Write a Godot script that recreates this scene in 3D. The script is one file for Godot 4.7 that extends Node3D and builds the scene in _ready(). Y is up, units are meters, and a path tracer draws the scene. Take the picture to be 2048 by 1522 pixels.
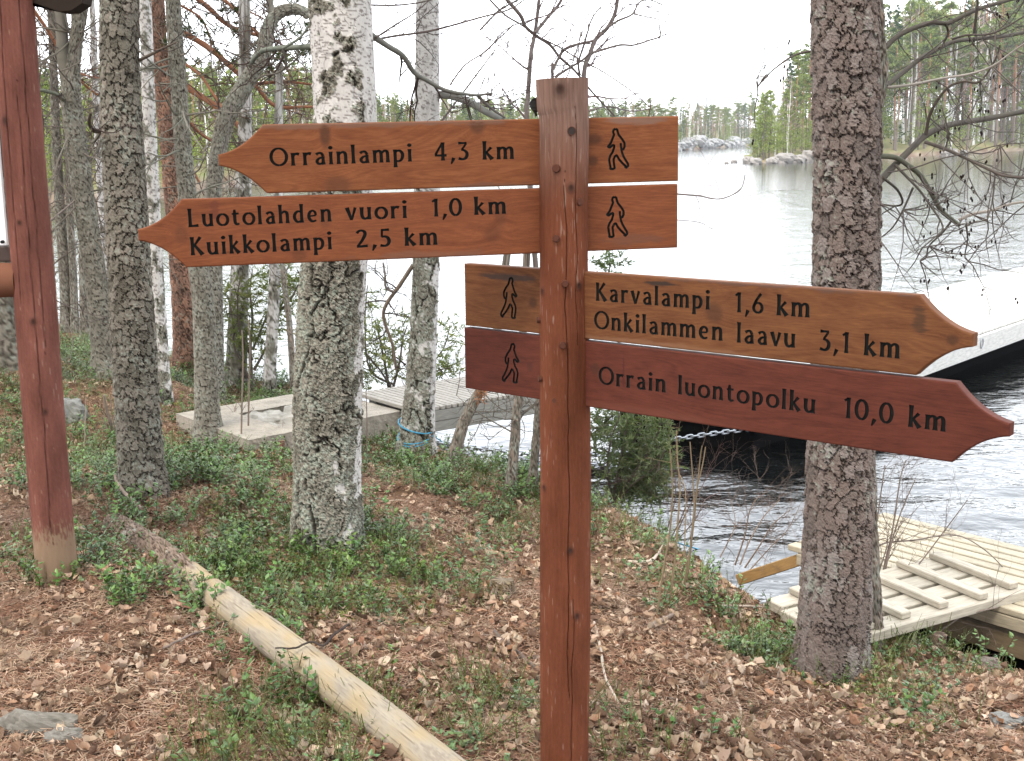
extends Node3D
# A wooden trail signpost on a wooded lake shore in early spring.
# Pixel coordinates below refer to a 2048 x 1522 frame; each one gives only a direction, the distance comes from the ground, water or thing touched.

const F := 2513.0
const EYE := Vector3(0, 1.6, 0)
const WATER := -0.75
var cam_basis: Basis
var rng := RandomNumberGenerator.new()
var M := {}
var names := {}

# ------------------------------------------------------------------ mesh builder
class MB:
	var v := PackedVector3Array()
	var n := PackedVector3Array()
	var c := PackedColorArray()
	var i := PackedInt32Array()
	var smooth := true

	func quad_strip(a: int, b: int, count: int, closed: bool) -> void:
		var last := count if closed else count - 1
		for k in last:
			var k2 := (k + 1) % count
			i.append_array(PackedInt32Array([a + k, b + k, a + k2, a + k2, b + k, b + k2]))

	func tri(p: Vector3, q: Vector3, r: Vector3, col: Color) -> void:
		var s := v.size()
		v.append_array(PackedVector3Array([p, q, r]))
		c.append_array(PackedColorArray([col, col, col]))
		if smooth:
			var nn := (r - p).cross(q - p).normalized()
			n.append_array(PackedVector3Array([nn, nn, nn]))
		i.append_array(PackedInt32Array([s, s + 1, s + 2]))

	func quad(p: Vector3, q: Vector3, r: Vector3, t: Vector3, col: Color) -> void:
		tri(p, q, r, col)
		tri(p, r, t, col)

	# a tapered tube through points, with radii and colours at each
	func tube(pts: PackedVector3Array, rad: PackedFloat32Array, sides: int, cols: PackedColorArray, cap := true) -> void:
		var m := pts.size()
		if m < 2:
			return
		var prev := -1
		var up := Vector3(0.31, 0.2, 0.93).normalized()
		for k in m:
			var d := (pts[mini(k + 1, m - 1)] - pts[maxi(k - 1, 0)]).normalized()
			var a := d.cross(up)
			if a.length() < 0.05:
				a = d.cross(Vector3(0.9, 0.1, 0.2))
			a = a.normalized()
			var b := d.cross(a)
			up = a.cross(d)
			var s := v.size()
			var col: Color = cols[k % cols.size()]
			for j in sides:
				var t := TAU * j / sides
				var o := a * cos(t) + b * sin(t)
				v.append(pts[k] + o * rad[k])
				if smooth:
					n.append(o)
				c.append(col)
			if prev >= 0:
				quad_strip(prev, s, sides, true)
			prev = s
		if cap:
			for e in [0, m - 1]:
				var d2 := (pts[1] - pts[0]).normalized() * -1.0 if e == 0 else (pts[m - 1] - pts[m - 2]).normalized()
				var s2: int = v.size() if e == 0 else v.size()
				var ring: int = s2 - sides if e == m - 1 else s2 - sides * m
				if e == m - 1:
					ring = s2 - sides - (sides + 1)
				v.append(pts[e] + d2 * rad[e] * 0.15)
				if smooth:
					n.append(d2)
				c.append(cols[e % cols.size()])
				var base := v.size()
				for j in sides:
					v.append(v[ring + j])
					if smooth:
						n.append(d2)
					c.append(cols[e % cols.size()])
				for j in sides:
					var j2 := (j + 1) % sides
					if e == 0:
						i.append_array(PackedInt32Array([base - 1, base + j, base + j2]))
					else:
						i.append_array(PackedInt32Array([base - 1, base + j2, base + j]))

	func mesh() -> ArrayMesh:
		var arr := []
		arr.resize(Mesh.ARRAY_MAX)
		arr[Mesh.ARRAY_VERTEX] = v
		if smooth and n.size() == v.size():
			arr[Mesh.ARRAY_NORMAL] = n
		if c.size() == v.size():
			arr[Mesh.ARRAY_COLOR] = c
		arr[Mesh.ARRAY_INDEX] = i
		var am := ArrayMesh.new()
		if i.size() > 2:
			am.add_surface_from_arrays(Mesh.PRIMITIVE_TRIANGLES, arr)
		return am

# ------------------------------------------------------------------ naming and tree helpers
func numbered(called: String) -> String:
	var k: int = names.get(called, -1) + 1
	names[called] = k
	return called if k == 0 else "%s_%03d" % [called, k]

func tag(o: Node, label: String, category: String, group := "", kind := "") -> Node:
	if label:
		o.set_meta("label", label)
	if category:
		o.set_meta("category", category)
	if group:
		o.set_meta("group", group)
	if kind:
		o.set_meta("kind", kind)
	return o

func thing(called: String, label: String, category: String, at := Vector3.ZERO, group := "") -> Node3D:
	var o := Node3D.new()
	o.name = numbered(called)
	add_child(o)
	o.position = at
	tag(o, label, category, group)
	return o

func part(called: String, m: Mesh, mat: Material, parent: Node3D) -> MeshInstance3D:
	var o := MeshInstance3D.new()
	o.mesh = m
	o.material_override = mat
	if parent == self:
		o.name = numbered(called)
		add_child(o)
	else:
		o.name = called
		parent.add_child(o, true)
	return o

# ------------------------------------------------------------------ camera geometry
func ray(px: float, py: float) -> Vector3:
	return cam_basis * Vector3((px - 1024.0) / F, -(py - 761.0) / F, -1.0)

func on_level(px: float, py: float, h: float) -> Vector3:      # where that sight line meets a level plane
	var r := ray(px, py)
	return EYE + r * ((h - EYE.y) / r.y)

func on_wall(px: float, py: float, z: float) -> Vector3:       # where it meets an upright plane at that distance
	var r := ray(px, py)
	return EYE + r * (z / r.z)

func on_ground(px: float, py: float) -> Vector3:               # where it meets the ground
	var r := ray(px, py)
	var t := 1.5
	while t < 40.0:
		var p := EYE + r * t
		if p.y < gh(p.x, p.z):
			break
		t += 0.03
	t -= 0.015
	var q := EYE + r * t
	while inland(q.x, q.z) < 0.1 and q.z < -3.0:                  # a foot seen against the water stands on the edge of the bank
		q -= Vector3(q.x, 0, q.z).normalized() * 0.04
	return Vector3(q.x, gh(q.x, q.z), q.z)

func px_of(p: Vector3) -> Vector2:
	var q := cam_basis.inverse() * (p - EYE)
	return Vector2(1024.0 + F * q.x / -q.z, 761.0 - F * q.y / -q.z)

# ------------------------------------------------------------------ ground height
const GX0 := -15.0
const GZ0 := -21.0
const GS := 0.05
const GNX := 480
const GNZ := 460
var hgrid := PackedFloat32Array()
var sgrid := PackedFloat32Array()
var ctrl: Array = []
var shore: PackedVector2Array

func shore_distance(x: float, z: float) -> float:             # metres inland of the waterline, negative in the lake
	var p := Vector2(x, z)
	var best := 1e9
	var side := 1.0
	for k in shore.size() - 1:
		var a := shore[k]
		var b := shore[k + 1]
		var ab := b - a
		var t := clampf((p - a).dot(ab) / ab.length_squared(), 0.0, 1.0)
		var d := p.distance_squared_to(a + ab * t)
		if d < best:
			best = d
			side = -signf(ab.cross(p - a))
	return sqrt(best) * side

func make_heights() -> void:
	var pts := [[2500, 1500], [2250, 1402], [2048, 1336], [1950, 1312], [1850, 1290], [1740, 1262], [1640, 1226], [1540, 1186], [1440, 1126], [1340, 1088], [1250, 1050], [1180, 1016],
		[1080, 985], [1000, 952], [930, 918], [870, 885], [800, 845], [700, 806], [620, 796], [560, 790], [500, 775], [440, 760], [390, 742], [330, 722], [250, 694], [180, 668], [120, 650], [60, 636], [-60, 615], [-300, 580]]
	for p in pts:
		var q := on_level(p[0], p[1], WATER)
		shore.append(Vector2(q.x, q.z))
	for c in [[115, 1160, 0.0], [225, 1030, -0.02], [285, 985, -0.02], [655, 1090, -0.1], [940, 1522, 0.0], [1005, 1200, -0.14], [1660, 1335, -0.36], [2048, 1450, -0.36], [1300, 1522, -0.06],
			[2000, 1522, -0.27], [835, 905, -0.4], [450, 910, -0.28], [540, 945, -0.3], [620, 918, -0.46], [760, 918, -0.46], [500, 905, -0.38], [1540, 1230, -0.56], [1700, 1296, -0.52], [1850, 1320, -0.52], [1600, 1270, -0.47], [210, 750, -0.22], [140, 655, -0.45], [0, 1000, 0.0], [0, 740, -0.12], [1350, 1180, -0.4], [900, 1000, -0.34], [1100, 1050, -0.38],
			[300, 1300, 0.0], [700, 1350, -0.03], [1200, 1300, -0.16], [1500, 1400, -0.22], [370, 740, -0.4], [480, 765, -0.45], [540, 790, -0.5]]:
		var w := on_level(c[0], c[1], c[2])
		ctrl.append(Vector3(w.x, w.z, c[2]))
	ctrl.append(Vector3(0, 0, 0))
	ctrl.append(Vector3(-2, -2, 0.02))
	ctrl.append(Vector3(1.6, -2, -0.12))
	ctrl.append(Vector3(3.5, -2.5, -0.25))
	ctrl.append(Vector3(-6, -6, 0.05))
	ctrl.append(Vector3(-9, -10, 0.1))
	var n1 := FastNoiseLite.new()
	n1.seed = 3
	n1.frequency = 1.1
	n1.fractal_octaves = 3
	var n2 := FastNoiseLite.new()
	n2.seed = 8
	n2.frequency = 6.0
	n2.fractal_octaves = 3
	hgrid.resize(GNX * GNZ)
	sgrid.resize(GNX * GNZ)
	for j in GNZ:
		for i in GNX:
			var x := GX0 + i * GS
			var z := GZ0 + j * GS
			var s := shore_distance(x, z)
			sgrid[j * GNX + i] = s
			var h: float
			if s < -0.2:
				h = WATER - 0.05 + 0.55 * maxf(s, -2.0)
			else:
				var ws := 0.0
				var hs := 0.0
				for q in ctrl:
					var dx: float = q.x - x
					var dz: float = q.y - z
					var d2 := dx * dx + dz * dz + 0.04
					var w := 1.0 / (d2 * d2)
					ws += w
					hs += w * q.z
				h = hs / ws + 0.035 * n1.get_noise_2d(x, z) + 0.016 * n2.get_noise_2d(x, z)
				var e := smoothstep(-0.2, 0.75, s)
				h = lerpf(WATER - 0.16, h, e)
			hgrid[j * GNX + i] = h

func gh(x: float, z: float) -> float:
	var fx := clampf((x - GX0) / GS, 0.0, GNX - 1.001)
	var fz := clampf((z - GZ0) / GS, 0.0, GNZ - 1.001)
	var i := int(fx)
	var j := int(fz)
	var a := fx - i
	var b := fz - j
	var k := j * GNX + i
	return lerpf(lerpf(hgrid[k], hgrid[k + 1], a), lerpf(hgrid[k + GNX], hgrid[k + GNX + 1], a), b)

func inland(x: float, z: float) -> float:
	var i := clampi(int((x - GX0) / GS), 0, GNX - 1)
	var j := clampi(int((z - GZ0) / GS), 0, GNZ - 1)
	return sgrid[j * GNX + i]

func g_at(x: float, z: float, lift := 0.0) -> Vector3:
	return Vector3(x, gh(x, z) + lift, z)

func ground_normal(x: float, z: float) -> Vector3:
	return Vector3(gh(x - 0.05, z) - gh(x + 0.05, z), 0.1, gh(x, z - 0.05) - gh(x, z + 0.05)).normalized()

# ------------------------------------------------------------------ small tools
func noise(sd: int, freq: float, oct := 3, type := FastNoiseLite.TYPE_SIMPLEX_SMOOTH) -> FastNoiseLite:
	var f := FastNoiseLite.new()
	f.seed = sd
	f.frequency = freq
	f.noise_type = type
	f.fractal_octaves = oct
	if oct <= 1:
		f.fractal_type = FastNoiseLite.FRACTAL_NONE
	return f

func cells(sd: int, freq: float, ret: int, jitter := 1.0) -> FastNoiseLite:
	var f := FastNoiseLite.new()
	f.seed = sd
	f.frequency = freq
	f.noise_type = FastNoiseLite.TYPE_CELLULAR
	f.fractal_type = FastNoiseLite.FRACTAL_NONE
	f.cellular_return_type = ret
	f.cellular_jitter = jitter
	return f

func mat(col: Color, rough := 0.85, vertex := false) -> StandardMaterial3D:   # col: linear base colour
	var m := StandardMaterial3D.new()
	m.albedo_color = Color.WHITE if vertex else col.linear_to_srgb()
	m.roughness = rough
	m.vertex_color_use_as_albedo = vertex
	return m

func smooth_path(p: Array, per: int) -> PackedVector3Array:      # Catmull-Rom
	var out := PackedVector3Array()
	for k in p.size() - 1:
		var a: Vector3 = p[maxi(k - 1, 0)]
		var b: Vector3 = p[k]
		var c: Vector3 = p[k + 1]
		var d: Vector3 = p[mini(k + 2, p.size() - 1)]
		for j in per:
			out.append(b.cubic_interpolate(c, a, d, float(j) / per))
	out.append(p[p.size() - 1])
	return out

func smooth2(p: Array, per: int) -> PackedVector2Array:
	var out := PackedVector2Array()
	for k in p.size() - 1:
		var a: Vector2 = p[maxi(k - 1, 0)]
		var b: Vector2 = p[k]
		var c: Vector2 = p[k + 1]
		var d: Vector2 = p[mini(k + 2, p.size() - 1)]
		for j in per:
			out.append(b.cubic_interpolate(c, a, d, float(j) / per))
	out.append(p[p.size() - 1])
	return out

func rv(s := 1.0) -> Vector3:
	return Vector3(rng.randf_range(-1, 1), rng.randf_range(-1, 1), rng.randf_range(-1, 1)) * s

func vary(c: Color, a: float) -> Color:
	var k := 1.0 + rng.randf_range(-a, a)
	return Color(c.r * k * (1.0 + rng.randf_range(-a, a) * 0.25), c.g * k, c.b * k * (1.0 + rng.randf_range(-a, a) * 0.25))

func bevel_box(size: Vector3, ch := 0.003) -> ArrayMesh:
	var h := size / 2.0
	var m := MB.new()
	m.smooth = false
	var prof: Array = [[h.y, -ch], [h.y - ch, 0.0], [-h.y + ch, 0.0], [-h.y, -ch]]
	var ring := func(y: float, ins: float) -> Array:
		var x := h.x + ins
		var z := h.z + ins
		return [Vector3(x - ch, y, z), Vector3(x, y, z - ch), Vector3(x, y, -z + ch), Vector3(x - ch, y, -z), Vector3(-x + ch, y, -z), Vector3(-x, y, -z + ch), Vector3(-x, y, z - ch), Vector3(-x + ch, y, z)]
	var rings := []
	for q in prof:
		rings.append(ring.call(q[0], q[1]))
	for k in 3:
		for j in 8:
			var j2 := (j + 1) % 8
			m.quad(rings[k][j], rings[k][j2], rings[k + 1][j2], rings[k + 1][j], Color.WHITE)
	for j in range(1, 7):
		m.tri(rings[0][0], rings[0][j + 1], rings[0][j], Color.WHITE)
		m.tri(rings[3][0], rings[3][j], rings[3][j + 1], Color.WHITE)
	return m.mesh()

func rock_mesh(sd: int, size: Vector3, base: Color, n_lat := 14) -> ArrayMesh:
	var f := noise(sd, 1.1, 4)
	var f2 := noise(sd + 5, 5.0, 3)
	var m := MB.new()
	m.smooth = false
	var n_lon := n_lat * 2
	for a in n_lat + 1:
		for b in n_lon:
			var th := PI * a / n_lat
			var ph := TAU * b / n_lon
			var d := Vector3(sin(th) * cos(ph), cos(th), sin(th) * sin(ph))
			var r := 1.0 + 0.4 * f.get_noise_3dv(d) + 0.08 * f2.get_noise_3dv(d)
			d = Vector3(clampf(d.x * 1.12, -0.97, 0.97), clampf(d.y * 1.1, -0.96, 0.96), clampf(d.z * 1.1, -0.98, 0.98))
			m.v.append(d * r * size)
			var k := 1.0 + 0.5 * f2.get_noise_3dv(d * 2.0)
			m.c.append(Color(base.r * k, base.g * k, base.b * k))
	for a in n_lat:
		m.quad_strip(a * n_lon, (a + 1) * n_lon, n_lon, true)
	return m.mesh()

# ------------------------------------------------------------------ bark and timber: dense meshes whose relief and colour are computed together
# style(th, s, r, right) gives [relief in metres, colour]; th is measured round the stem from +x, s along it from its foot
func stem_mesh(path: Array, radii: Array, around: int, row: float, style: Callable, flare := 0.0, fine_to := 1e9, top_cap := false, lobes := 0.0, lobe_seed := 0) -> ArrayMesh:
	var pts := smooth_path(path, 16)
	var total := 0.0
	var cum := PackedFloat32Array([0.0])
	for k in pts.size() - 1:
		total += pts[k].distance_to(pts[k + 1])
		cum.append(total)
	var m := MB.new()
	m.smooth = false
	var cs := PackedFloat32Array()
	var sn := PackedFloat32Array()
	for j in around:
		cs.append(cos(TAU * j / around))
		sn.append(sin(TAU * j / around))
	var lf := noise(lobe_seed + 50, 0.9, 2)
	var s := 0.0
	var k := 0
	var rows := 0
	while true:
		while k < pts.size() - 2 and cum[k + 1] < s:
			k += 1
		var t := clampf((s - cum[k]) / maxf(cum[k + 1] - cum[k], 1e-6), 0.0, 1.0)
		var c := pts[k].lerp(pts[k + 1], t)
		var d := (pts[k + 1] - pts[k]).normalized()
		var ax := (Vector3(1, 0, 0) - d * d.x).normalized()
		var az := ax.cross(d) * -1.0
		if az.z < 0.0:
			az = -az
		var u := (k + t) / 16.0
		var ui := mini(int(u), radii.size() - 2)
		var r: float = lerpf(radii[ui], radii[ui + 1], smoothstep(0.0, 1.0, u - ui))
		r *= 1.0 + flare * exp(-s / 0.13)
		for j in around:
			var rr := r
			if lobes > 0.0:
				rr *= 1.0 + lobes * exp(-s / 0.25) * lf.get_noise_3d(cs[j] * 1.3, s * 0.6, sn[j] * 1.3)
			var o: Array = style.call(cs[j], sn[j], s, r)
			m.v.append(c + (ax * cs[j] + az * sn[j]) * (rr + o[0]))
			m.c.append(o[1])
		if rows > 0:
			m.quad_strip(rows * around, (rows - 1) * around, around, true)
		rows += 1
		if s >= total:
			if top_cap:
				m.v.append(c + d * 0.004)
				m.c.append(m.c[m.c.size() - 1] * 0.8)
				for j in around:
					m.i.append_array(PackedInt32Array([m.v.size() - 1, (rows - 1) * around + j, (rows - 1) * around + (j + 1) % around]))
			break
		s = minf(s + (row if s < fine_to else row * 14.0), total)
	return m.mesh()

func mixc(a: Color, b: Color, t: float) -> Color:
	return a.lerp(b, clampf(t, 0.0, 1.0))

# scaly pine and alder bark: thin overlapping flakes, dark fissures, grey-green lichen
func bark_scaly(sd: int, cell: float, depth: float, base: Color, crack: Color, lichen_share := 0.3, stretch := 0.6, flake: Color = Color(0.2, 0.15, 0.12)) -> Callable:
	var edge := cells(sd, 1.0 / cell, FastNoiseLite.RETURN_DISTANCE2_SUB)
	var val := cells(sd, 1.0 / cell, FastNoiseLite.RETURN_CELL_VALUE)
	var edge2 := cells(sd + 8, 2.3 / cell, FastNoiseLite.RETURN_DISTANCE2_SUB)
	var warp := noise(sd + 1, 14.0, 2)
	var warp2 := noise(sd + 6, 1.9 / cell, 2)
	var fine := noise(sd + 2, 95.0, 2)
	var big := noise(sd + 3, 5.5, 3)
	var lich := noise(sd + 4, 38.0, 3)
	var lichen := Color(0.25, 0.265, 0.225)
	var darkl := Color(0.07, 0.078, 0.062)
	return func(cx: float, sx: float, s: float, r: float) -> Array:
		var p := Vector3(cx * r, s, sx * r)
		var w := warp.get_noise_3dv(p) * cell * 0.9
		var w2 := warp2.get_noise_3dv(p) * cell * 0.42
		var w3 := warp2.get_noise_3d(p.z + 7.0, p.x, p.y) * cell * 0.42
		var q := Vector3(p.x + w + w2, (p.y + w3 * 1.4) * stretch, p.z - w + w3)
		var e := edge.get_noise_3dv(q) + 1.0
		var v := val.get_noise_3dv(q)
		var e2 := edge2.get_noise_3d(q.x + w2, q.y * 0.9, q.z) + 1.0
		var fn := fine.get_noise_3dv(p)
		var b := big.get_noise_3dv(p)
		var relief := depth * (smoothstep(0.0, 0.13, e) - 1.0) + depth * 0.55 * v + depth * 0.18 * (smoothstep(0.0, 0.25, e2) - 1.0) + depth * 0.25 * fn
		var col := mixc(base, flake, 0.45 + 0.5 * v + 0.35 * b + 0.2 * fn)
		col = col * (1.0 + 0.16 * fn + 0.22 * v)
		col = mixc(crack, col, smoothstep(0.015, 0.12 + 0.05 * fn, e))
		col = mixc(mixc(crack, col, 0.6), col, smoothstep(0.0, 0.1, e2))
		var l := lich.get_noise_3dv(p) + 0.75 * b + 0.3 * fn
		if l > 0.5 - lichen_share and e > 0.05:
			col = mixc(col, lichen * (1.0 + 0.45 * fn), minf(0.55, (l - 0.5 + lichen_share) * 2.5))
		if l < -0.62:
			col = mixc(col, darkl * (1.0 + 0.5 * fn), 0.5)
			relief += 0.003 * absf(fn)
		return [relief, Color(maxf(col.r, 0.01), maxf(col.g, 0.01), maxf(col.b, 0.008), 1.0)]

# bark of overlapping scales, each lifting off at its lower lip; tall(s) gives the number of scale rows up to height s
func bark_shingle(sd: int, ncol: int, tall: Callable, depth: float, tones: Array, crack: Color, lichen: float, gap := 0.13) -> Callable:
	var r0 := RandomNumberGenerator.new()
	r0.seed = sd
	var tab := PackedFloat32Array()
	for k in 64 * 64 * 3:
		tab.append(r0.randf())
	var warp := noise(sd + 1, 20.0, 2)
	var jag := noise(sd + 2, 75.0, 2)
	var fine := noise(sd + 3, 120.0, 2)
	var big := noise(sd + 4, 4.5, 3)
	var lich := noise(sd + 5, 42.0, 3)
	return func(cx: float, sx: float, s: float, r: float) -> Array:
		var p := Vector3(cx * r, s, sx * r)
		var w1 := warp.get_noise_3dv(p)
		var w2 := warp.get_noise_3d(p.z + 3.0, p.x, p.y)
		var j1 := jag.get_noise_3dv(p)
		var j2 := jag.get_noise_3d(p.z + 3.0, p.x, p.y)
		var fn := fine.get_noise_3dv(p)
		var b := big.get_noise_3dv(p)
		var u := (atan2(sx, cx) / TAU + 1.0) * ncol + 0.55 * w1 + 0.2 * j1
		var v: float = tall.call(s) + 0.5 * w2 + 0.2 * j2
		var iu := floori(u)
		var iv := floori(v)
		var f1 := 9.0
		var f2 := 9.0
		var below := 0.0
		var tone := 0.0
		for a in [-1, 0, 1]:
			for c in [-1, 0, 1]:
				var k: int = (posmod(iu + a, ncol) * 64 % 4096 + posmod(iv + c, 64)) * 3
				var du: float = iu + a + 0.12 + 0.76 * tab[k] + 0.5 * (posmod(iv + c, 2)) - 0.25 - u
				var dv: float = iv + c + 0.15 + 0.7 * tab[k + 1] - v
				var d := sqrt(du * du + dv * dv)
				if d < f1:
					f2 = f1
					f1 = d
					below = dv
					tone = tab[k + 2]
				elif d < f2:
					f2 = d
		var e := f2 - f1
		var relief := depth * (smoothstep(0.0, 0.16, e) - 1.0) + depth * 0.5 * (tone - 0.5) + depth * 0.75 * clampf(below, -0.5, 0.5) + depth * 0.22 * fn + depth * 0.15 * j1
		var t := clampf(0.5 + 0.75 * (tone - 0.5) + 0.4 * b + 0.2 * fn, 0.0, 0.999) * (tones.size() - 1)
		var ti := int(t)
		var col: Color = tones[ti].lerp(tones[mini(ti + 1, tones.size() - 1)], t - ti)
		col = col * (1.0 + 0.16 * fn + 0.1 * j1)
		col = mixc(crack, col, smoothstep(0.01, gap * (1.0 + 0.6 * j2 + 0.9 * b), e))
		var l := lich.get_noise_3dv(p) + 0.6 * b
		if l > 0.5 - lichen:
			col = mixc(col, Color(0.235, 0.25, 0.21) * (1.0 + 0.4 * fn), minf(0.6, (l - 0.5 + lichen) * 2.6))
		return [relief, Color(maxf(col.r, 0.01), maxf(col.g, 0.01), maxf(col.b, 0.008), 1.0)]

# thick pine bark in long reddish plates
func bark_plates(sd: int) -> Callable:
	var jag := noise(sd + 7, 60.0, 2)
	var edge := cells(sd, 21.0, FastNoiseLite.RETURN_DISTANCE2_SUB)
	var val := cells(sd, 21.0, FastNoiseLite.RETURN_CELL_VALUE)
	var edge2 := cells(sd + 9, 48.0, FastNoiseLite.RETURN_DISTANCE2_SUB)
	var val2 := cells(sd + 9, 48.0, FastNoiseLite.RETURN_CELL_VALUE)
	var warp := noise(sd + 1, 9.0, 3)
	var fine := noise(sd + 2, 110.0, 2)
	var big := noise(sd + 3, 4.0, 3)
	var lich := noise(sd + 4, 60.0, 3)
	return func(cx: float, sx: float, s: float, r: float) -> Array:
		var p := Vector3(cx * r, s, sx * r)
		var fn := fine.get_noise_3dv(p)
		var w := warp.get_noise_3dv(p) * 0.04
		var w2 := jag.get_noise_3dv(p) * 0.008
		var w3 := jag.get_noise_3d(p.z + 5.0, p.x, p.y) * 0.008
		var lower := 1.0 - smoothstep(0.35, 1.1, s)
		var q := Vector3(p.x + w + w2, (p.y + w3) * lerpf(0.36, 0.16, lower), p.z - w + w3)
		var q2 := Vector3(p.x + w * 0.6 + w2, (p.y - w3) * 0.5, p.z + w * 0.6 - w3)
		var e := edge.get_noise_3dv(q) + 1.0
		var v := val.get_noise_3dv(q)
		var e2 := edge2.get_noise_3dv(q2) + 1.0
		var v2 := val2.get_noise_3dv(q2)
		var b := big.get_noise_3dv(p)
		var deep := lerpf(0.005, 0.013, lower)
		var relief := deep * (smoothstep(0.0, 0.16, e) - 1.0) + 0.0042 * v2 * (1.1 - 0.7 * lower) + 0.003 * v + 0.0012 * (smoothstep(0.0, 0.14, e2) - 1.0) + 0.001 * fn
		var col := mixc(Color(0.112, 0.092, 0.083), Color(0.155, 0.098, 0.078), 0.4 + 0.5 * v2 + 0.5 * v)
		col = mixc(col, Color(0.2, 0.183, 0.172), 0.1 + 0.45 * b + 0.4 * fn + 0.45 * v2)
		col = mixc(Color(0.26, 0.24, 0.22), col, 0.55 + 0.45 * smoothstep(0.1, 0.22, e2 + 0.1 * fn))
		col = mixc(col, Color(0.085, 0.066, 0.055), 0.1 - 0.7 * b - 0.25 * fn - 0.4 * v)
		col = mixc(Color(0.04, 0.03, 0.026), col, 0.08 + 0.92 * smoothstep(0.0, lerpf(0.08, 0.12, lower), e))
		col = mixc(Color(0.07, 0.055, 0.048), col, 0.35 + 0.4 * lower + 0.65 * smoothstep(0.0, 0.07, e2))
		var l := lich.get_noise_3dv(p) + 0.35 * b + 0.25 * (1.0 - smoothstep(0.0, 0.3, s))
		if l > 0.3:
			col = mixc(col, Color(0.2, 0.225, 0.185), minf(0.75, (l - 0.3) * 3.0))
		return [relief, Color(maxf(col.r, 0.01), maxf(col.g, 0.01), maxf(col.b, 0.008), 1.0)]

# birch: smooth white skin with dark dashes, breaking into rough grey cork; white_at(cx, sx, s) says where the skin is left
func bark_birch(sd: int, depth: float, white_at: Callable) -> Callable:
	var edge := cells(sd, 34.0, FastNoiseLite.RETURN_DISTANCE2_SUB)
	var val := cells(sd, 34.0, FastNoiseLite.RETURN_CELL_VALUE)
	var warp := noise(sd + 1, 10.0, 3)
	var fine := noise(sd + 2, 140.0, 2)
	var big := noise(sd + 3, 6.0, 3)
	var lich := noise(sd + 4, 55.0, 3)
	var dash := noise(sd + 6, 30.0, 2)
	var jag := noise(sd + 8, 48.0, 3)
	var crackn := cells(sd + 7, 9.0, FastNoiseLite.RETURN_DISTANCE2_SUB)
	return func(cx: float, sx: float, s: float, r: float) -> Array:
		var p := Vector3(cx * r, s, sx * r)
		var b := big.get_noise_3dv(p)
		var fn := fine.get_noise_3dv(p)
		var w := warp.get_noise_3dv(p) * 0.04
		var w2 := jag.get_noise_3dv(p) * 0.02
		var q := Vector3(p.x + w + w2, p.y * 0.6 + w + w2, p.z - w + w2)
		var e := edge.get_noise_3dv(q) + 1.0
		var v := val.get_noise_3dv(q)
		var crk := crackn.get_noise_3dv(Vector3(p.x + w * 1.6, p.y * 0.22, p.z - w * 1.6)) + 1.0
		var white: float = white_at.call(cx, sx, s) + 0.6 * b + 0.45 * warp.get_noise_3dv(p * 1.6)
		var k := smoothstep(-0.06, 0.06, white)
		var rough := mixc(Color(0.125, 0.115, 0.092), Color(0.22, 0.2, 0.165), 0.5 + 0.55 * v + 0.5 * b) * (1.0 + 0.4 * fn)
		rough = mixc(Color(0.06, 0.052, 0.04), rough, 0.3 + 0.7 * smoothstep(0.0, 0.12, e) + 0.4 * w2 * 50.0)
		var l := lich.get_noise_3dv(p) + 0.6 * b
		if l > 0.06:
			rough = mixc(rough, Color(0.235, 0.26, 0.215) * (1.0 + 0.4 * fn), minf(0.75, (l - 0.06) * 3.0))
		var skin := Color(0.44, 0.415, 0.39) * (1.0 + 0.1 * fn + 0.12 * v)
		var ds := dash.get_noise_3d(p.x, p.y * 4.5, p.z)
		if ds > 0.24:
			skin = mixc(skin, Color(0.13, 0.11, 0.1), minf(0.85, (ds - 0.24) * 9.0))
		var col := mixc(rough, skin, k)
		var groove := 1.0 - smoothstep(0.01, 0.06, crk)
		col = mixc(col, Color(0.03, 0.025, 0.02), groove * (1.0 - 0.75 * k))
		var relief := depth * (1.0 - k) * (0.3 + 0.5 * (smoothstep(0.0, 0.2, e) - 1.0) + 0.35 * v + 0.3 * fn + 22.0 * w2) - depth * 1.3 * groove * (1.0 - 0.8 * k)
		return [relief, Color(col.r, col.g, col.b, 1.0)]

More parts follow.
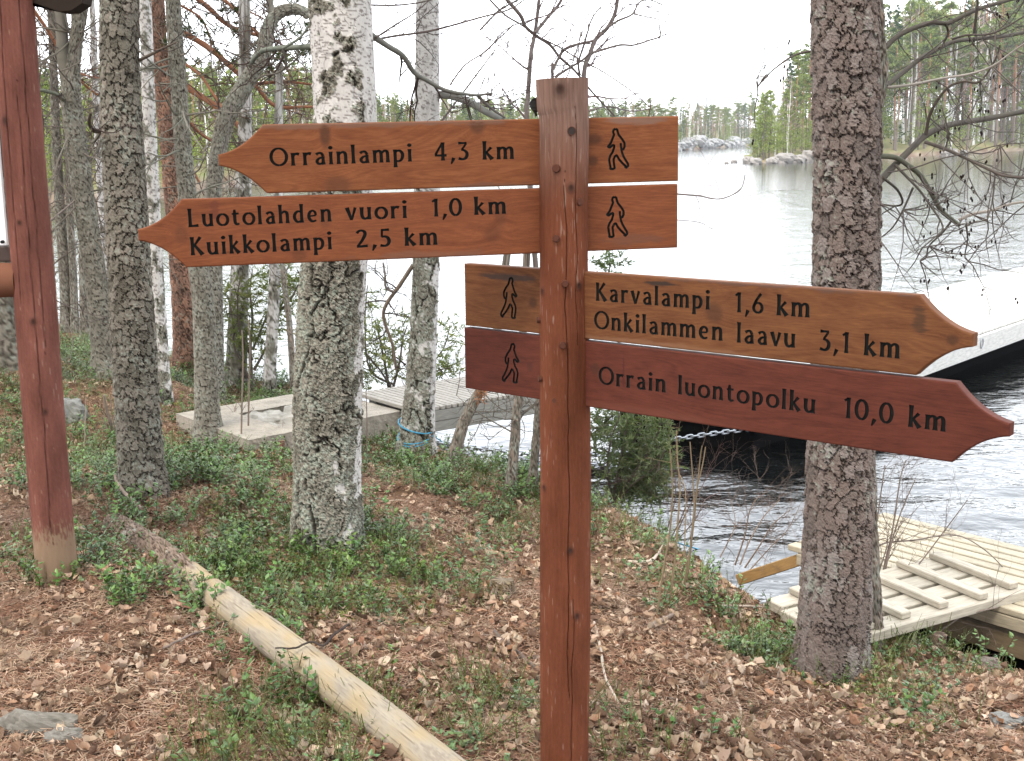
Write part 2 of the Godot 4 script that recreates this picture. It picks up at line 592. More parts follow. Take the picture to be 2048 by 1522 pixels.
# round timber under red-brown wood stain: cracks along it, worn streaks, knots [angle, height, size]
func timber(sd: int, stain: Color, cracks: Array, knots: Array, worn: Callable) -> Callable:
	var grain := noise(sd, 120.0, 3)
	var blot := noise(sd + 1, 9.0, 4)
	var fine := noise(sd + 2, 300.0, 2)
	var streak := noise(sd + 3, 150.0, 2)
	var wob := noise(sd + 4, 3.0, 3)
	return func(cx: float, sx: float, s: float, r: float) -> Array:
		var p := Vector3(cx * r, s, sx * r)
		var th := atan2(sx, cx)
		var g := grain.get_noise_3d(p.x, p.y * 0.05, p.z)
		var b := blot.get_noise_3d(p.x, p.y * 0.4, p.z)
		var f := fine.get_noise_3d(p.x, p.y * 0.2, p.z)
		var col := stain * (1.0 + 0.45 * b + 0.16 * g + 0.14 * f)
		var wr: float = worn.call(cx, sx, s)
		var st := streak.get_noise_3d(p.x, p.y * 0.09, p.z) + 0.45 * b
		if st > 0.56 - 0.3 * wr:
			col = mixc(col, Color(0.24, 0.16, 0.125), minf(0.6, (st - 0.56 + 0.3 * wr) * 3.5))
		col = mixc(col, Color(0.19, 0.135, 0.11) * (1.0 + 0.4 * g), wr * 0.65)
		var relief := 0.0012 * wob.get_noise_3d(cx, s * 1.2, sx) + 0.0006 * g
		for q in cracks:                                         # [angle, from, to, width, wobble]
			if s > q[1] and s < q[2]:
				var a: float = q[0] + 0.1 * wob.get_noise_2d(s * 1.7 + q[0] * 9.0, 0.0) + q[4] * (s - q[1])
				var dd := absf(wrapf(th - a, -PI, PI)) * r
				var wd: float = q[3] * minf(1.0, minf(s - q[1], q[2] - s) * 10.0)
				if dd < wd:
					relief -= 0.004 * (1.0 - dd / wd)
					col = mixc(Color(0.025, 0.014, 0.01), col, 0.3 + 0.6 * dd / wd)
		for q in knots:
			var d2: float = Vector2(wrapf(th - q[0], -PI, PI) * r, (s - q[1]) * 0.8).length() / q[2]
			if d2 < 1.6:
				relief += 0.003 * exp(-d2 * d2 * 1.5) - 0.002 * exp(-d2 * d2 * 9.0)
				col = mixc(Color(0.035, 0.02, 0.016), col, smoothstep(0.0, 1.0, d2) * 0.85 + 0.15 * sin(d2 * 14.0) * 0.3 + (0.15 if d2 > 1.0 else 0.0))
		return [relief, Color(maxf(col.r, 0.005), maxf(col.g, 0.004), maxf(col.b, 0.003), 1.0)]

func make_tree(called: String, label: String, group: String, base: Vector2, pts: Array, widths: Array, around: int, row: float, style: Callable, flare := 0.2, lift := 2.5, lobes := 0.0, sd := 0) -> Node3D:
	# base and pts: pixels of the foot and of points up the trunk; widths in pixels at each
	var foot := on_ground(base.x, base.y)
	var t := thing(called, label, "tree", foot, group)
	var path := [Vector3(0, -0.12, 0), Vector3.ZERO]
	var rad := []
	var dep := (cam_basis.inverse() * (foot - EYE)).z * -1.0
	rad.append(widths[0] * dep / F / 2.0)
	rad.append(widths[0] * dep / F / 2.0)
	for k in pts.size():
		path.append(on_wall(pts[k].x, pts[k].y, foot.z) - foot)
		rad.append(widths[k + 1] * dep / F / 2.0)
	var n := path.size()
	var dir: Vector3 = (path[n - 1] - path[n - 2]).normalized()
	dir = (dir + Vector3(0, 0.6, 0)).normalized()
	var vis: float = 0.0
	for k in n - 1:
		vis += path[k].distance_to(path[k + 1])
	if lift > 0.0:
		path.append(path[n - 1] + dir * lift * 0.5)
		rad.append(rad[n - 1] * 0.9)
		path.append(path[n] + dir * lift * 0.5)
		rad.append(rad[n - 1] * 0.75)
	part("trunk", stem_mesh(path, rad, around, row, style, flare, vis + 0.1, false, lobes, sd), M.bark, t)
	return t

# a branch through pixel points at a given distance, with side twigs
func px_branch(m: MB, origin: Vector3, pts: Array, z0: float, z1: float, w0: float, w1: float, col: Color, twigs := 0, tw_len := 0.35, tw_col := Color(0.06, 0.045, 0.04)) -> void:
	var path := []
	for k in pts.size():
		path.append(on_wall(pts[k].x, pts[k].y, lerpf(z0, z1, float(k) / maxf(pts.size() - 1, 1))) - origin)
	var p := smooth_path(path, 5)
	var rad := PackedFloat32Array()
	var cols := PackedColorArray()
	for k in p.size():
		var t := float(k) / (p.size() - 1)
		rad.append(lerpf(w0, w1, t) * absf(lerpf(z0, z1, t)) / F / 2.0 * (1.0 + rng.randf_range(-0.03, 0.05)))
		cols.append(vary(col, 0.08))
	m.tube(p, rad, 7, cols)
	for k in twigs:
		var at := rng.randi_range(p.size() / 5, p.size() - 2)
		var along := (p[at + 1] - p[at]).normalized()
		var dir := (along * rng.randf_range(0.2, 1.0) + rv(0.9) * Vector3(1, 1, 0.7)).normalized()
		twig(m, p[at], dir, tw_len * rng.randf_range(0.4, 1.2), minf(rad[at] * 0.5, 0.006), tw_col, 2)

func twig(m: MB, p: Vector3, dir: Vector3, length: float, r: float, col: Color, depth: int, cones := 0.0) -> void:
	var n := 5
	var pts := PackedVector3Array([p])
	var rad := PackedFloat32Array([r])
	var d := dir
	for k in n:
		d = (d + rv(0.28) + Vector3(0, 0.04, 0)).normalized()
		pts.append(pts[k] + d * length / n)
		rad.append(r * (1.0 - 0.75 * (k + 1) / n))
		if depth > 0 and rng.randf() < 0.6:
			twig(m, pts[k + 1], (d * 0.7 + rv(0.8)).normalized(), length * rng.randf_range(0.35, 0.6), r * 0.6, col, depth - 1, cones)
	m.tube(pts, rad, 3 if r < 0.003 else 5, PackedColorArray([vary(col, 0.2)]), false)
	if cones > 0.0 and rng.randf() < cones:
		var e := pts[n]
		for q in 2:
			var o := rv(0.012)
			m.tube(PackedVector3Array([e + o, e + o + Vector3(0, -0.006, 0), e + o + Vector3(0, -0.013, 0)]), PackedFloat32Array([0.002, 0.0045, 0.002]), 5, PackedColorArray([Color(0.02, 0.015, 0.012)]), true)

# ------------------------------------------------------------------ carved lettering: a flared sans drawn as strokes, cap height 1
func stem(x: float, y0: float, y1: float, w := 0.15) -> Array:
	var h := y1 - y0
	return [[Vector2(x, y0), Vector2(x, y0 + h * 0.14), Vector2(x, y0 + h * 0.5), Vector2(x, y1 - h * 0.14), Vector2(x, y1)], [w * 1.28, w * 1.02, w * 0.92, w * 1.02, w * 1.25], 1]

func ring(cx: float, cy: float, rx: float, ry: float, w: float) -> Array:
	var a := []
	var b := []
	var wd := []
	for k in 9:
		var t := PI * k / 8.0
		a.append(Vector2(cx + rx * sin(t), cy + ry * cos(t)))
		b.append(Vector2(cx - rx * sin(t), cy + ry * cos(t)))
		wd.append(w * lerpf(0.66, 1.0, sin(t)))
	return [[a, wd, 2], [b, wd, 2]]

func vs(f: Array) -> Array:
	var o := []
	for k in range(0, f.size(), 2):
		o.append(Vector2(f[k], f[k + 1]))
	return o

func arch(x0: float, x1: float) -> Array:
	var w := x1 - x0
	return [vs([x0, 0.46, x0 + w * 0.3, 0.59, x0 + w * 0.62, 0.645, x0 + w * 0.92, 0.58, x1, 0.42, x1, 0.2, x1, 0.0]), [0.07, 0.1, 0.115, 0.15, 0.15, 0.145, 0.19], 3]

func glyph(ch: String) -> Array:                               # [strokes, advance]
	match ch:
		"O": return [ring(0.42, 0.5, 0.36, 0.455, 0.14), 0.84]
		"0": return [ring(0.32, 0.5, 0.245, 0.455, 0.155), 0.64]
		"o": return [ring(0.31, 0.335, 0.245, 0.3, 0.145), 0.62]
		"L": return [[stem(0.13, 0, 1), [vs([0.08, 0.06, 0.3, 0.06, 0.52, 0.08]), [0.11, 0.11, 0.16], 2]], 0.58]
		"K": return [[stem(0.13, 0, 1), [vs([0.17, 0.46, 0.34, 0.7, 0.53, 0.985]), [0.1, 0.11, 0.15], 2], [vs([0.24, 0.55, 0.4, 0.3, 0.59, 0.015]), [0.12, 0.15, 0.21], 2]], 0.68]
		"r": return [[stem(0.11, 0, 0.69), [vs([0.11, 0.44, 0.2, 0.59, 0.3, 0.635, 0.41, 0.6]), [0.07, 0.1, 0.13, 0.16], 3]], 0.44]
		"a": return [[[vs([0.41, 0.46, 0.4, 0.25, 0.42, 0.0]), [0.14, 0.14, 0.17], 2], [vs([0.08, 0.55, 0.2, 0.63, 0.33, 0.615, 0.41, 0.46]), [0.15, 0.1, 0.12, 0.14], 3], [vs([0.4, 0.4, 0.22, 0.345, 0.11, 0.2, 0.17, 0.07, 0.28, 0.05, 0.41, 0.15]), [0.08, 0.11, 0.14, 0.13, 0.1, 0.08], 3]], 0.54]
		"i": return [[stem(0.11, 0, 0.69), [vs([0.11, 0.8, 0.11, 0.85, 0.11, 0.9, 0.11, 0.95, 0.11, 1.0]), [0.06, 0.17, 0.205, 0.17, 0.06], 1]], 0.24]
		"n": return [[stem(0.11, 0, 0.69), arch(0.11, 0.45)], 0.58]
		"h": return [[stem(0.11, 0, 1.03), arch(0.11, 0.45)], 0.58]
		"m": return [[stem(0.11, 0, 0.69), arch(0.11, 0.42), arch(0.42, 0.73)], 0.86]
		"l": return [[stem(0.11, 0, 1.03)], 0.24]
		"p": return [[stem(0.11, -0.29, 0.69), [vs([0.11, 0.5, 0.23, 0.615, 0.36, 0.6, 0.455, 0.46, 0.46, 0.28, 0.38, 0.1, 0.25, 0.05, 0.11, 0.09]), [0.07, 0.1, 0.13, 0.15, 0.15, 0.12, 0.1, 0.08], 3]], 0.58]
		"d": return [[stem(0.46, 0, 1.03), [vs([0.46, 0.55, 0.34, 0.63, 0.2, 0.58, 0.11, 0.42, 0.11, 0.25, 0.19, 0.09, 0.3, 0.05, 0.46, 0.15]), [0.08, 0.1, 0.13, 0.15, 0.15, 0.13, 0.1, 0.07], 3]], 0.6]
		"k": return [[stem(0.11, 0, 1.03), [vs([0.14, 0.32, 0.28, 0.5, 0.42, 0.68]), [0.09, 0.1, 0.14], 2], [vs([0.2, 0.4, 0.32, 0.22, 0.47, 0.012]), [0.11, 0.14, 0.2], 2]], 0.54]
		"u": return [[[vs([0.1, 0.69, 0.105, 0.5, 0.105, 0.26, 0.16, 0.1, 0.28, 0.05, 0.44, 0.19]), [0.19, 0.15, 0.15, 0.14, 0.11, 0.07], 3], stem(0.45, 0, 0.69)], 0.58]
		"t": return [[[vs([0.17, 0.86, 0.165, 0.6, 0.165, 0.24, 0.2, 0.1, 0.28, 0.055, 0.38, 0.1]), [0.1, 0.15, 0.15, 0.14, 0.11, 0.08], 3], [vs([0.02, 0.62, 0.2, 0.63, 0.37, 0.64]), [0.09, 0.09, 0.11], 2]], 0.42]
		"e": return [[[vs([0.11, 0.34, 0.28, 0.35, 0.45, 0.37]), [0.08, 0.08, 0.08], 2], [vs([0.44, 0.37, 0.42, 0.54, 0.3, 0.635, 0.17, 0.57, 0.1, 0.4, 0.11, 0.24, 0.19, 0.1, 0.31, 0.05, 0.46, 0.11]), [0.11, 0.12, 0.1, 0.13, 0.15, 0.15, 0.14, 0.11, 0.08], 3]], 0.55]
		"v": return [[[vs([0.07, 0.69, 0.17, 0.35, 0.265, 0.0]), [0.18, 0.15, 0.11], 2], [vs([0.265, 0.0, 0.37, 0.35, 0.46, 0.69]), [0.1, 0.1, 0.14], 2]], 0.53]
		"4": return [[[vs([0.42, 0.985, 0.24, 0.66, 0.06, 0.32]), [0.1, 0.1, 0.12], 2], [vs([0.03, 0.29, 0.3, 0.285, 0.62, 0.285]), [0.11, 0.11, 0.13], 2], stem(0.43, 0, 1)], 0.68]
		",": return [[[vs([0.17, 0.14, 0.12, 0.0, 0.04, -0.2]), [0.17, 0.14, 0.06], 2]], 0.24]
		"3": return [[[vs([0.05, 0.94, 0.25, 0.94, 0.47, 0.95]), [0.15, 0.1, 0.1], 2], [vs([0.45, 0.93, 0.34, 0.75, 0.22, 0.58]), [0.1, 0.1, 0.1], 2], [vs([0.19, 0.57, 0.34, 0.54, 0.46, 0.42, 0.475, 0.26, 0.4, 0.11, 0.25, 0.05, 0.05, 0.1]), [0.08, 0.12, 0.15, 0.16, 0.14, 0.11, 0.15], 3]], 0.58]
		"1": return [[stem(0.27, 0, 1), [vs([0.27, 0.96, 0.18, 0.9, 0.08, 0.83]), [0.1, 0.1, 0.1], 2]], 0.44]
		"2": return [[[vs([0.05, 0.8, 0.15, 0.92, 0.28, 0.945, 0.4, 0.88, 0.43, 0.73, 0.34, 0.5, 0.2, 0.26, 0.06, 0.07]), [0.13, 0.12, 0.11, 0.14, 0.15, 0.14, 0.12, 0.1], 3], [vs([0.03, 0.065, 0.25, 0.065, 0.54, 0.09]), [0.13, 0.12, 0.15], 2]], 0.6]
		"5": return [[[vs([0.1, 0.94, 0.28, 0.94, 0.48, 0.95]), [0.11, 0.11, 0.14], 2], [vs([0.15, 0.97, 0.14, 0.75, 0.13, 0.55]), [0.1, 0.1, 0.1], 2], [vs([0.11, 0.55, 0.27, 0.575, 0.41, 0.5, 0.47, 0.33, 0.42, 0.15, 0.27, 0.05, 0.05, 0.09]), [0.08, 0.12, 0.15, 0.16, 0.14, 0.11, 0.14], 3]], 0.58]
		"6": return [[[vs([0.47, 0.99, 0.33, 0.8, 0.19, 0.56, 0.1, 0.32]), [0.14, 0.12, 0.13, 0.14], 3]] + ring(0.31, 0.29, 0.215, 0.245, 0.14), 0.62]
	return [[], 0.3]

func strip(p: PackedVector2Array, w: PackedFloat32Array) -> PackedVector2Array:
	var a := PackedVector2Array()
	var b := PackedVector2Array()
	for k in p.size():
		var d := (p[mini(k + 1, p.size() - 1)] - p[maxi(k - 1, 0)]).normalized()
		var o := Vector2(-d.y, d.x) * w[k] * 0.56
		a.append(p[k] + o)
		b.append(p[k] - o)
	b.reverse()
	a.append_array(b)
	return a

# strokes of a word as polygons in board coordinates, fitted between two ends of its baseline
func word_polys(text: String, a: Vector2, b: Vector2, cap: float) -> Array:
	var strokes := []
	var x := 0.0
	for k in text.length():
		var g := glyph(text[k])
		for st in g[0]:
			strokes.append([st, x])
		x += g[1] + 0.12
	x -= 0.12 + 0.04
	var e := (b - a)
	var sx := e.length() / x
	var dx := e.normalized()
	var dy := Vector2(-dx.y, dx.x)
	var out := []
	for q in strokes:
		var st: Array = q[0]
		var p := PackedVector2Array(st[0]) if st[2] == 1 else smooth2(st[0], st[2] + 1)
		var pw := PackedFloat32Array()
		for k in p.size():
			var f: float = float(k) / (p.size() - 1) * (st[1].size() - 1)
			var fi := mini(int(f), st[1].size() - 2)
			pw.append(lerpf(st[1][fi], st[1][fi + 1], f - fi))
		var poly := strip(p, pw)
		for k in poly.size():
			poly[k] = a + dx * (poly[k].x + q[1] - 0.03) * sx + dy * poly[k].y * cap
		out.append(poly)
	return out

func walker_polys(board: Transform3D, box: Rect2, mirror: bool) -> Array:
	var lines := [
		vs([570, 250, 520, 275, 503, 335, 530, 410, 478, 545, 442, 640, 365, 745, 420, 762, 490, 700, 532, 700, 528, 770, 495, 880, 430, 985, 400, 1085, 415, 1200, 437, 1300, 425, 1345, 500, 1348, 545, 1325, 527, 1200, 515, 1085, 558, 995, 600, 972, 655, 1080, 735, 1175, 835, 1275, 820, 1325]),
		vs([570, 250, 612, 280, 628, 345, 652, 420, 738, 530, 803, 640, 806, 735, 778, 805, 735, 815]),
		vs([705, 640, 708, 720, 725, 830, 742, 910, 775, 1000, 832, 1105, 893, 1205, 900, 1265, 860, 1305, 825, 1325])]
	var out := []
	for l in lines:
		var pts := PackedVector2Array()
		for q in l:
			var u: float = (q.x - 330.0) / (935.0 - 330.0)
			if mirror:
				u = 1.0 - u
			pts.append(local_of(board, box.position.x + u * box.size.x, box.position.y + (q.y - 215.0) / (1390.0 - 215.0) * box.size.y))
		for poly in Geometry2D.offset_polyline(pts, 0.0028, Geometry2D.JOIN_ROUND, Geometry2D.END_ROUND):
			if not Geometry2D.is_polygon_clockwise(poly):
				out.append(poly)
	return out

func local_of(board: Transform3D, px: float, py: float) -> Vector2:    # where a sight line meets a board's face
	var inv := board.affine_inverse()
	var o := inv * EYE
	var d := inv.basis * ray(px, py)
	var p := o - d * (o.z / d.z)
	return Vector2(p.x, p.y)

# flat sheet made of polygons, facing +z
func sheet(polys: Array, z: float) -> ArrayMesh:
	var m := MB.new()
	m.smooth = false
	for poly in polys:
		var s := m.v.size()
		for p in poly:
			m.v.append(Vector3(p.x, p.y, z))
			m.c.append(Color.WHITE)
		var t := Geometry2D.triangulate_polygon(poly)
		for k in range(0, t.size(), 3):
			var a: Vector2 = poly[t[k]]
			var b: Vector2 = poly[t[k + 1]]
			var c: Vector2 = poly[t[k + 2]]
			if (b - a).cross(c - a) > 0.0:
				m.i.append_array(PackedInt32Array([s + t[k], s + t[k + 2], s + t[k + 1]]))
			else:
				m.i.append_array(PackedInt32Array([s + t[k], s + t[k + 1], s + t[k + 2]]))
	return m.mesh()

# a plank cut to an outline (counter-clockwise), its edges rounded; face at z = 0, back at z = -thick
func cut_plank(outline: PackedVector2Array, thick: float, ch: float) -> ArrayMesh:
	var n := outline.size()
	var inner := PackedVector2Array()
	for k in n:
		var a := (outline[k] - outline[(k + n - 1) % n]).normalized()
		var b := (outline[(k + 1) % n] - outline[k]).normalized()
		var na := Vector2(-a.y, a.x)
		var nb := Vector2(-b.y, b.x)
		var mm := (na + nb).normalized()
		inner.append(outline[k] + mm * ch / maxf(0.5, mm.dot(na)))
	var mid := PackedVector2Array()
	for k in n:
		mid.append(outline[k].lerp(inner[k], 0.3))
	var st := SurfaceTool.new()
	st.begin(Mesh.PRIMITIVE_TRIANGLES)
	var rows := [[inner, 0.0], [mid, -ch * 0.3], [outline, -ch], [outline, -thick + ch], [mid, -thick + ch * 0.3], [inner, -thick]]
	for r in rows:
		for p in r[0]:
			st.add_vertex(Vector3(p.x, p.y, r[1]))
	for r in rows.size() - 1:
		for k in n:
			var k2 := (k + 1) % n
			for q in [r * n + k, (r + 1) * n + k2, (r + 1) * n + k, r * n + k, r * n + k2, (r + 1) * n + k2]:
				st.add_index(q)
	var t := Geometry2D.triangulate_polygon(inner)
	for k in range(0, t.size(), 3):
		var a := inner[t[k]]
		var f: bool = (inner[t[k + 1]] - a).cross(inner[t[k + 2]] - a) > 0.0
		for q in ([0, 2, 1] if f else [0, 1, 2]):
			st.add_index(t[k + q])
		for q in ([0, 1, 2] if f else [0, 2, 1]):
			st.add_index(5 * n + t[k + q])
	return st.commit()

# wood under stain: grain, growth rings round knots, weathered patches; knots [u, v, half length, half height, darkness] in metres
func board_image(sd: int, x0: float, w: float, h: float, base: Color, dark: Color, knots: Array, stains: Array) -> ImageTexture:
	var iw := 900
	var ih := 112
	var im := Image.create(iw, ih, false, Image.FORMAT_RGB8)
	var ring := noise(sd, 1.0, 2)
	var fine := noise(sd + 1, 1.0, 3)
	var blot := noise(sd + 2, 1.0, 4)
	var warp := noise(sd + 3, 1.0, 2)
	for j in ih:
		var v0 := -h * (j + 0.5) / ih
		for i in iw:
			var u := x0 + w * (i + 0.5) / iw
			var v := v0
			var kd := 0.0
			for q in knots:
				var du: float = (u - q[0]) / q[2]
				var dv: float = (v - q[1]) / q[3]
				var d2 := du * du + dv * dv
				if d2 < 12.0:
					v += q[3] * 0.55 * signf(dv) * exp(-d2 * 0.45) * minf(1.0, absf(dv) * 3.0)
					kd = maxf(kd, q[4] * (1.0 - smoothstep(0.55, 1.35, sqrt(d2))))
			var g := ring.get_noise_2d(u * 2.2 + 0.6 * warp.get_noise_2d(u * 3.0, v * 6.0), v * 190.0 + 9.0 * warp.get_noise_2d(u * 1.4, v * 8.0))
			var f := fine.get_noise_2d(u * 26.0, v * 620.0)
			var b := blot.get_noise_2d(u * 9.0, v * 34.0)
			var k := 0.52 + 0.36 * g + 0.36 * f + 0.34 * b
			var col := mixc(dark, base, k)
			col = mixc(col, Color(0.045, 0.022, 0.015), kd * (0.85 + 0.3 * g))
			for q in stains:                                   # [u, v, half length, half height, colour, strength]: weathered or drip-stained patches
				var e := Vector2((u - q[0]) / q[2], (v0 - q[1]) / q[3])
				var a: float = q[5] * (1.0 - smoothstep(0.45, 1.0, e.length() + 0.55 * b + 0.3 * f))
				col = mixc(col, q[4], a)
			im.set_pixel(i, j, Color(maxf(col.r, 0.004), maxf(col.g, 0.003), maxf(col.b, 0.002)).linear_to_srgb())
	return ImageTexture.create_from_image(im)

func build_sign() -> void:
	# the post: an upright round timber
	var ax := on_wall(1129, 640, -2.93)
	var base := Vector3(ax.x, gh(ax.x, ax.z), ax.z)
	var t := thing("trail_signpost", "brown stained wooden trail signpost with four arrow boards naming hiking routes", "signpost", base)
	var top_y := on_wall(1121, 158, -2.93).y - base.y
	var radp := []
	var pathp := []
	for q in [[-0.06, 104, -2], [0.12, 104, -2], [0.45, 106, 0], [0.75, 105, 1], [0.95, 103, 1], [1.15, 100, 0], [1.3, 97, -1], [1.5, 96, -1], [1.655, 97, 0], [1.70, 101, -3], [top_y, 102, -4]]:
		pathp.append(Vector3(q[2] * 0.00115, q[0], 0))
		radp.append(q[1] * 2.93 / F / 2.0)
	var hb := func(py: float) -> float: return on_wall(1129, py, -2.874).y - base.y + 0.06
	var knots := [[PI / 2 + 0.12, hb.call(178), 0.02], [PI / 2 - 0.15, hb.call(1100), 0.012], [PI / 2 - 0.42, hb.call(1232), 0.013], [PI / 2 - 0.25, hb.call(376), 0.013], [PI / 2 + 1.1, hb.call(585), 0.012], [PI / 2 - 0.6, hb.call(573), 0.012], [PI / 2 + 1.0, hb.call(980), 0.01]]
	var cracks := [[PI / 2 - 0.12, 0.3, 1.62, 0.0015, 0.08], [PI / 2 - 0.5, 1.2, 1.76, 0.0015, 0.02], [PI / 2 - 0.25, 0.0, 0.62, 0.0014, -0.05]]
	var worn := func(_cx: float, _sx: float, s: float) -> float: return 0.85 * smoothstep(1.5, 1.76, s)
	part("post", stem_mesh(pathp, radp, 250, 0.0026, timber(11, Color(0.115, 0.039, 0.021), cracks, knots, worn), 0.0, 1e9, true), M.bark, t)
	# bolts, plugs and holes along its front: [px, py, radius, how far it stands out, sides]
	for q in [[1113, 337, 0.0095, 0.004, 14, "bolt"], [1160, 404, 0.0088, 0.0012, 14, "wood_plug"], [1113, 477, 0.0085, 0.007, 6, "bolt"], [1130, 567, 0.0088, 0.011, 6, "bolt"], [1126, 690, 0.009, 0.011, 6, "bolt"], [1109, 801, 0.007, 0.002, 12, "bolt"],
			[1081, 640, 0.0075, 0.009, 6, "bolt"], [1084, 757, 0.0078, 0.009, 6, "bolt"], [1143, 262, 0.0092, -0.006, 18, "bolt_hole"]]:
		var p := on_post(q[0], q[1], base, 0.0572)
		var o := Vector3(p.x - base.x, 0, p.z - base.z).normalized()
		var m := MB.new()
		var c: Vector3 = p - base
		if q[3] < 0.0:
			m.tube(PackedVector3Array([c - o * 0.006, c + o * 0.0016]), PackedFloat32Array([q[2], q[2]]), q[4], PackedColorArray([Color.WHITE]))
			part("bolt_hole", m.mesh(), M.hole, t)
			var rim := MB.new()
			var rp := PackedVector3Array()
			var rr := PackedFloat32Array()
			var e1 := o.cross(Vector3.UP).normalized()
			for k in 19:
				rp.append(c + o * 0.0012 + (e1 * cos(TAU * k / 18.0) + Vector3.UP * sin(TAU * k / 18.0)) * q[2])
				rr.append(0.0011)
			rim.tube(rp, rr, 5, PackedColorArray([Color.WHITE]), false)
			part("hole_rim", rim.mesh(), M.bolt, t)
		else:
			m.tube(PackedVector3Array([c - o * 0.012, c + o * (q[3] - 0.0012), c + o * q[3]]), PackedFloat32Array([q[2], q[2], q[2] * 0.84]), q[4], PackedColorArray([Color.WHITE]))
			part(q[5], m.mesh(), M.bolt, t)
	# a torn scrap of dark rubber strap stuck to the upper left of the post
	var strap := MB.new()
	strap.smooth = false
	var s0 := on_wall(1075, 196, -2.935) - base
	var prev: Array = []
	for k in 7:
		var f := k / 6.0
		var cc := s0 + Vector3(-0.004 * sin(f * 3.0) - 0.002, -0.042 * f, 0.006)
		var wv := 0.008 + 0.006 * sin(f * 5.0)
		var now := [cc + Vector3(-wv, 0, 0.004), cc + Vector3(wv, 0.002, -0.004)]
		if prev:
			strap.quad(prev[0], prev[1], now[1], now[0], Color.WHITE)
		prev = now
	part("strap_scrap", strap.mesh(), M.rubber, t)
	# four arrow boards: [place of the board's origin, direction, tilt, top, end, shoulder, tip, height]
	var k2 := 1.041
	var up := [Vector2(-0.735, -2.78), 0.1868, 0.0127]
	var lo := [Vector2(0.1666 * k2, -2.78 * k2), -0.6977, 0.0027]
	var boards := [
		[up, 1.6375, 1.1502, 0.1969, 0.0972, 0.15, Color(0.205, 0.074, 0.03), Color(0.115, 0.036, 0.015)],
		[up, 1.4805, 1.1508, 0.0143, -0.083, 0.15, Color(0.195, 0.066, 0.028), Color(0.11, 0.033, 0.015)],
		[lo, 1.6 + (1.3118 - 1.6) * k2, -0.364 * k2, 0.7597 * k2, 0.8621 * k2, 0.15 * k2, Color(0.165, 0.068, 0.028), Color(0.085, 0.031, 0.014)],
		[lo, 1.6 + (1.1568 - 1.6) * k2, -0.3677 * k2, 0.8359 * k2, 0.9364 * k2, 0.15 * k2, Color(0.115, 0.033, 0.021), Color(0.06, 0.018, 0.012)]]
	var words := [
		[[["Orrainlampi", 542, 333, 825, 323], ["4,3", 870, 321.5, 938, 320], ["km", 966, 319.5, 1029, 318]]],
		[[["Luotolahden", 377, 454.5, 664, 443], ["vuori", 693, 440.5, 815, 436], ["1,0", 863, 433.5, 924, 431.5], ["km", 949.5, 430, 1013, 427.5]], [["Kuikkolampi", 382, 511, 665, 498.5], ["2,5", 714, 495.5, 783, 493], ["km", 810.5, 492, 876, 489.5]]],
		[[["Karvalampi", 1192, 601.5, 1420, 619.5], ["1,6", 1469, 624, 1527.5, 628], ["km", 1554, 630.5, 1620, 635.5]], [["Onkilammen", 1190, 657.5, 1446, 682], ["laavu", 1474.5, 685, 1591, 696], ["3,1", 1639, 701, 1699, 707], ["km", 1728.5, 710.5, 1800, 717.5]]],
		[[["Orrain", 1199, 768, 1332, 785.5], ["luontopolku", 1357, 788.5, 1631, 827.5], ["10,0", 1686, 835, 1785.5, 849], ["km", 1817, 853.5, 1892, 864]]]]
	var walkers := [Rect2(1213, 255, 46, 86), Rect2(1211, 391, 46, 86), Rect2(1000, 553, 36, 86), Rect2(1003, 685, 37, 83)]
	var knot_px := [
		[[650, 268, 0.012, 0.03, 0.75], [955, 250, 0.018, 0.02, 0.7], [675, 372, 0.03, 0.022, 0.5], [1188, 279, 0.02, 0.012, 0.7], [1186, 322, 0.012, 0.012, 0.75]],
		[[363, 470, 0.014, 0.02, 0.35], [650, 440, 0.012, 0.02, 0.35], [1000, 430, 0.014, 0.03, 0.4], [985, 470, 0.02, 0.018, 0.35], [598, 510, 0.016, 0.014, 0.4]],
		[[1428, 625, 0.022, 0.022, 0.6], [1398, 600, 0.02, 0.012, 0.4], [1905, 680, 0.012, 0.01, 0.7], [1066, 605, 0.013, 0.013, 0.7]],
		[[1190, 738, 0.014, 0.014, 0.6], [1060, 735, 0.01, 0.01, 0.5]]]
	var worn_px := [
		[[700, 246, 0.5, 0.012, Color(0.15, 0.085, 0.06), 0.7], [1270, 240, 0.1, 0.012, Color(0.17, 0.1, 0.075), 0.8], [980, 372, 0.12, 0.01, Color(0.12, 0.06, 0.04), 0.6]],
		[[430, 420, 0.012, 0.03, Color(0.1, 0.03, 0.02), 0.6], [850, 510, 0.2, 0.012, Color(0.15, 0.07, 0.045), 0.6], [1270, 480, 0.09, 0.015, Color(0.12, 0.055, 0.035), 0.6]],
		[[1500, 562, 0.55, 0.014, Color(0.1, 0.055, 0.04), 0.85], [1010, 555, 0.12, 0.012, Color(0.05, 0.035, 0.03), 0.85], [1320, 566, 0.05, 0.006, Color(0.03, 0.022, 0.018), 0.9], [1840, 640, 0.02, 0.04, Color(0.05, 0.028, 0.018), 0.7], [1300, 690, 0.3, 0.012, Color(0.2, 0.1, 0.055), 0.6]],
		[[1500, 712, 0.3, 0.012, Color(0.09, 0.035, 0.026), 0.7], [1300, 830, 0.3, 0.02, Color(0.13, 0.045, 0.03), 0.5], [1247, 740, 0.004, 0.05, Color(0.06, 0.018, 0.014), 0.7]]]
	var which := ["reading Orrainlampi 4,3 km, topmost arrow board", "reading Luotolahden vuori 1,0 km and Kuikkolampi 2,5 km", "reading Karvalampi 1,6 km and Onkilammen laavu 3,1 km, weathered along its upper edge", "reading Orrain luontopolku 10,0 km, reddest and lowest arrow board"]
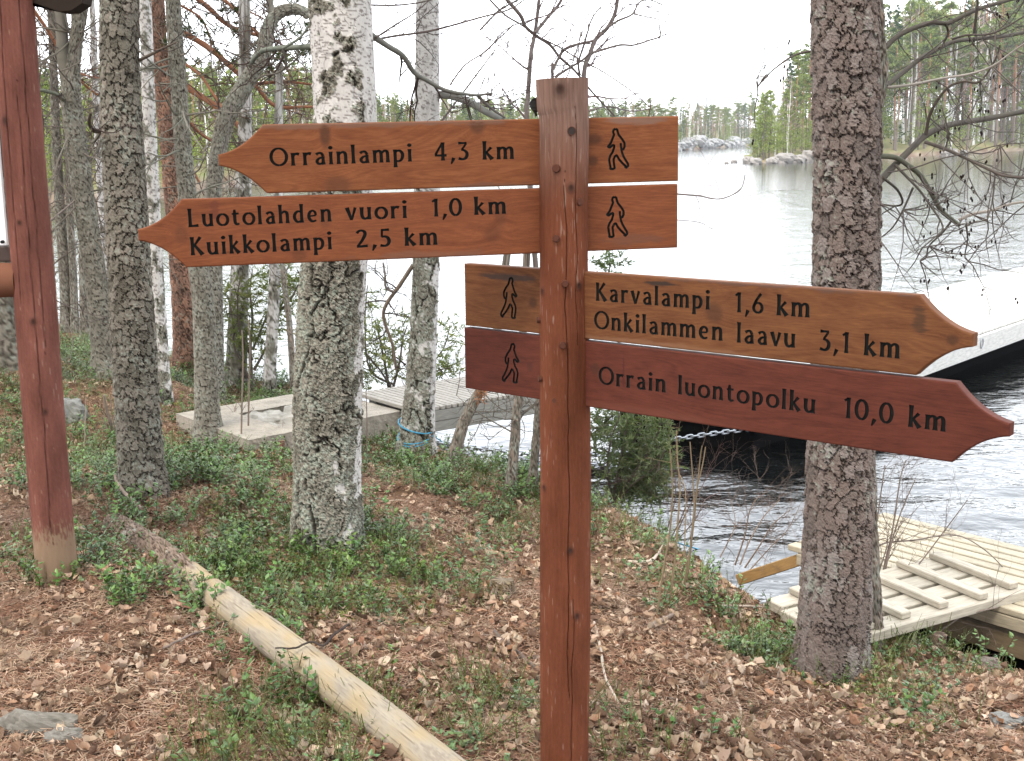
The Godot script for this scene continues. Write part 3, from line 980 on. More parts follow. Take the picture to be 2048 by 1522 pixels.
	for b in 4:
		var q: Array = boards[b]
		var a: float = q[0][1]
		var d := Vector3(cos(a), q[0][2], -sin(a)).normalized()
		var zz := d.cross(Vector3.UP).normalized()
		var yy := zz.cross(d)
		var world := Transform3D(Basis(d, yy, zz), Vector3(q[0][0].x, q[1], q[0][0].y))
		var h: float = q[5]
		var xe: float = q[2]
		var xs: float = q[3]
		var xt: float = q[4]
		var pl := PackedVector2Array()
		var curve := func(from: Vector2, to: Vector2) -> Array:
			var cp := Vector2(lerpf(from.x, to.x, 0.47), lerpf(from.y, to.y, 0.86))
			var o := []
			for k in 11:
				var f := k / 10.0
				o.append(from.lerp(cp, f).lerp(cp.lerp(to, f), f))
			return o
		if xs < xe:      # points left: counter-clockwise from the lower right corner
			pl.append(Vector2(xe, -h))
			pl.append(Vector2(xe, 0))
			pl.append_array(PackedVector2Array(curve.call(Vector2(xs, 0), Vector2(xt, -0.42 * h))))
			var low: Array = curve.call(Vector2(xs, -h), Vector2(xt, -0.58 * h))
			low.reverse()
			pl.append_array(PackedVector2Array(low))
		else:
			pl.append(Vector2(xe, 0))
			pl.append(Vector2(xe, -h))
			pl.append_array(PackedVector2Array(curve.call(Vector2(xs, -h), Vector2(xt, -0.58 * h))))
			var hi: Array = curve.call(Vector2(xs, 0), Vector2(xt, -0.42 * h))
			hi.reverse()
			pl.append_array(PackedVector2Array(hi))
		var kn := []
		for e in knot_px[b]:
			var l := local_of(world, e[0], e[1])
			kn.append([l.x, l.y, e[2], e[3], e[4]])
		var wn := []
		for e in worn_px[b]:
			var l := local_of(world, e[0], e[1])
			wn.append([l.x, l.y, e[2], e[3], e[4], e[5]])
		var x0 := minf(xe, xt) - 0.02
		var wd := absf(xe - xt) + 0.04
		var m := StandardMaterial3D.new()
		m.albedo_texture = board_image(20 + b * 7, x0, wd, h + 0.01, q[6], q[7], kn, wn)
		m.uv1_triplanar = true
		m.uv1_triplanar_sharpness = 6.0
		m.uv1_scale = Vector3(1.0 / wd, 1.0 / (h + 0.01), 1.0 / 0.2)
		m.uv1_offset = Vector3(-x0 / wd, 0, 0)
		m.roughness = 0.62
		m.metallic_specular = 0.2
		var body := CSGMesh3D.new()
		body.mesh = cut_plank(pl, 0.028, 0.0032)
		body.material = m
		body.name = "arrow_board" if b == 0 else "arrow_board_%03d" % b
		body.set_meta("label", "stained plank arrow " + which[b])
		t.add_child(body)
		body.transform = Transform3D(world.basis, world.origin - base)
		for line in words[b]:
			for w in line:
				var polys := word_polys(w[0], local_of(world, w[1], w[2]), local_of(world, w[3], w[4]), 0.0405 if b < 2 else 0.0425)
				carve(body, polys)
				part("lettering", sheet(polys, -0.0036), M.black_paint, body)
		var wp := walker_polys(world, walkers[b], b > 1)
		carve(body, wp)
		part("walker_symbol", sheet(wp, -0.0036), M.black_paint, body)

func carve(body: CSGMesh3D, polys: Array) -> void:
	for p in polys:
		var c := CSGPolygon3D.new()
		c.polygon = p
		c.depth = 0.006
		c.operation = CSGShape3D.OPERATION_SUBTRACTION
		c.material = M.black_paint
		body.add_child(c)
		c.position = Vector3(0, 0, 0.002)

func on_post(px: float, py: float, base: Vector3, r: float) -> Vector3:   # where a sight line meets the front of an upright round post
	var d := ray(px, py)
	var o := Vector2(EYE.x - base.x, EYE.z - base.z)
	var e := Vector2(d.x, d.z)
	var aa := e.length_squared()
	var bb := o.dot(e)
	var cc := o.length_squared() - r * r
	var disc := bb * bb - aa * cc
	var tt := (-bb - sqrt(maxf(disc, 0.0))) / aa
	return EYE + d * tt

# ------------------------------------------------------------------ setting
func build_ground() -> MeshInstance3D:
	var m := MB.new()
	m.smooth = false
	var n1 := noise(31, 0.9, 3)
	var n2 := noise(32, 7.0, 3)
	var n3 := noise(33, 40.0, 2)
	var idx := {}
	for j in GNZ:
		for i in GNX:
			var x := GX0 + i * GS
			var z := GZ0 + j * GS
			m.v.append(Vector3(x, hgrid[j * GNX + i] + 0.004 * n3.get_noise_2d(x, z), z))
			var a := n1.get_noise_2d(x, z)
			var b := n2.get_noise_2d(x, z)
			var c := n3.get_noise_2d(x, z)
			var col := mixc(Color(0.15, 0.092, 0.058), Color(0.1, 0.054, 0.035), 0.5 + 1.1 * a + 0.5 * b)
			col = mixc(col, Color(0.235, 0.165, 0.11), 0.3 * b + 0.9 * c)
			col = mixc(col, Color(0.045, 0.03, 0.022), -0.9 * c - 0.3 * b)
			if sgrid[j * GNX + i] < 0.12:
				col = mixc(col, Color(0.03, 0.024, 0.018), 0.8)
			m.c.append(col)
	for j in GNZ - 1:
		for i in GNX - 1:
			var k := j * GNX + i
			if sgrid[k] > -1.2:
				m.i.append_array(PackedInt32Array([k, k + 1, k + GNX, k + 1, k + GNX + 1, k + GNX]))
	var g := part("ground", m.mesh(), M.soil, self)
	tag(g, "", "", "", "structure")
	# the wood floor behind and beside the clearing, and the lake bed, as one wide sheet underneath
	var w := MB.new()
	w.smooth = false
	var big := [Vector3(-500, -1.9, 60), Vector3(-500, -1.9, -700), Vector3(500, -1.9, -700), Vector3(500, -1.9, 60)]
	w.quad(big[0], big[1], big[2], big[3], Color(0.03, 0.025, 0.02))
	tag(part("lake_bed", w.mesh(), M.soil, self), "", "", "", "structure")
	return g

func build_water() -> void:
	# waves of the lake as relief; rows and columns grow coarser with distance
	var m := MB.new()
	var n1 := noise(41, 0.9, 2)
	var n2 := noise(42, 1.9, 2)
	var n3 := noise(43, 7.5, 2)
	var na := 560
	var rows := []
	var r := 3.6
	while r < 640.0:
		rows.append(r)
		r *= 1.0085
	var hts := PackedFloat32Array()
	for a in rows.size():
		for b in na:
			var th := lerpf(-0.72, 0.72, float(b) / (na - 1))
			var x: float = sin(th) * rows[a]
			var z: float = -cos(th) * rows[a]
			var cell: float = rows[a] * 0.0085
			var calm := 1.0
			var y := 0.0
			if cell < 0.5:
				y += 0.016 * n1.get_noise_2d(x * 0.75 + z * 0.2, z * 1.2) * calm
			if cell < 0.2:
				y += 0.0125 * n2.get_noise_2d(x * 0.7 + z * 0.25, z * 1.25)
			if cell < 0.1:
				y += 0.0012 * n3.get_noise_2d(x * 0.75 + z * 0.25, z * 1.2)
			hts.append(y)
			m.v.append(Vector3(x, WATER + y, z))
	for a in rows.size():
		for b in na:
			var p := m.v[a * na + b]
			var du := m.v[a * na + mini(b + 1, na - 1)] - m.v[a * na + maxi(b - 1, 0)]
			var dv := m.v[mini(a + 1, rows.size() - 1) * na + b] - m.v[maxi(a - 1, 0) * na + b]
			m.n.append(du.cross(dv).normalized())
	for a in rows.size() - 1:
		m.quad_strip(a * na, (a + 1) * na, na, false)
	var w := part("lake_water", m.mesh(), M.water, self)
	tag(w, "", "", "", "structure")

# ------------------------------------------------------------------ docks, landing and pier
func plank(parent: Node3D, called: String, a: Vector3, b: Vector3, wide: float, thick: float, m: Material, cache: Dictionary, roll_up := Vector3.UP) -> void:
	# a and b: middle of the top face at the two ends, in the parent's space
	var l := a.distance_to(b)
	var key := "%.2f_%.3f_%.3f" % [l, wide, thick]
	if not cache.has(key):
		cache[key] = bevel_box(Vector3(snappedf(l, 0.01), thick, wide), minf(0.004, thick * 0.15))
	var o := part(called, cache[key], m, parent)
	var x := (b - a).normalized()
	var z := x.cross(roll_up).normalized()
	var y := z.cross(x)
	o.transform = Transform3D(Basis(x, y, z), (a + b) / 2.0 - y * thick / 2.0)

func build_docks() -> void:
	var cache := {}
	# --- the long floating dock
	var top := WATER + 0.46
	var a := on_level(1560, 797, top)
	var b := on_level(1950, 667, top)
	var dir := (b - a).normalized()
	var side := dir.cross(Vector3.UP).normalized() * -1.0        # away from the camera
	if side.z > 0.0:
		side = -side
	var wide := 1.75
	var len := 11.0
	var t := thing("floating_dock", "long pale floating dock with planked deck and chain, out on the lake", "dock", Vector3(a.x, WATER, a.z))
	var h := top - WATER
	var n := int(len / 0.124)
	for k in n:
		var c := dir * (0.06 + k * 0.124)
		plank(t, "deck_board", c + Vector3(0, h, 0), c + side * wide + Vector3(0, h + rng.randf_range(-0.002, 0.002), 0), 0.117, 0.028, M.dock_wood[k % 3], cache)
	for sd in [0.0, 1.0]:
		var off: Vector3 = side * (wide * sd + (-0.02 if sd == 0.0 else 0.02))
		plank(t, "side_beam", off + Vector3(0, h - 0.03, 0), off + dir * len + Vector3(0, h - 0.03, 0), 0.045, 0.19, M.dock_side, cache)
	plank(t, "end_beam", dir * -0.025 + Vector3(0, h - 0.03, 0), dir * -0.025 + side * wide + Vector3(0, h - 0.03, 0), 0.045, 0.19, M.dock_side, cache)
	plank(t, "float", side * wide * 0.5 + dir * 0.08 + Vector3(0, h - 0.2, 0), side * wide * 0.5 + dir * (len - 0.1) + Vector3(0, h - 0.2, 0), wide - 0.5, 0.42, M.float_shade_black, cache)  # one full-length float, its matte black standing for the shade under the deck
	# iron mooring ring on its side
	var rp := on_wall(1971, 680, b.z) - t.position
	var rc := dir * dir.dot(rp) - side * 0.05
	rc.y = h - 0.1
	var m := MB.new()
	var ring_pts := PackedVector3Array()
	var rr := PackedFloat32Array()
	for k in 17:
		ring_pts.append(rc + (dir * cos(TAU * k / 16.0) + Vector3.UP * sin(TAU * k / 16.0)) * Vector3(0.032, 0.05, 0.032))
		rr.append(0.005)
	m.tube(ring_pts, rr, 6, PackedColorArray([Color.WHITE]), false)
	part("mooring_ring", m.mesh(), M.steel, t)

	# --- the low landing platform by the bank
	top = WATER + 0.33
	var nl := on_level(1575, 1090, top)
	var nr := on_level(2048, 1228, top)
	var fl := on_level(1744, 1017, top)
	var along := (nr - nl).normalized()
	var across := (fl - nl)
	across = (across - along * across.dot(along)).normalized()
	var depth := across.dot(fl - nl)
	t = thing("landing_platform", "new yellowish plank landing platform floating beside the bank", "platform", Vector3(nl.x, WATER, nl.z))
	h = top - WATER
	var boards := 10
	var pitch := depth / boards
	for k in boards:
		var c := across * (pitch * (k + 0.5)) + along * (rng.randf_range(-0.012, 0.012) + (0.0 if k else -0.0))
		plank(t, "deck_board", c + Vector3(0, h, 0), c + along * 3.4 + Vector3(0, h, 0), pitch - 0.017, 0.03, M.new_wood[k % 4], cache)
	for k in 3:
		var c := along * (0.12 + k * 1.55)
		plank(t, "joist", c + across * 0.01 + Vector3(0, h - 0.031, 0), c + across * (depth - 0.01) + Vector3(0, h - 0.031, 0), 0.07, 0.09, M.new_wood[k], cache)
	plank(t, "edge_beam", across * 0.03 + along * 0.05 + Vector3(0, h - 0.034, 0), across * 0.03 + along * 3.35 + Vector3(0, h - 0.034, 0), 0.045, 0.06, M.new_wood[1], cache)
	plank(t, "lower_beam", across * 0.06 + along * 0.05 + Vector3(0, h - 0.125, 0), across * 0.06 + along * 3.35 + Vector3(0, h - 0.125, 0), 0.05, 0.1, M.wet_wood, cache)
	plank(t, "float", across * depth * 0.5 + along * 0.5 + Vector3(0, h - 0.13, 0), across * depth * 0.5 + along * 3.2 + Vector3(0, h - 0.13, 0), depth * 0.8, 0.24, M.float_shade_black, cache)
	# a yellow beam reaching from the platform's corner to the bank
	var t3 := thing("mooring_beam", "wet yellow timber beam between landing platform and bank", "beam", nl)
	var e1 := on_level(1503, 1146, WATER + 0.1) - nl
	plank(t3, "beam", along * 0.04 + Vector3(0, -0.045, 0) + across * 0.06, e1 + (e1 - across * 0.06).normalized() * 0.12 + Vector3(0, 0.05, 0), 0.05, 0.06, M.yellow_wood, cache)

	# --- the gangway: planks from the bank on to the platform, with cleats across
	var sh := -0.4
	var tp := WATER + 0.375
	var p00 := on_level(1496, 1203, sh)      # bank, lake side
	var p01 := on_level(1738, 1272, sh)      # bank, near side
	var q0 := on_level(1838, 1120, tp)
	var q1 := on_level(2040, 1186, tp)
	t = thing("gangway", "short grey plank gangway with cross cleats leading on to the landing platform", "gangway", p01)
	var gd := ((q0 - p00).normalized() + (q1 - p01).normalized()).normalized()
	var gw := (p01 - p00)
	gw = gw - gd * gw.dot(gd)
	var gl := (q1 - p01).dot(gd) + 0.06
	var gn := gd.cross(gw).normalized()
	if gn.y < 0.0:
		gn = -gn
	var o0 := p00 - p01
	o0 = -gw
	var nb := 4
	var bw := gw.length() / nb
	var gwn := gw.normalized()
	for k in nb:
		var c := o0 + gwn * bw * (k + 0.5)
		plank(t, "plank", c - gd * (0.1 + 0.03 * (k % 2)) + gn * 0.0, c + gd * (gl - 0.02 * (k % 3)), bw - 0.028, 0.045, M.grey_wood[k % 4], cache, gn)
	for k in 5:
		var f: float = [0.05, 0.27, 0.5, 0.73, 0.95][k]
		var c := o0 + gd * (gl * f) + gn * 0.032
		plank(t, "cleat", c + gwn * 0.02, c + gwn * (gw.length() - 0.03 + rng.randf_range(-0.02, 0.0)), 0.055, 0.03, M.grey_wood[(k + 1) % 4], cache, gn)

	# --- the concrete footing of the old pier
	var ct := -0.25
	var cf := on_level(497, 880, ct)
	var cl := on_level(375, 823, ct)
	var cr := on_level(802, 822, ct)
	t = thing("concrete_footing", "square grey concrete footing with a stone filled hollow beside birch trunk", "footing", Vector3(cf.x, ct - 0.6, cf.z))
	var u := cr - cf
	var vv := cl - cf
	vv = vv - u.normalized() * vv.dot(u.normalized()) * 0.6
	var lu := u.length()
	var lv := vv.length()
	u = u.normalized()
	vv = vv.normalized()
	var fm := MB.new()
	fm.smooth = false
	var up6 := Vector3(0, 0.6, 0)
	var fn := noise(61, 3.0, 4)
	var fn2 := noise(62, 30.0, 3)
	var place := func(x: float, y: float, z: float) -> Vector3: return u * x + vv * y + Vector3(0, z, 0)
	# top rim and walls as gridded faces
	var grid := func(o: Vector3, e1g: Vector3, e2g: Vector3, n1: int, n2: int, hole: Rect2) -> void:
		var base_i := fm.v.size()
		for j in n2 + 1:
			for i in n1 + 1:
				var p := o + e1g * (float(i) / n1) + e2g * (float(j) / n2)
				var k := 1.0 + 0.35 * fn.get_noise_3dv(p * 2.0) + 0.2 * fn2.get_noise_3dv(p)
				p += Vector3(0.004, 0.004, 0.004) * fn2.get_noise_3dv(p * 0.6)
				fm.v.append(p)
				fm.c.append(Color(0.25 * k, 0.218 * k, 0.175 * k))
		for j in n2:
			for i in n1:
				var mid := Vector2((i + 0.5) / n1, (j + 0.5) / n2)
				if hole.has_point(mid):
					continue
				var q := base_i + j * (n1 + 1) + i
				fm.i.append_array(PackedInt32Array([q, q + n1 + 1, q + 1, q + 1, q + n1 + 1, q + n1 + 2]))
	var hole_r := Rect2(0.26, 0.2, 0.5, 0.5)
	grid.call(up6, u * lu, vv * lv, 60, 60, hole_r)
	grid.call(Vector3.ZERO, u * lu, up6, 60, 24, Rect2())
	grid.call(Vector3.ZERO, vv * lv, up6, 60, 24, Rect2())
	grid.call(u * lu, vv * lv, up6, 60, 24, Rect2())
	grid.call(vv * lv, u * lu, up6, 60, 24, Rect2())
	var hx0 := 0.25 * lu
	var hx1 := 0.77 * lu
	var hy0 := 0.183 * lv
	var hy1 := 0.717 * lv
	var dp := Vector3(0, -0.16, 0)
	grid.call(place.call(hx0, hy0, 0.6), u * (hx1 - hx0), dp, 20, 6, Rect2())
	grid.call(place.call(hx0, hy1, 0.6), u * (hx1 - hx0), dp, 20, 6, Rect2())
	grid.call(place.call(hx0, hy0, 0.6), vv * (hy1 - hy0), dp, 20, 6, Rect2())
	grid.call(place.call(hx1, hy0, 0.6), vv * (hy1 - hy0), dp, 20, 6, Rect2())
	part("concrete_block", fm.mesh(), M.concrete, t)
	var soil := MB.new()
	soil.smooth = false
	var so: Vector3 = place.call(hx0, hy0, 0.49)
	for j in 15:
		for i in 15:
			var p := so + u * (hx1 - hx0) * i / 14.0 + vv * (hy1 - hy0) * j / 14.0
			p.y += 0.04 * fn.get_noise_3dv(p * 3.0)
			soil.v.append(p)
			soil.c.append(vary(Color(0.2, 0.115, 0.075), 0.35))
	for j in 14:
		for i in 14:
			var q := j * 15 + i
			soil.i.append_array(PackedInt32Array([q, q + 15, q + 1, q + 1, q + 15, q + 16]))
	part("litter_fill", soil.mesh(), M.soil, t)
	for k in 4:
		var st := part("fill_stone", rock_mesh(70 + k, [Vector3(0.24, 0.1, 0.13), Vector3(0.2, 0.09, 0.16), Vector3(0.13, 0.07, 0.1), Vector3(0.16, 0.1, 0.14)][k], Color(0.27, 0.25, 0.215)), M.stone, t)
		st.position = place.call(lerpf(hx0, hx1, [0.62, 0.3, 0.15, 0.75][k]), lerpf(hy0, hy1, [0.3, 0.8, 0.35, 0.75][k]), 0.5)

	# --- the old pier behind it: narrow slats on two concrete beams
	var pt := -0.21
	var pa := on_level(838, 819, pt)          # near corner at the shore end
	var pb := on_level(1072, 781, pt)         # along its near edge
	var pc := on_level(716, 784, pt)          # far corner at the shore end
	var pd := (pb - pa).normalized()
	var pw := pc - pa
	pw = pw - pd * pw.dot(pd)
	var pl := pw.length()
	pw = pw.normalized()
	t = thing("old_pier", "weathered grey slatted pier running out from the concrete footing", "pier", Vector3(pa.x, WATER - 0.5, pa.z))
	h = pt - WATER + 0.5
	var skew := pd * (pc - pa).dot(pd)
	for k in 66:
		var c := pd * (k * 0.05) + Vector3(0, h, 0)
		plank(t, "slat", c, c + pw * pl + skew, 0.04, 0.028, M.pier_wood[k % 4], cache)
	for sdn in 2:
		var c2 := pw * (0.05 if sdn == 0 else pl - 0.1) + Vector3(0, h - 0.03, 0) + (skew if sdn == 1 else Vector3.ZERO)
		plank(t, "beam", c2 + pd * 0.06, c2 + pd * 3.3, 0.1, 0.075, M.pier_beam, cache)
		plank(t, "lower_beam", c2 + pd * 0.06 + Vector3(0, -0.078, 0), c2 + pd * 3.3 + Vector3(0, -0.078, 0), 0.094, 0.07, M.pier_beam, cache)
	for sdn in 2:
		var c2 := pd * 3.0 + pw * (0.05 if sdn == 0 else pl - 0.1)
		plank(t, "pile", c2 + Vector3(0, h - 0.18, 0), c2 + Vector3(0, -0.4, 0), 0.12, 0.12, M.pier_beam, cache, pw)

	# --- two runs of heavy steel chain from the birch to the floating dock
	var ch0 := on_wall(858, 884, on_ground(835, 905).z + 0.05)
	var ch1 := Vector3(a.x, WATER + 0.26, a.z)
	build_chain("grey steel mooring chain reaching the floating dock, upper strand at the birch foot", [ch0, on_wall(1070, 909, lerpf(ch0.z, ch1.z, 0.36)), on_wall(1240, 905, lerpf(ch0.z, ch1.z, 0.66)), on_wall(1345, 879, lerpf(ch0.z, ch1.z, 0.84)), ch1])
	var ch2 := on_wall(856, 898, ch0.z)
	build_chain("grey steel mooring chain, lower strand sagging from the birch foot into the lake", [ch2, on_wall(960, 912, lerpf(ch2.z, ch1.z, 0.18)), on_wall(1070, 921, lerpf(ch2.z, ch1.z, 0.36)), on_wall(1200, 930, lerpf(ch2.z, ch1.z, 0.6)), on_level(1290, 948, WATER - 0.05)])

func build_chain(label: String, pts: Array) -> void:
	var p := smooth_path(pts, 40)
	var t := thing("mooring_chain", label, "chain", pts[0])
	var m := MB.new()
	var lp := PackedVector3Array()
	var lr := PackedFloat32Array()
	var ll := 0.03
	var lw := 0.0155
	for k in 21:
		var an := TAU * k / 20.0
		lp.append(Vector3(cos(an) * lw + signf(cos(an)) * (ll - lw), sin(an) * lw, 0))
		lr.append(0.0062)
	m.tube(lp, lr, 6, PackedColorArray([Color.WHITE]), false)
	var link := m.mesh()
	var acc := 0.0
	var turn := false
	var step := 0.047
	for k in p.size() - 1:
		var seg := p[k].distance_to(p[k + 1])
		while acc < seg:
			var at := p[k].lerp(p[k + 1], acc / seg)
			var x := (p[k + 1] - p[k]).normalized()
			var y := Vector3.UP if turn else x.cross(Vector3.UP).normalized()
			y = (y + x.cross(Vector3.UP) * (0.35 if turn else 0.0) + Vector3.UP * (0.0 if turn else 0.35)).normalized()
			var z := x.cross(y).normalized()
			y = z.cross(x)
			var o := part("chain_link", link, M.steel, t)
			o.transform = Transform3D(Basis(x, y, z), at - t.position)
			turn = not turn
			acc += step
		acc -= seg

func build_shelter() -> void:
	var base := on_ground(115, 1160)
	var t := thing("notice_shelter", "red-brown log notice board shelter with white panel and dark roof edge", "shelter", base)
	var path := []
	var rad := []
	for q in [[118, 1190, 84], [115, 1150, 82], [101, 1000, 80], [82, 760, 79], [64, 520, 77], [47, 300, 76], [34, 120, 74], [26, 0, 73], [16, -140, 72]]:
		path.append(on_wall(q[0], q[1], base.z) - base)
		rad.append(q[2] * absf(base.z) * 1.03 / F / 2.0)
	var cracks := [[PI / 2 - 0.3, 0.2, 1.9, 0.003, 0.0], [PI / 2 + 0.35, 1.1, 2.6, 0.003, 0.0], [PI / 2 - 0.7, 0.9, 2.4, 0.003, 0.02]]
	var knots := [[PI / 2 + 0.5, 1.75, 0.02], [PI / 2 - 0.2, 1.05, 0.016], [PI / 2 - 0.45, 0.72, 0.014], [PI / 2 + 0.1, 1.4, 0.013]]
	var worn := func(_cx: float, sx: float, s: float) -> float: return 0.0
	var tim := timber(14, Color(0.135, 0.054, 0.041), cracks, knots, worn)
	var bare := noise(77, 14.0, 3)
	var style := func(cx: float, sx: float, s: float, r: float) -> Array:
		var o: Array = tim.call(cx, sx, s, r)
		# the stain has worn off the foot, leaving grey wood with an uneven upper limit
		var k := smoothstep(-0.03, 0.03, 0.26 + 0.09 * bare.get_noise_3d(cx, s * 2.0, sx) - s)
		return [o[0], mixc(o[1], Color(0.2, 0.145, 0.095) * (0.8 + 2.2 * o[1].r), k * 0.75)]
	part("post", stem_mesh(path, rad, 110, 0.006, style, 0.02, 1e9, false), M.bark, t)
	var off := func(px: float, py: float, dz: float) -> Vector3: return on_wall(px, py, base.z + dz) - base
	var cache := {}
	# white notice panel in a dark frame, going off to the left
	var p0: Vector3 = off.call(11, 350, -0.03)
	var p1: Vector3 = off.call(15, 492, -0.03)
	var hgt := p0.y - p1.y
	plank(t, "notice_panel", Vector3(p1.x - 0.9, p0.y + 0.6, -0.04), Vector3(p1.x, p0.y + 0.6, -0.04), 0.012, hgt + 0.6, M.white_panel, cache)
	plank(t, "frame_rail", Vector3(p1.x - 0.9, p1.y - 0.002, -0.045), Vector3(p1.x + 0.012, p1.y - 0.002, -0.045), 0.02, 0.055, M.dark_frame, cache)
	var sc := MB.new()
	var sp: Vector3 = off.call(4, 484, -0.018)
	sc.tube(PackedVector3Array([sp - Vector3(0, 0, 0.01), sp + Vector3(0, 0, 0.003), sp + Vector3(0, 0, 0.005)]), PackedFloat32Array([0.006, 0.006, 0.004]), 10, PackedColorArray([Color(0.02, 0.02, 0.02)]))
	part("panel_screw", sc.mesh(), M.bark, t)
	# the round cross rail below it
	var r0: Vector3 = off.call(22, 560, 0.0)
	var rl := stem_rail(r0)
	part("cross_rail", rl, M.bark, t)
	# roof edge: thick dark boards whose lower corner hangs into view
	var e0: Vector3 = off.call(130, 16, 0.0)
	var roof := MB.new()
	roof.smooth = false
	var outl := [Vector2(-1.5, 0.34), Vector2(-0.14, 0.03), Vector2(-0.02, -0.012), Vector2(0.02, -0.008), Vector2(0.06, 0.016), Vector2(0.07, 0.06), Vector2(-1.45, 0.5)]
	var z0 := -0.1
	var z1 := 0.0
	for k in outl.size():
		var c1: Vector2 = outl[k]
		var c2: Vector2 = outl[(k + 1) % outl.size()]
		roof.quad(e0 + Vector3(c1.x, c1.y, z0), e0 + Vector3(c2.x, c2.y, z0), e0 + Vector3(c2.x, c2.y, z1), e0 + Vector3(c1.x, c1.y, z1), Color(0.03, 0.02, 0.016))
	for k in range(1, outl.size() - 1):
		for zc in [z0, z1]:
			roof.tri(e0 + Vector3(outl[0].x, outl[0].y, zc), e0 + Vector3(outl[k].x, outl[k].y, zc), e0 + Vector3(outl[k + 1].x, outl[k + 1].y, zc), Color(0.03, 0.02, 0.016))
	part("roof_edge", roof.mesh(), M.bark, t)

func stem_rail(r0: Vector3) -> ArrayMesh:
	var m := MB.new()
	var pts := PackedVector3Array()
	var rad := PackedFloat32Array()
	var cols := PackedColorArray()
	for k in 12:
		pts.append(r0 + Vector3(0.03 - 0.1 * k, 0, 0))
		rad.append(0.064 if k > 0 else 0.06)
		cols.append(vary(Color(0.14, 0.062, 0.038), 0.15))
	m.tube(pts, rad, 28, cols)
	return m.mesh()

# ------------------------------------------------------------------ far shores and their trees
var far_lines := {}

func far_spot(line: Array, px: float, back: float) -> Vector3:      # a point BACK metres behind the waterline of a far shore, in the direction of a pixel column
	var k := 0
	while k < line.size() - 2 and line[k + 1].x < px:
		k += 1
	var t: float = clampf((px - line[k].x) / (line[k + 1].x - line[k].x), 0.0, 1.0)
	var p := on_level(px, lerpf(line[k].y, line[k + 1].y, t), WATER)
	var d := Vector3(p.x, 0, p.z).normalized()
	return Vector3(p.x, 0, p.z) + d * back

func far_height(back: float, x: float, z: float) -> float:
	var f: FastNoiseLite = far_lines.n
	return WATER + 0.9 * smoothstep(-1.5, 4.0, back) - 0.3 + 0.07 * maxf(back - 3.0, 0.0) + 0.5 * f.get_noise_2d(x, z) * smoothstep(0.0, 6.0, back)

func build_far_land(called: String, line: Array, reach: float) -> void:
	var rows := [-1.5, 0.0, 0.8, 2.0, 4.0, 7.0, 12.0, 20.0, 32.0, 50.0, 80.0]
	var n := 150
	var m := MB.new()
	m.smooth = false
	var c1 := noise(91, 0.25, 3)
	for r in rows:
		for k in n:
			var px: float = lerpf(line[0].x, line[line.size() - 1].x, float(k) / (n - 1))
			var tip := 1.0
			if called == "headland":
				tip = smoothstep(1488.0, 1600.0, px) * 0.95 + 0.05
			var back: float = r * minf(1.0, reach / 80.0) * tip
			var p := far_spot(line, px, back)
			p.y = far_height(back, p.x, p.z)
			m.v.append(p)
			var a := c1.get_noise_2d(p.x, p.z)
			var col := mixc(Color(0.2, 0.155, 0.09), Color(0.12, 0.14, 0.05), 0.5 + a)
			if r < 2.5:
				col = mixc(Color(0.22, 0.18, 0.135), Color(0.13, 0.085, 0.06), 0.5 + 1.4 * a)
			m.c.append(col)
	for r in rows.size() - 1:
		m.quad_strip((r + 1) * n, r * n, n, false)
	tag(part(called, m.mesh(), M.soil, self), "", "", "", "structure")

func clump(m: MB, c: Vector3, size: Vector3, count: int, leaf: float, col: Color) -> void:
	for k in count:
		var d := rv()
		if d.length() > 1.0:
			d = d.normalized() * rng.randf()
		var p := c + d * size
		var a := rv().normalized() * leaf
		var b := rv().normalized() * leaf * 0.55
		var cc := vary(col, 0.35)
		m.tri(p - a * 0.5 - b * 0.5, p + a, p + b, cc)

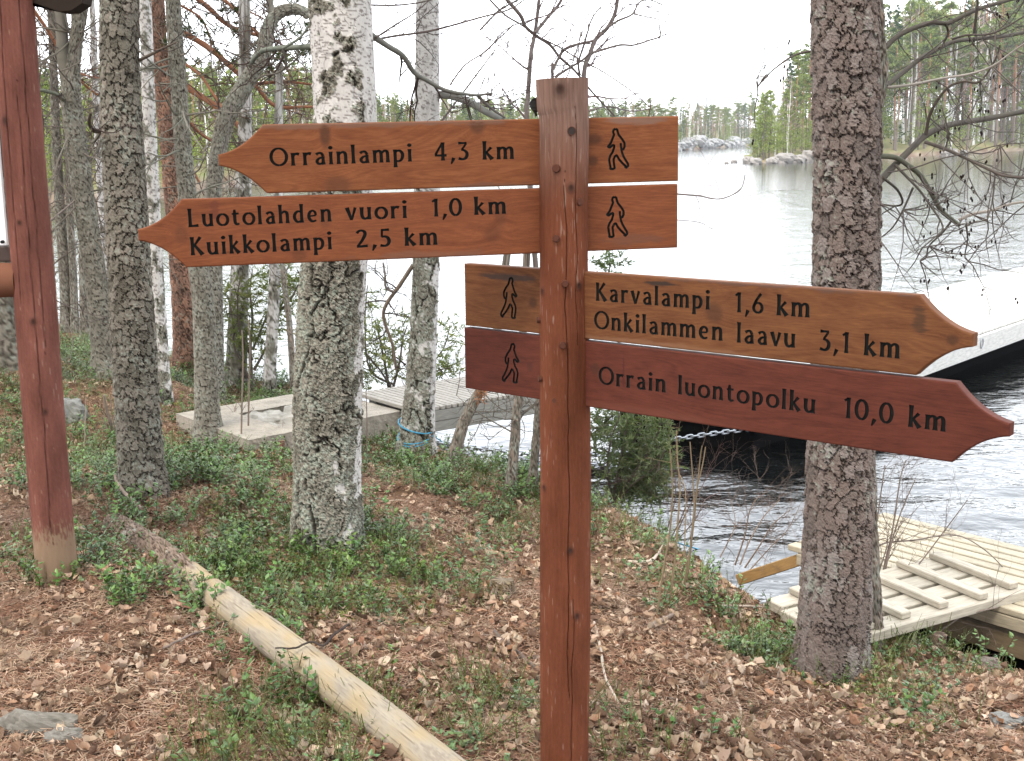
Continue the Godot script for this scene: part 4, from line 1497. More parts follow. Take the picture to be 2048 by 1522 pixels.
func conifer(sd: int, h: float, kind: String) -> Array:
	rng.seed = sd
	var tr := MB.new()
	var cr := MB.new()
	var pts := PackedVector3Array()
	var rad := PackedFloat32Array()
	var cols := PackedColorArray()
	var lean := rv(0.02)
	var r0 := h * (0.0105 if kind == "pine" else 0.012)
	for k in 9:
		var t := k / 8.0
		pts.append(Vector3(lean.x * h * t * t + 0.1 * sin(t * 5.0 + sd), h * t * 0.98 - 0.4, lean.z * h * t))
		rad.append(r0 * (1.0 - 0.8 * t))
		cols.append(mixc(Color(0.17, 0.135, 0.115), Color(0.34, 0.165, 0.09), smoothstep(0.2, 0.55, t)) if kind == "pine" else vary(Color(0.1, 0.08, 0.065), 0.1))
	tr.tube(pts, rad, 6, cols, false)
	if kind == "pine":
		for k in 30:                                              # dry stubs and live limbs
			var t := rng.randf_range(0.35, 1.0)
			var live := t > 0.52 + rng.randf_range(-0.08, 0.08)
			var y := h * t
			var an := rng.randf() * TAU
			var l := h * (0.15 * (1.15 - t) + 0.05) * rng.randf_range(0.6, 1.2)
			var e := Vector3(cos(an) * l, y + l * rng.randf_range(0.0, 0.5), sin(an) * l)
			tr.tube(PackedVector3Array([Vector3(0, y, 0), e * Vector3(0.5, 1, 0.5) - Vector3(0, l * 0.1, 0), e]), PackedFloat32Array([r0 * 0.25, r0 * 0.16, r0 * 0.06]), 3, PackedColorArray([Color(0.2, 0.11, 0.07) if live else Color(0.12, 0.1, 0.085)]), false)
			if live:
				for q in 2:
					clump(cr, e.lerp(Vector3(0, y, 0), 0.45 * q) + rv(l * 0.12), Vector3(l * 0.42, l * 0.17, l * 0.42), 48, 0.13 + h * 0.0085, Color(0.155, 0.18, 0.06))
		clump(cr, Vector3(lean.x * h, h * 0.97, lean.z * h), Vector3(h * 0.05, h * 0.045, h * 0.05), 60, 0.12 + h * 0.006, Color(0.155, 0.18, 0.058))
	elif kind == "young_pine":
		for k in 46:
			var t := rng.randf_range(0.08, 0.97)
			var an := rng.randf() * TAU
			var l := h * 0.24 * (1.05 - t) * rng.randf_range(0.6, 1.2) + 0.2
			var c := Vector3(cos(an) * l * 0.65, h * t + l * 0.25, sin(an) * l * 0.65)
			tr.tube(PackedVector3Array([Vector3(0, h * t, 0), c]), PackedFloat32Array([r0 * 0.2, r0 * 0.06]), 3, PackedColorArray([Color(0.14, 0.09, 0.06)]), false)
			clump(cr, c, Vector3(l * 0.5, l * 0.2 + 0.1, l * 0.5), 30, 0.11 + h * 0.006, Color(0.19, 0.22, 0.06))
	else:                                                          # spruce
		for k in 60:
			var t := k / 60.0 * 0.92 + 0.06
			var an := k * 2.4 + rng.randf()
			var l := h * 0.17 * (1.03 - t) * rng.randf_range(0.75, 1.15)
			var c := Vector3(cos(an) * l * 0.6, h * t - l * 0.18, sin(an) * l * 0.6)
			clump(cr, c, Vector3(l * 0.5, l * 0.2 + 0.08, l * 0.5), 26, 0.11 + h * 0.006, Color(0.035, 0.062, 0.028))
	return [tr.mesh(), cr.mesh()]

func bare_birch(sd: int, h: float) -> Array:
	rng.seed = sd
	var tr := MB.new()
	var cr := MB.new()
	var stems := 1 + int(sd % 3 == 0)
	for q in stems:
		var lean := rv(0.05) + Vector3(0.03 * q, 0, 0)
		var pts := PackedVector3Array()
		var rad := PackedFloat32Array()
		var cols := PackedColorArray()
		for k in 10:
			var t := k / 9.0
			pts.append(Vector3(lean.x * h * t + 0.12 * sin(t * 4.0 + sd + q), h * t - 0.4, lean.z * h * t))
			rad.append(h * 0.009 * (1.0 - 0.85 * t))
			cols.append(vary(Color(0.56, 0.54, 0.51), 0.12) if t < 0.85 else Color(0.3, 0.25, 0.23))
		tr.tube(pts, rad, 6, cols, false)
		for k in 22:
			var t := rng.randf_range(0.3, 0.97)
			var p := pts[int(t * 9)].lerp(pts[mini(int(t * 9) + 1, 9)], t * 9 - int(t * 9))
			var an := rng.randf() * TAU
			var d := Vector3(cos(an), rng.randf_range(0.5, 1.3), sin(an)).normalized()
			var l := h * 0.2 * (1.15 - t)
			var e := p + d * l
			var e2 := e + (d + Vector3(0, -0.9, 0)).normalized() * l * 0.4
			tr.tube(PackedVector3Array([p, e, e2]), PackedFloat32Array([h * 0.0022, h * 0.0012, 0.006]), 3, PackedColorArray([Color(0.42, 0.38, 0.35), Color(0.25, 0.19, 0.17), Color(0.16, 0.1, 0.085)]), false)
			for j in 16:
				var b := p.lerp(e, rng.randf_range(0.3, 1.0))
				var f := b + (d + rv(0.9) + Vector3(0, -0.2, 0)).normalized() * l * rng.randf_range(0.25, 0.6)
				var w := rv(0.012 + h * 0.0006)
				cr.tri(b - w, f, b + w, vary(Color(0.22, 0.155, 0.13), 0.3))
	return [tr.mesh(), cr.mesh()]

func build_far() -> void:
	far_lines.n = noise(95, 0.12, 2)
	var left_line := []
	for q in [[-500, 432], [0, 412], [200, 405], [300, 400], [400, 385], [470, 368], [600, 352], [750, 338], [900, 325], [1100, 313], [1250, 306], [1340, 303], [1400, 298], [1480, 293], [1560, 289.5], [1750, 289]]:
		left_line.append(Vector2(q[0], q[1]))
	var right_line := []
	for q in [[1488, 325], [1520, 326], [1560, 325], [1640, 322], [1700, 318], [1760, 315], [1850, 312], [1950, 306], [2048, 301], [2500, 296]]:
		right_line.append(Vector2(q[0], q[1]))
	build_far_land("far_shore", left_line, 80.0)
	build_far_land("headland", right_line, 70.0)
	var proto := {}
	for k in 5:
		proto["pine%d" % k] = conifer(300 + k, 16.0, "pine")
		proto["young_pine%d" % k] = conifer(320 + k, 7.0, "young_pine")
		if k < 3:
			proto["spruce%d" % k] = conifer(340 + k, 13.0, "spruce")
			proto["birch%d" % k] = bare_birch(360 + k, 14.0)
	var ref := {"pine": 16.0, "young_pine": 7.0, "spruce": 13.0, "birch": 14.0}
	var nk := {"pine": 5, "young_pine": 5, "spruce": 3, "birch": 3}
	var called := {"pine": "pine_tree", "young_pine": "young_pine_tree", "spruce": "spruce_tree", "birch": "birch_tree"}
	var looks := {"pine": "tall pine with orange upper trunk", "young_pine": "bushy bright green young pine", "spruce": "dark narrow spruce", "birch": "leafless white birch"}
	rng.seed = 501
	# [shore line, place in words, first and last column, count, least and most metres behind the waterline, skyline pixels at both ends, spread, kinds]
	var zones := [
		[left_line, "on the near bay shore beyond the trunks", -60, 660, 60, 1.0, 26.0, 150, 128, 55, ["young_pine", "young_pine", "pine", "birch", "young_pine", "pine"]],
		[left_line, "on the distant shore above the top arrow board", 660, 1345, 62, 2.0, 26.0, 185, 208, 22, ["pine", "young_pine", "pine", "birch", "spruce"]],
		[left_line, "on the far shore behind the boulder bank", 1338, 1560, 46, 4.0, 34.0, 205, 200, 26, ["pine", "spruce", "pine", "young_pine", "birch"]],
		[right_line, "on the rocky headland", 1503, 1645, 34, 3.0, 26.0, 205, 90, 45, ["pine", "young_pine", "birch", "pine", "young_pine"]],
		[right_line, "on the wooded right shore", 1650, 2110, 84, 3.0, 34.0, 70, -20, 80, ["pine", "birch", "pine", "birch", "young_pine", "pine"]]]
	for zn in zones:
		for k in zn[4]:
			var f: float = (k + rng.randf_range(0.0, 1.0)) / zn[4]
			var px: float = lerpf(zn[2], zn[3], f)
			var kind: String = zn[10][rng.randi() % zn[10].size()]
			var back: float = lerpf(zn[5], zn[6], pow(rng.randf(), 1.3))
			if kind == "young_pine":
				back *= 0.6
			if zn[1] == "on the rocky headland":
				back *= clampf((px - 1490.0) / 80.0, 0.15, 1.0)
			var p := far_spot(zn[0], px, back)
			p.y = far_height(back, p.x, p.z)
			var dist := Vector2(p.x, p.z).length()
			var sky: float = lerpf(zn[7], zn[8], f) + rng.randf_range(-0.4, 1.0) * zn[9]
			var yh := 280.7 - 0.0103 * (px - 1024.0)
			var h: float = maxf((yh - sky) * dist / F + 1.6 - p.y, 3.0)
			if kind == "young_pine":
				h = minf(h * rng.randf_range(0.35, 0.75), 9.0)
			if kind == "pine" and h < 7.0:
				kind = "young_pine"
			h = minf(h, 24.0)
			var pr: Array = proto[kind + str(rng.randi() % nk[kind])]
			var t := thing(called[kind], looks[kind] + " " + zn[1], "tree", p, looks[kind] + " " + zn[1])
			part("trunk", pr[0], M.far_bark, t)
			part("crown", pr[1], M.needles if kind != "birch" else M.far_bark, t)
			var s: float = h / ref[kind]
			t.scale = Vector3(s * rng.randf_range(0.85, 1.15), s, s * rng.randf_range(0.85, 1.15))
			t.rotation.y = rng.randf() * TAU
	# the wood behind, which reads as one mass
	for kind in ["pine0", "spruce1", "young_pine2", "birch1", "pine3"]:
		for w in 2:
			var at := []
			for k in 420:
				var west := k % 12 > 0
				var line: Array = left_line if west else right_line
				var px := (rng.randf_range(640, 1700) if k % 12 > 3 else rng.randf_range(-300, 640)) if west else rng.randf_range(1560, 2300)
				var back := rng.randf_range(8.0, 75.0)
				var p := far_spot(line, px, back)
				p.y = far_height(back, p.x, p.z)
				var dist := Vector2(p.x, p.z).length()
				var sky := (lerpf(150, 130, (px + 300) / 1000) if px < 660 else lerpf(192, 212, (px - 660) / 900)) if west else lerpf(110, 10, clampf((px - 1560) / 250, 0, 1))
				var yh := 280.7 - 0.0103 * (px - 1024.0)
				var h := clampf((yh - sky - rng.randf_range(-5, 60)) * dist / F + 1.6 - p.y, 2.5, 22.0)
				if kind.begins_with("young"):
					h *= 0.55
				at.append([p, h])
			var mm := MultiMesh.new()
			mm.transform_format = MultiMesh.TRANSFORM_3D
			mm.mesh = proto[kind][w]
			mm.instance_count = at.size()
			var rh: float = ref[kind.left(kind.length() - 1)]
			for k in at.size():
				var s: float = at[k][1] / rh
				mm.set_instance_transform(k, Transform3D(Basis(Vector3.UP, k * 1.7).scaled(Vector3(s, s, s)), at[k][0]))
			var mi := MultiMeshInstance3D.new()
			mi.multimesh = mm
			mi.material_override = M.needles if w == 1 and not kind.begins_with("birch") else M.far_bark
			mi.name = numbered("background_wood")
			add_child(mi)
			tag(mi, "", "", "", "stuff")
	# boulders along the far shores
	var rocks := []
	for k in 4:
		rocks.append(rock_mesh(110 + k, Vector3(1.0, 0.7, 0.85), Color(0.24, 0.235, 0.23), 9))
	for k in 46:
		var px := rng.randf_range(1345, 1548)
		var back := rng.randf_range(-0.5, 9.0)
		var p := far_spot(left_line, px, back)
		p.y = far_height(back, p.x, p.z) + rng.randf_range(0.0, 0.9)
		var t := part("shore_boulder", rocks[k % 4], M.stone, self)
		tag(t, "grey boulder heaped in the stone bank on the far shore", "boulder", "boulders of the far stone bank")
		t.position = p
		t.scale = Vector3.ONE * rng.randf_range(0.9, 2.1)
		t.rotation.y = rng.randf() * TAU
	for q in [[1568, 326, 1.5], [1545, 327, 0.9], [1598, 325, 1.1], [1622, 323, 1.7], [1634, 322, 1.2], [1512, 328, 0.9], [1497, 327, 1.0], [1504, 323, 1.2], [1468, 326, 0.5], [1453, 328, 0.35], [1905, 309, 1.2], [1890, 311, 0.8], [1928, 308, 0.9]]:
		var p := on_level(q[0], q[1], WATER)
		var t := part("headland_boulder", rocks[int(q[0]) % 4], M.pale_stone, self)
		tag(t, "pale rounded boulder at the waterline below the far trees", "boulder", "boulders at the waterline")
		t.position = Vector3(p.x, WATER + q[2] * 0.2, p.z)
		t.scale = Vector3.ONE * q[2] * 0.62
		t.rotation.y = q[0]

# ------------------------------------------------------------------ ground cover
func leaf_mesh(sd: int, curl: float, wide: float) -> ArrayMesh:
	rng.seed = sd
	var m := MB.new()
	var mid := []
	var le := []
	var ri := []
	var n := 5
	for k in n + 1:
		var t := float(k) / n
		var w := wide * sin(PI * pow(t, 0.8)) * rng.randf_range(0.7, 1.2)
		var y := curl * (t - 0.5) * (t - 0.5) * 2.0 + rng.randf_range(-0.07, 0.07)
		mid.append(Vector3((t - 0.5), y, 0.0))
		le.append(Vector3((t - 0.5) + 0.05, y + curl * 0.5 * w + rng.randf_range(-0.08, 0.14), w * 0.5))
		ri.append(Vector3((t - 0.5) + 0.05, y + curl * 0.7 * w + rng.randf_range(-0.08, 0.14), -w * 0.5))
	for k in n:
		m.quad(mid[k], le[k], le[k + 1], mid[k + 1], Color.WHITE)
		m.quad(mid[k], mid[k + 1], ri[k + 1], ri[k], Color(0.9, 0.9, 0.9))
	return m.mesh()

func sprig_mesh(sd: int, h: float, leaves: int, leaf: float, leaf_col: Color, stem_col: Color, stems: int, spread: float) -> ArrayMesh:
	rng.seed = sd
	var m := MB.new()
	for q in stems:
		var an := rng.randf() * TAU
		var p := Vector3(cos(an), 0, sin(an)) * rng.randf() * spread * 0.4
		var d := Vector3(cos(an) * 0.5, 1.0, sin(an) * 0.5).normalized()
		var hh := h * rng.randf_range(0.55, 1.1)
		var prev := p
		for k in 4:
			d = (d + rv(0.22)).normalized()
			var nx := prev + d * hh / 4.0
			var w := Vector3(0.0011, 0, 0.0005)
			m.quad(prev - w, nx - w * 0.8, nx + w * 0.8, prev + w, stem_col)
			if k > 0:
				for j in maxi(1, leaves / 3):
					var a2 := rng.randf() * TAU
					var o := (Vector3(cos(a2), rng.randf_range(0.1, 0.9), sin(a2))).normalized()
					var side := o.cross(Vector3.UP).normalized()
					var b := prev.lerp(nx, rng.randf())
					var L := leaf * rng.randf_range(0.7, 1.2)
					var cc := vary(leaf_col, 0.25)
					var mid := b + o * L * 0.55 - Vector3(0, 0.1 * L, 0)
					m.tri(b, mid + side * L * 0.3, b + o * L, cc)
					m.tri(b, b + o * L, mid - side * L * 0.3, cc)
			prev = nx
	return m.mesh()

func scatter(called: String, m: Mesh, material: Material, at: Array, cols: Array, parent: Node3D = self) -> void:   # at: Transform3D list
	var mm := MultiMesh.new()
	mm.transform_format = MultiMesh.TRANSFORM_3D
	mm.use_colors = true
	mm.mesh = m
	mm.instance_count = at.size()
	for k in at.size():
		mm.set_instance_transform(k, at[k])
		mm.set_instance_color(k, cols[k])
	var mi := MultiMeshInstance3D.new()
	mi.multimesh = mm
	mi.material_override = material
	if parent == self:
		mi.name = numbered(called)
		add_child(mi)
	else:
		mi.name = called
		parent.add_child(mi, true)
	tag(mi, "", "", "", "stuff")

# where low shrubs, moss and grass grow: [px, py, radius in metres, strength, dwarf shrub share, bilberry share, moss share]
const PATCH := [
	[270, 960, 0.45, 1.0, 1.0, 0.3, 0.2], [200, 930, 0.4, 0.9, 0.9, 0.4, 0.2], [370, 930, 0.55, 1.0, 1.0, 0.2, 0.2], [470, 925, 0.42, 0.8, 1.0, 0.2, 0.1], [565, 955, 0.42, 0.9, 1.0, 0.3, 0.2], [520, 1010, 0.4, 0.7, 0.8, 0.3, 0.3], [400, 1040, 0.35, 0.6, 0.7, 0.4, 0.4],
	[600, 1070, 0.4, 1.0, 0.9, 0.8, 0.9], [700, 1110, 0.42, 1.0, 0.8, 1.0, 0.8], [780, 1130, 0.4, 1.0, 0.5, 1.0, 0.5], [850, 1170, 0.3, 0.8, 0.2, 1.0, 0.4], [600, 1180, 0.4, 1.0, 0.5, 1.0, 1.0], [680, 1210, 0.35, 0.9, 0.4, 0.9, 1.0], [520, 1130, 0.35, 0.9, 0.7, 0.9, 0.9],
	[290, 1100, 0.16, 0.5, 1.0, 0.3, 0.2], [345, 1175, 0.16, 0.55, 1.0, 0.4, 0.1], [300, 1190, 0.15, 0.8, 1.0, 0.2, 0.0], [400, 1190, 0.2, 0.6, 1.0, 0.3, 0.0], [450, 1280, 0.2, 0.35, 1.0, 0.4, 0.0], [95, 1150, 0.18, 0.5, 0.9, 0.4, 0.2], [160, 1110, 0.3, 0.5, 0.8, 0.6, 0.3],
	[790, 905, 0.4, 1.0, 1.0, 0.3, 0.1], [850, 930, 0.4, 1.0, 1.0, 0.4, 0.2], [930, 955, 0.45, 1.0, 1.0, 0.7, 0.2], [1010, 985, 0.4, 1.0, 0.7, 1.0, 0.2], [1070, 1010, 0.4, 1.0, 0.6, 1.0, 0.2], [1050, 1060, 0.3, 0.8, 0.3, 1.0, 0.1], [1210, 1040, 0.4, 0.9, 0.3, 1.0, 0.2], [1270, 1075, 0.35, 0.9, 0.3, 1.0, 0.3],
	[1350, 1190, 0.25, 0.7, 0.5, 1.0, 0.1], [1420, 1130, 0.3, 0.35, 0.1, 0.9, 0.1], [1500, 1170, 0.25, 0.3, 0.1, 0.9, 0.1], [1570, 1270, 0.2, 0.6, 0.3, 1.0, 0.3], [1590, 1310, 0.25, 0.9, 0.7, 1.0, 0.4], [1560, 1340, 0.2, 0.6, 0.4, 0.8, 0.3], [1790, 1310, 0.25, 0.9, 0.4, 1.0, 0.7], [1840, 1340, 0.25, 0.7, 0.4, 0.9, 0.4], [1740, 1390, 0.22, 0.8, 0.2, 0.7, 1.0], [1780, 1440, 0.18, 0.7, 0.2, 0.5, 1.0], [1890, 1300, 0.2, 0.6, 0.3, 1.0, 0.2],
	[560, 1480, 0.25, 0.7, 0.15, 1.0, 0.0], [640, 1420, 0.2, 0.6, 0.15, 1.0, 0.0], [600, 1540, 0.2, 0.6, 0.2, 1.0, 0.0], [960, 1400, 0.14, 0.7, 0.1, 1.0, 0.0], [930, 1440, 0.2, 0.35, 0.1, 1.0, 0.0], [1010, 1500, 0.2, 0.4, 0.1, 1.0, 0.0], [1260, 1480, 0.2, 0.5, 0.1, 0.9, 0.0], [1330, 1510, 0.2, 0.3, 0.1, 0.9, 0.0],
	[150, 700, 1.3, 1.0, 0.6, 1.0, 0.8], [220, 740, 0.9, 0.8, 0.6, 1.0, 0.8], [100, 730, 1.0, 0.9, 0.5, 1.0, 0.6], [30, 900, 0.8, 0.7, 0.8, 0.8, 0.3], [10, 800, 1.0, 0.6, 0.6, 0.8, 0.3], [190, 830, 0.7, 0.6, 0.5, 0.8, 0.4], [380, 770, 0.7, 0.9, 0.8, 0.8, 0.3], [470, 770, 0.8, 1.0, 0.9, 0.8, 0.3], [550, 800, 0.6, 0.9, 0.9, 0.5, 0.2], [330, 850, 0.6, 0.5, 0.6, 0.7, 0.3]]

func build_cover(ground: Node3D) -> void:
	var patches := []
	for q in PATCH:
		var p := on_ground(q[0], q[1])
		patches.append([p.x, p.z, q[2], q[3], q[4], q[5], q[6]])
	var n1 := noise(201, 2.2, 3)
	var n2 := noise(202, 6.0, 2)
	var cover := func(x: float, z: float) -> Array:
		var s := [0.0, 0.0, 0.0, 0.0]
		for q in patches:
			var d: float = Vector2(x - q[0], z - q[1]).length() / q[2]
			if d < 1.5:
				var w: float = q[3] * (1.0 - smoothstep(0.55, 1.5, d))
				s[0] = maxf(s[0], w)
				s[1] = maxf(s[1], w * q[4])
				s[2] = maxf(s[2], w * q[5])
				s[3] = maxf(s[3], w * q[6])
		return s
	rng.seed = 700
	# fallen leaves, pale tan to dark brown
	var pal := [Color(0.37, 0.26, 0.185), Color(0.47, 0.36, 0.27), Color(0.22, 0.138, 0.09), Color(0.32, 0.22, 0.148), Color(0.14, 0.088, 0.06), Color(0.29, 0.167, 0.105), Color(0.42, 0.315, 0.23), Color(0.18, 0.112, 0.076), Color(0.39, 0.285, 0.205)]
	var lm := [leaf_mesh(1, 0.3, 0.75), leaf_mesh(2, 0.8, 0.6), leaf_mesh(3, -0.5, 0.8), leaf_mesh(4, 1.3, 0.55)]
	var near := []
	var at := [[], [], [], []]
	var cl := [[], [], [], []]
	var tries := 0
	var nleaf := 0
	rng.seed = 701
	while nleaf < 34000 and tries < 150000:
		tries += 1
		var z := -lerpf(2.3, 13.0, pow(rng.randf(), 1.35))
		var x := rng.randf_range(-0.62, 0.58) * absf(z) + rng.randf_range(-0.5, 0.5)
		if inland(x, z) < 0.12:
			continue
		var dens := 0.42 + 0.36 * smoothstep(-1.6, 0.6, x) + 0.75 * n1.get_noise_2d(x, z) + 0.5 * n2.get_noise_2d(x, z)
		if rng.randf() > dens:
			continue
		nleaf += 1
		var k := rng.randi() % 4
		var s := rng.randf_range(0.02, 0.052) if nleaf % 2 == 0 else rng.randf_range(0.008, 0.022)
		var up := (ground_normal(x, z) + rv(0.75)).normalized()
		var b := Basis(Quaternion(Vector3.UP, up)) * Basis(Vector3.UP, rng.randf() * TAU)
		var tr := Transform3D(b.scaled(Vector3(s, s, s)), g_at(x, z, 0.012 + rng.randf() * 0.018))
		var c := vary(pal[rng.randi() % pal.size()], 0.22)
		if z > -4.6 and s > 0.041 and near.size() < 298 and rng.randf() < 0.6 and absf(x) < 0.42 * absf(z) and z < -2.9:
			near.append([k, tr, c])
		else:
			at[k].append(tr)
			cl[k].append(c)
	for k in 4:
		scatter("leaf_litter", lm[k], M.leaf, at[k], cl[k], ground)
	var leaf_mats := []
	for c in pal:
		var m := mat(c, 0.8)
		m.metallic_specular = 0.2
		m.cull_mode = BaseMaterial3D.CULL_DISABLED
		leaf_mats.append(m)
	for q in near:
		var o := part("fallen_leaf", lm[q[0]], leaf_mats[rng.randi() % leaf_mats.size()], ground)
		o.transform = q[1]
	# pine needles lie in tangles
	rng.seed = 710
	var nm := MB.new()
	nm.smooth = false
	for k in 60:
		var p := Vector3(rng.randf_range(-0.1, 0.1), rng.randf_range(0.0, 0.018), rng.randf_range(-0.1, 0.1))
		var an := rng.randf() * TAU
		var d := Vector3(cos(an), rng.randf_range(-0.12, 0.12), sin(an)) * rng.randf_range(0.02, 0.045)
		var w := Vector3(-d.z, 0, d.x).normalized() * 0.0011
		nm.quad(p - w, p + d - w, p + d + w, p + w, vary(Color(0.95, 0.95, 0.95), 0.3))
	var nmesh := nm.mesh()
	var na := []
	var nc := []
	for k in 15000:
		var z := -lerpf(2.3, 10.0, pow(rng.randf(), 1.5))
		var x := rng.randf_range(-0.6, 0.56) * absf(z) + rng.randf_range(-0.4, 0.4)
		if inland(x, z) < 0.15 or rng.randf() > 0.75 - 0.8 * n1.get_noise_2d(x, z):
			continue
		na.append(Transform3D(Basis(Quaternion(Vector3.UP, ground_normal(x, z))) * Basis(Vector3.UP, rng.randf() * TAU), g_at(x, z, 0.006)))
		nc.append(vary([Color(0.25, 0.14, 0.09), Color(0.17, 0.085, 0.053), Color(0.38, 0.26, 0.18)][rng.randi() % 3], 0.2))
	scatter("needle_litter", nmesh, M.leaf, na, nc, ground)
	# small broken twigs
	rng.seed = 715
	var ta := []
	var tc := []
	var tm := MB.new()
	tm.tube(PackedVector3Array([Vector3(-0.5, 0, 0), Vector3(-0.15, 0.02, 0.05), Vector3(0.2, 0.0, -0.03), Vector3(0.5, 0.03, 0.05)]), PackedFloat32Array([0.022, 0.02, 0.017, 0.01]), 5, PackedColorArray([Color.WHITE]))
	for k in 1500:
		var z := -lerpf(2.4, 9.0, pow(rng.randf(), 1.4))
		var x := rng.randf_range(-0.58, 0.54) * absf(z)
		if inland(x, z) < 0.15:
			continue
		var L := rng.randf_range(0.05, 0.22)
		var b := Basis(Quaternion(Vector3.UP, (ground_normal(x, z) + rv(0.15)).normalized())) * Basis(Vector3.UP, rng.randf() * TAU)
		ta.append(Transform3D(b.scaled(Vector3(L, L * 0.8, L * 0.8)), g_at(x, z, 0.008)))
		tc.append(vary([Color(0.2, 0.15, 0.12), Color(0.12, 0.08, 0.06), Color(0.34, 0.27, 0.2)][rng.randi() % 3], 0.2))
	scatter("twig_litter", tm.mesh(), M.leaf, ta, tc, ground)
	# dwarf shrubs, bilberry, moss
	var sp := [sprig_mesh(731, 0.1, 9, 0.017, Color(0.045, 0.092, 0.02), Color(0.08, 0.055, 0.035), 4, 0.1), sprig_mesh(732, 0.12, 12, 0.019, Color(0.07, 0.13, 0.026), Color(0.1, 0.065, 0.04), 4, 0.1), sprig_mesh(733, 0.085, 9, 0.018, Color(0.085, 0.135, 0.05), Color(0.08, 0.055, 0.035), 4, 0.1)]
	var bb := [sprig_mesh(741, 0.13, 3, 0.009, Color(0.085, 0.13, 0.025), Color(0.075, 0.1, 0.024), 10, 0.14), sprig_mesh(742, 0.17, 3, 0.01, Color(0.1, 0.14, 0.03), Color(0.085, 0.09, 0.028), 8, 0.14)]
	var ms := sprig_mesh(751, 0.03, 6, 0.016, Color(0.14, 0.15, 0.03), Color(0.12, 0.13, 0.03), 9, 0.08)
	rng.seed = 760
	var sa := [[], [], [], [], [], []]
	var sc := [[], [], [], [], [], []]
	for k in 60000:
		var z := -lerpf(2.5, 14.0, pow(rng.randf(), 1.15))
		var x := rng.randf_range(-0.62, 0.56) * absf(z)
		if inland(x, z) < 0.05:
			continue
		var s: Array = cover.call(x, z)
		if s[0] < 0.03:
			continue
		var patchy := clampf(0.72 + 1.5 * n2.get_noise_2d(x * 0.7, z * 0.7) + 0.5 * n1.get_noise_2d(x * 3.0, z * 3.0), 0.03, 1.4)
		var kind := -1
		var r := rng.randf()
		if r < s[1] * 0.42 * patchy * patchy * patchy:
			kind = rng.randi() % 3
		elif r > 1.0 - s[2] * 0.26 * patchy:
			kind = 3 + rng.randi() % 2
		elif rng.randf() < s[3] * 0.4:
			kind = 5
		if kind < 0:
			continue
		var sz := rng.randf_range(0.75, 1.5) if kind < 3 else rng.randf_range(0.6, 1.15)
		var tilt := (Vector3.UP + rv(0.25)).normalized()
		sa[kind].append(Transform3D((Basis(Quaternion(Vector3.UP, tilt)) * Basis(Vector3.UP, rng.randf() * TAU)).scaled(Vector3(sz, sz, sz)), g_at(x, z, -0.004)))
		var g := rng.randf_range(0.75, 1.3)
		sc[kind].append(Color(g * rng.randf_range(0.9, 1.15), g, g * rng.randf_range(0.85, 1.1)))
	for k in 3:
		scatter("lingonberry_shrubs", sp[k], M.sprig, sa[k], sc[k])
	for k in 2:
		scatter("bilberry_shrubs", bb[k], M.sprig, sa[3 + k], sc[3 + k])
	scatter("moss", ms, M.sprig, sa[5], sc[5])

# ------------------------------------------------------------------ the trees on the bank
func V(f: Array) -> Array:
	return vs(f)

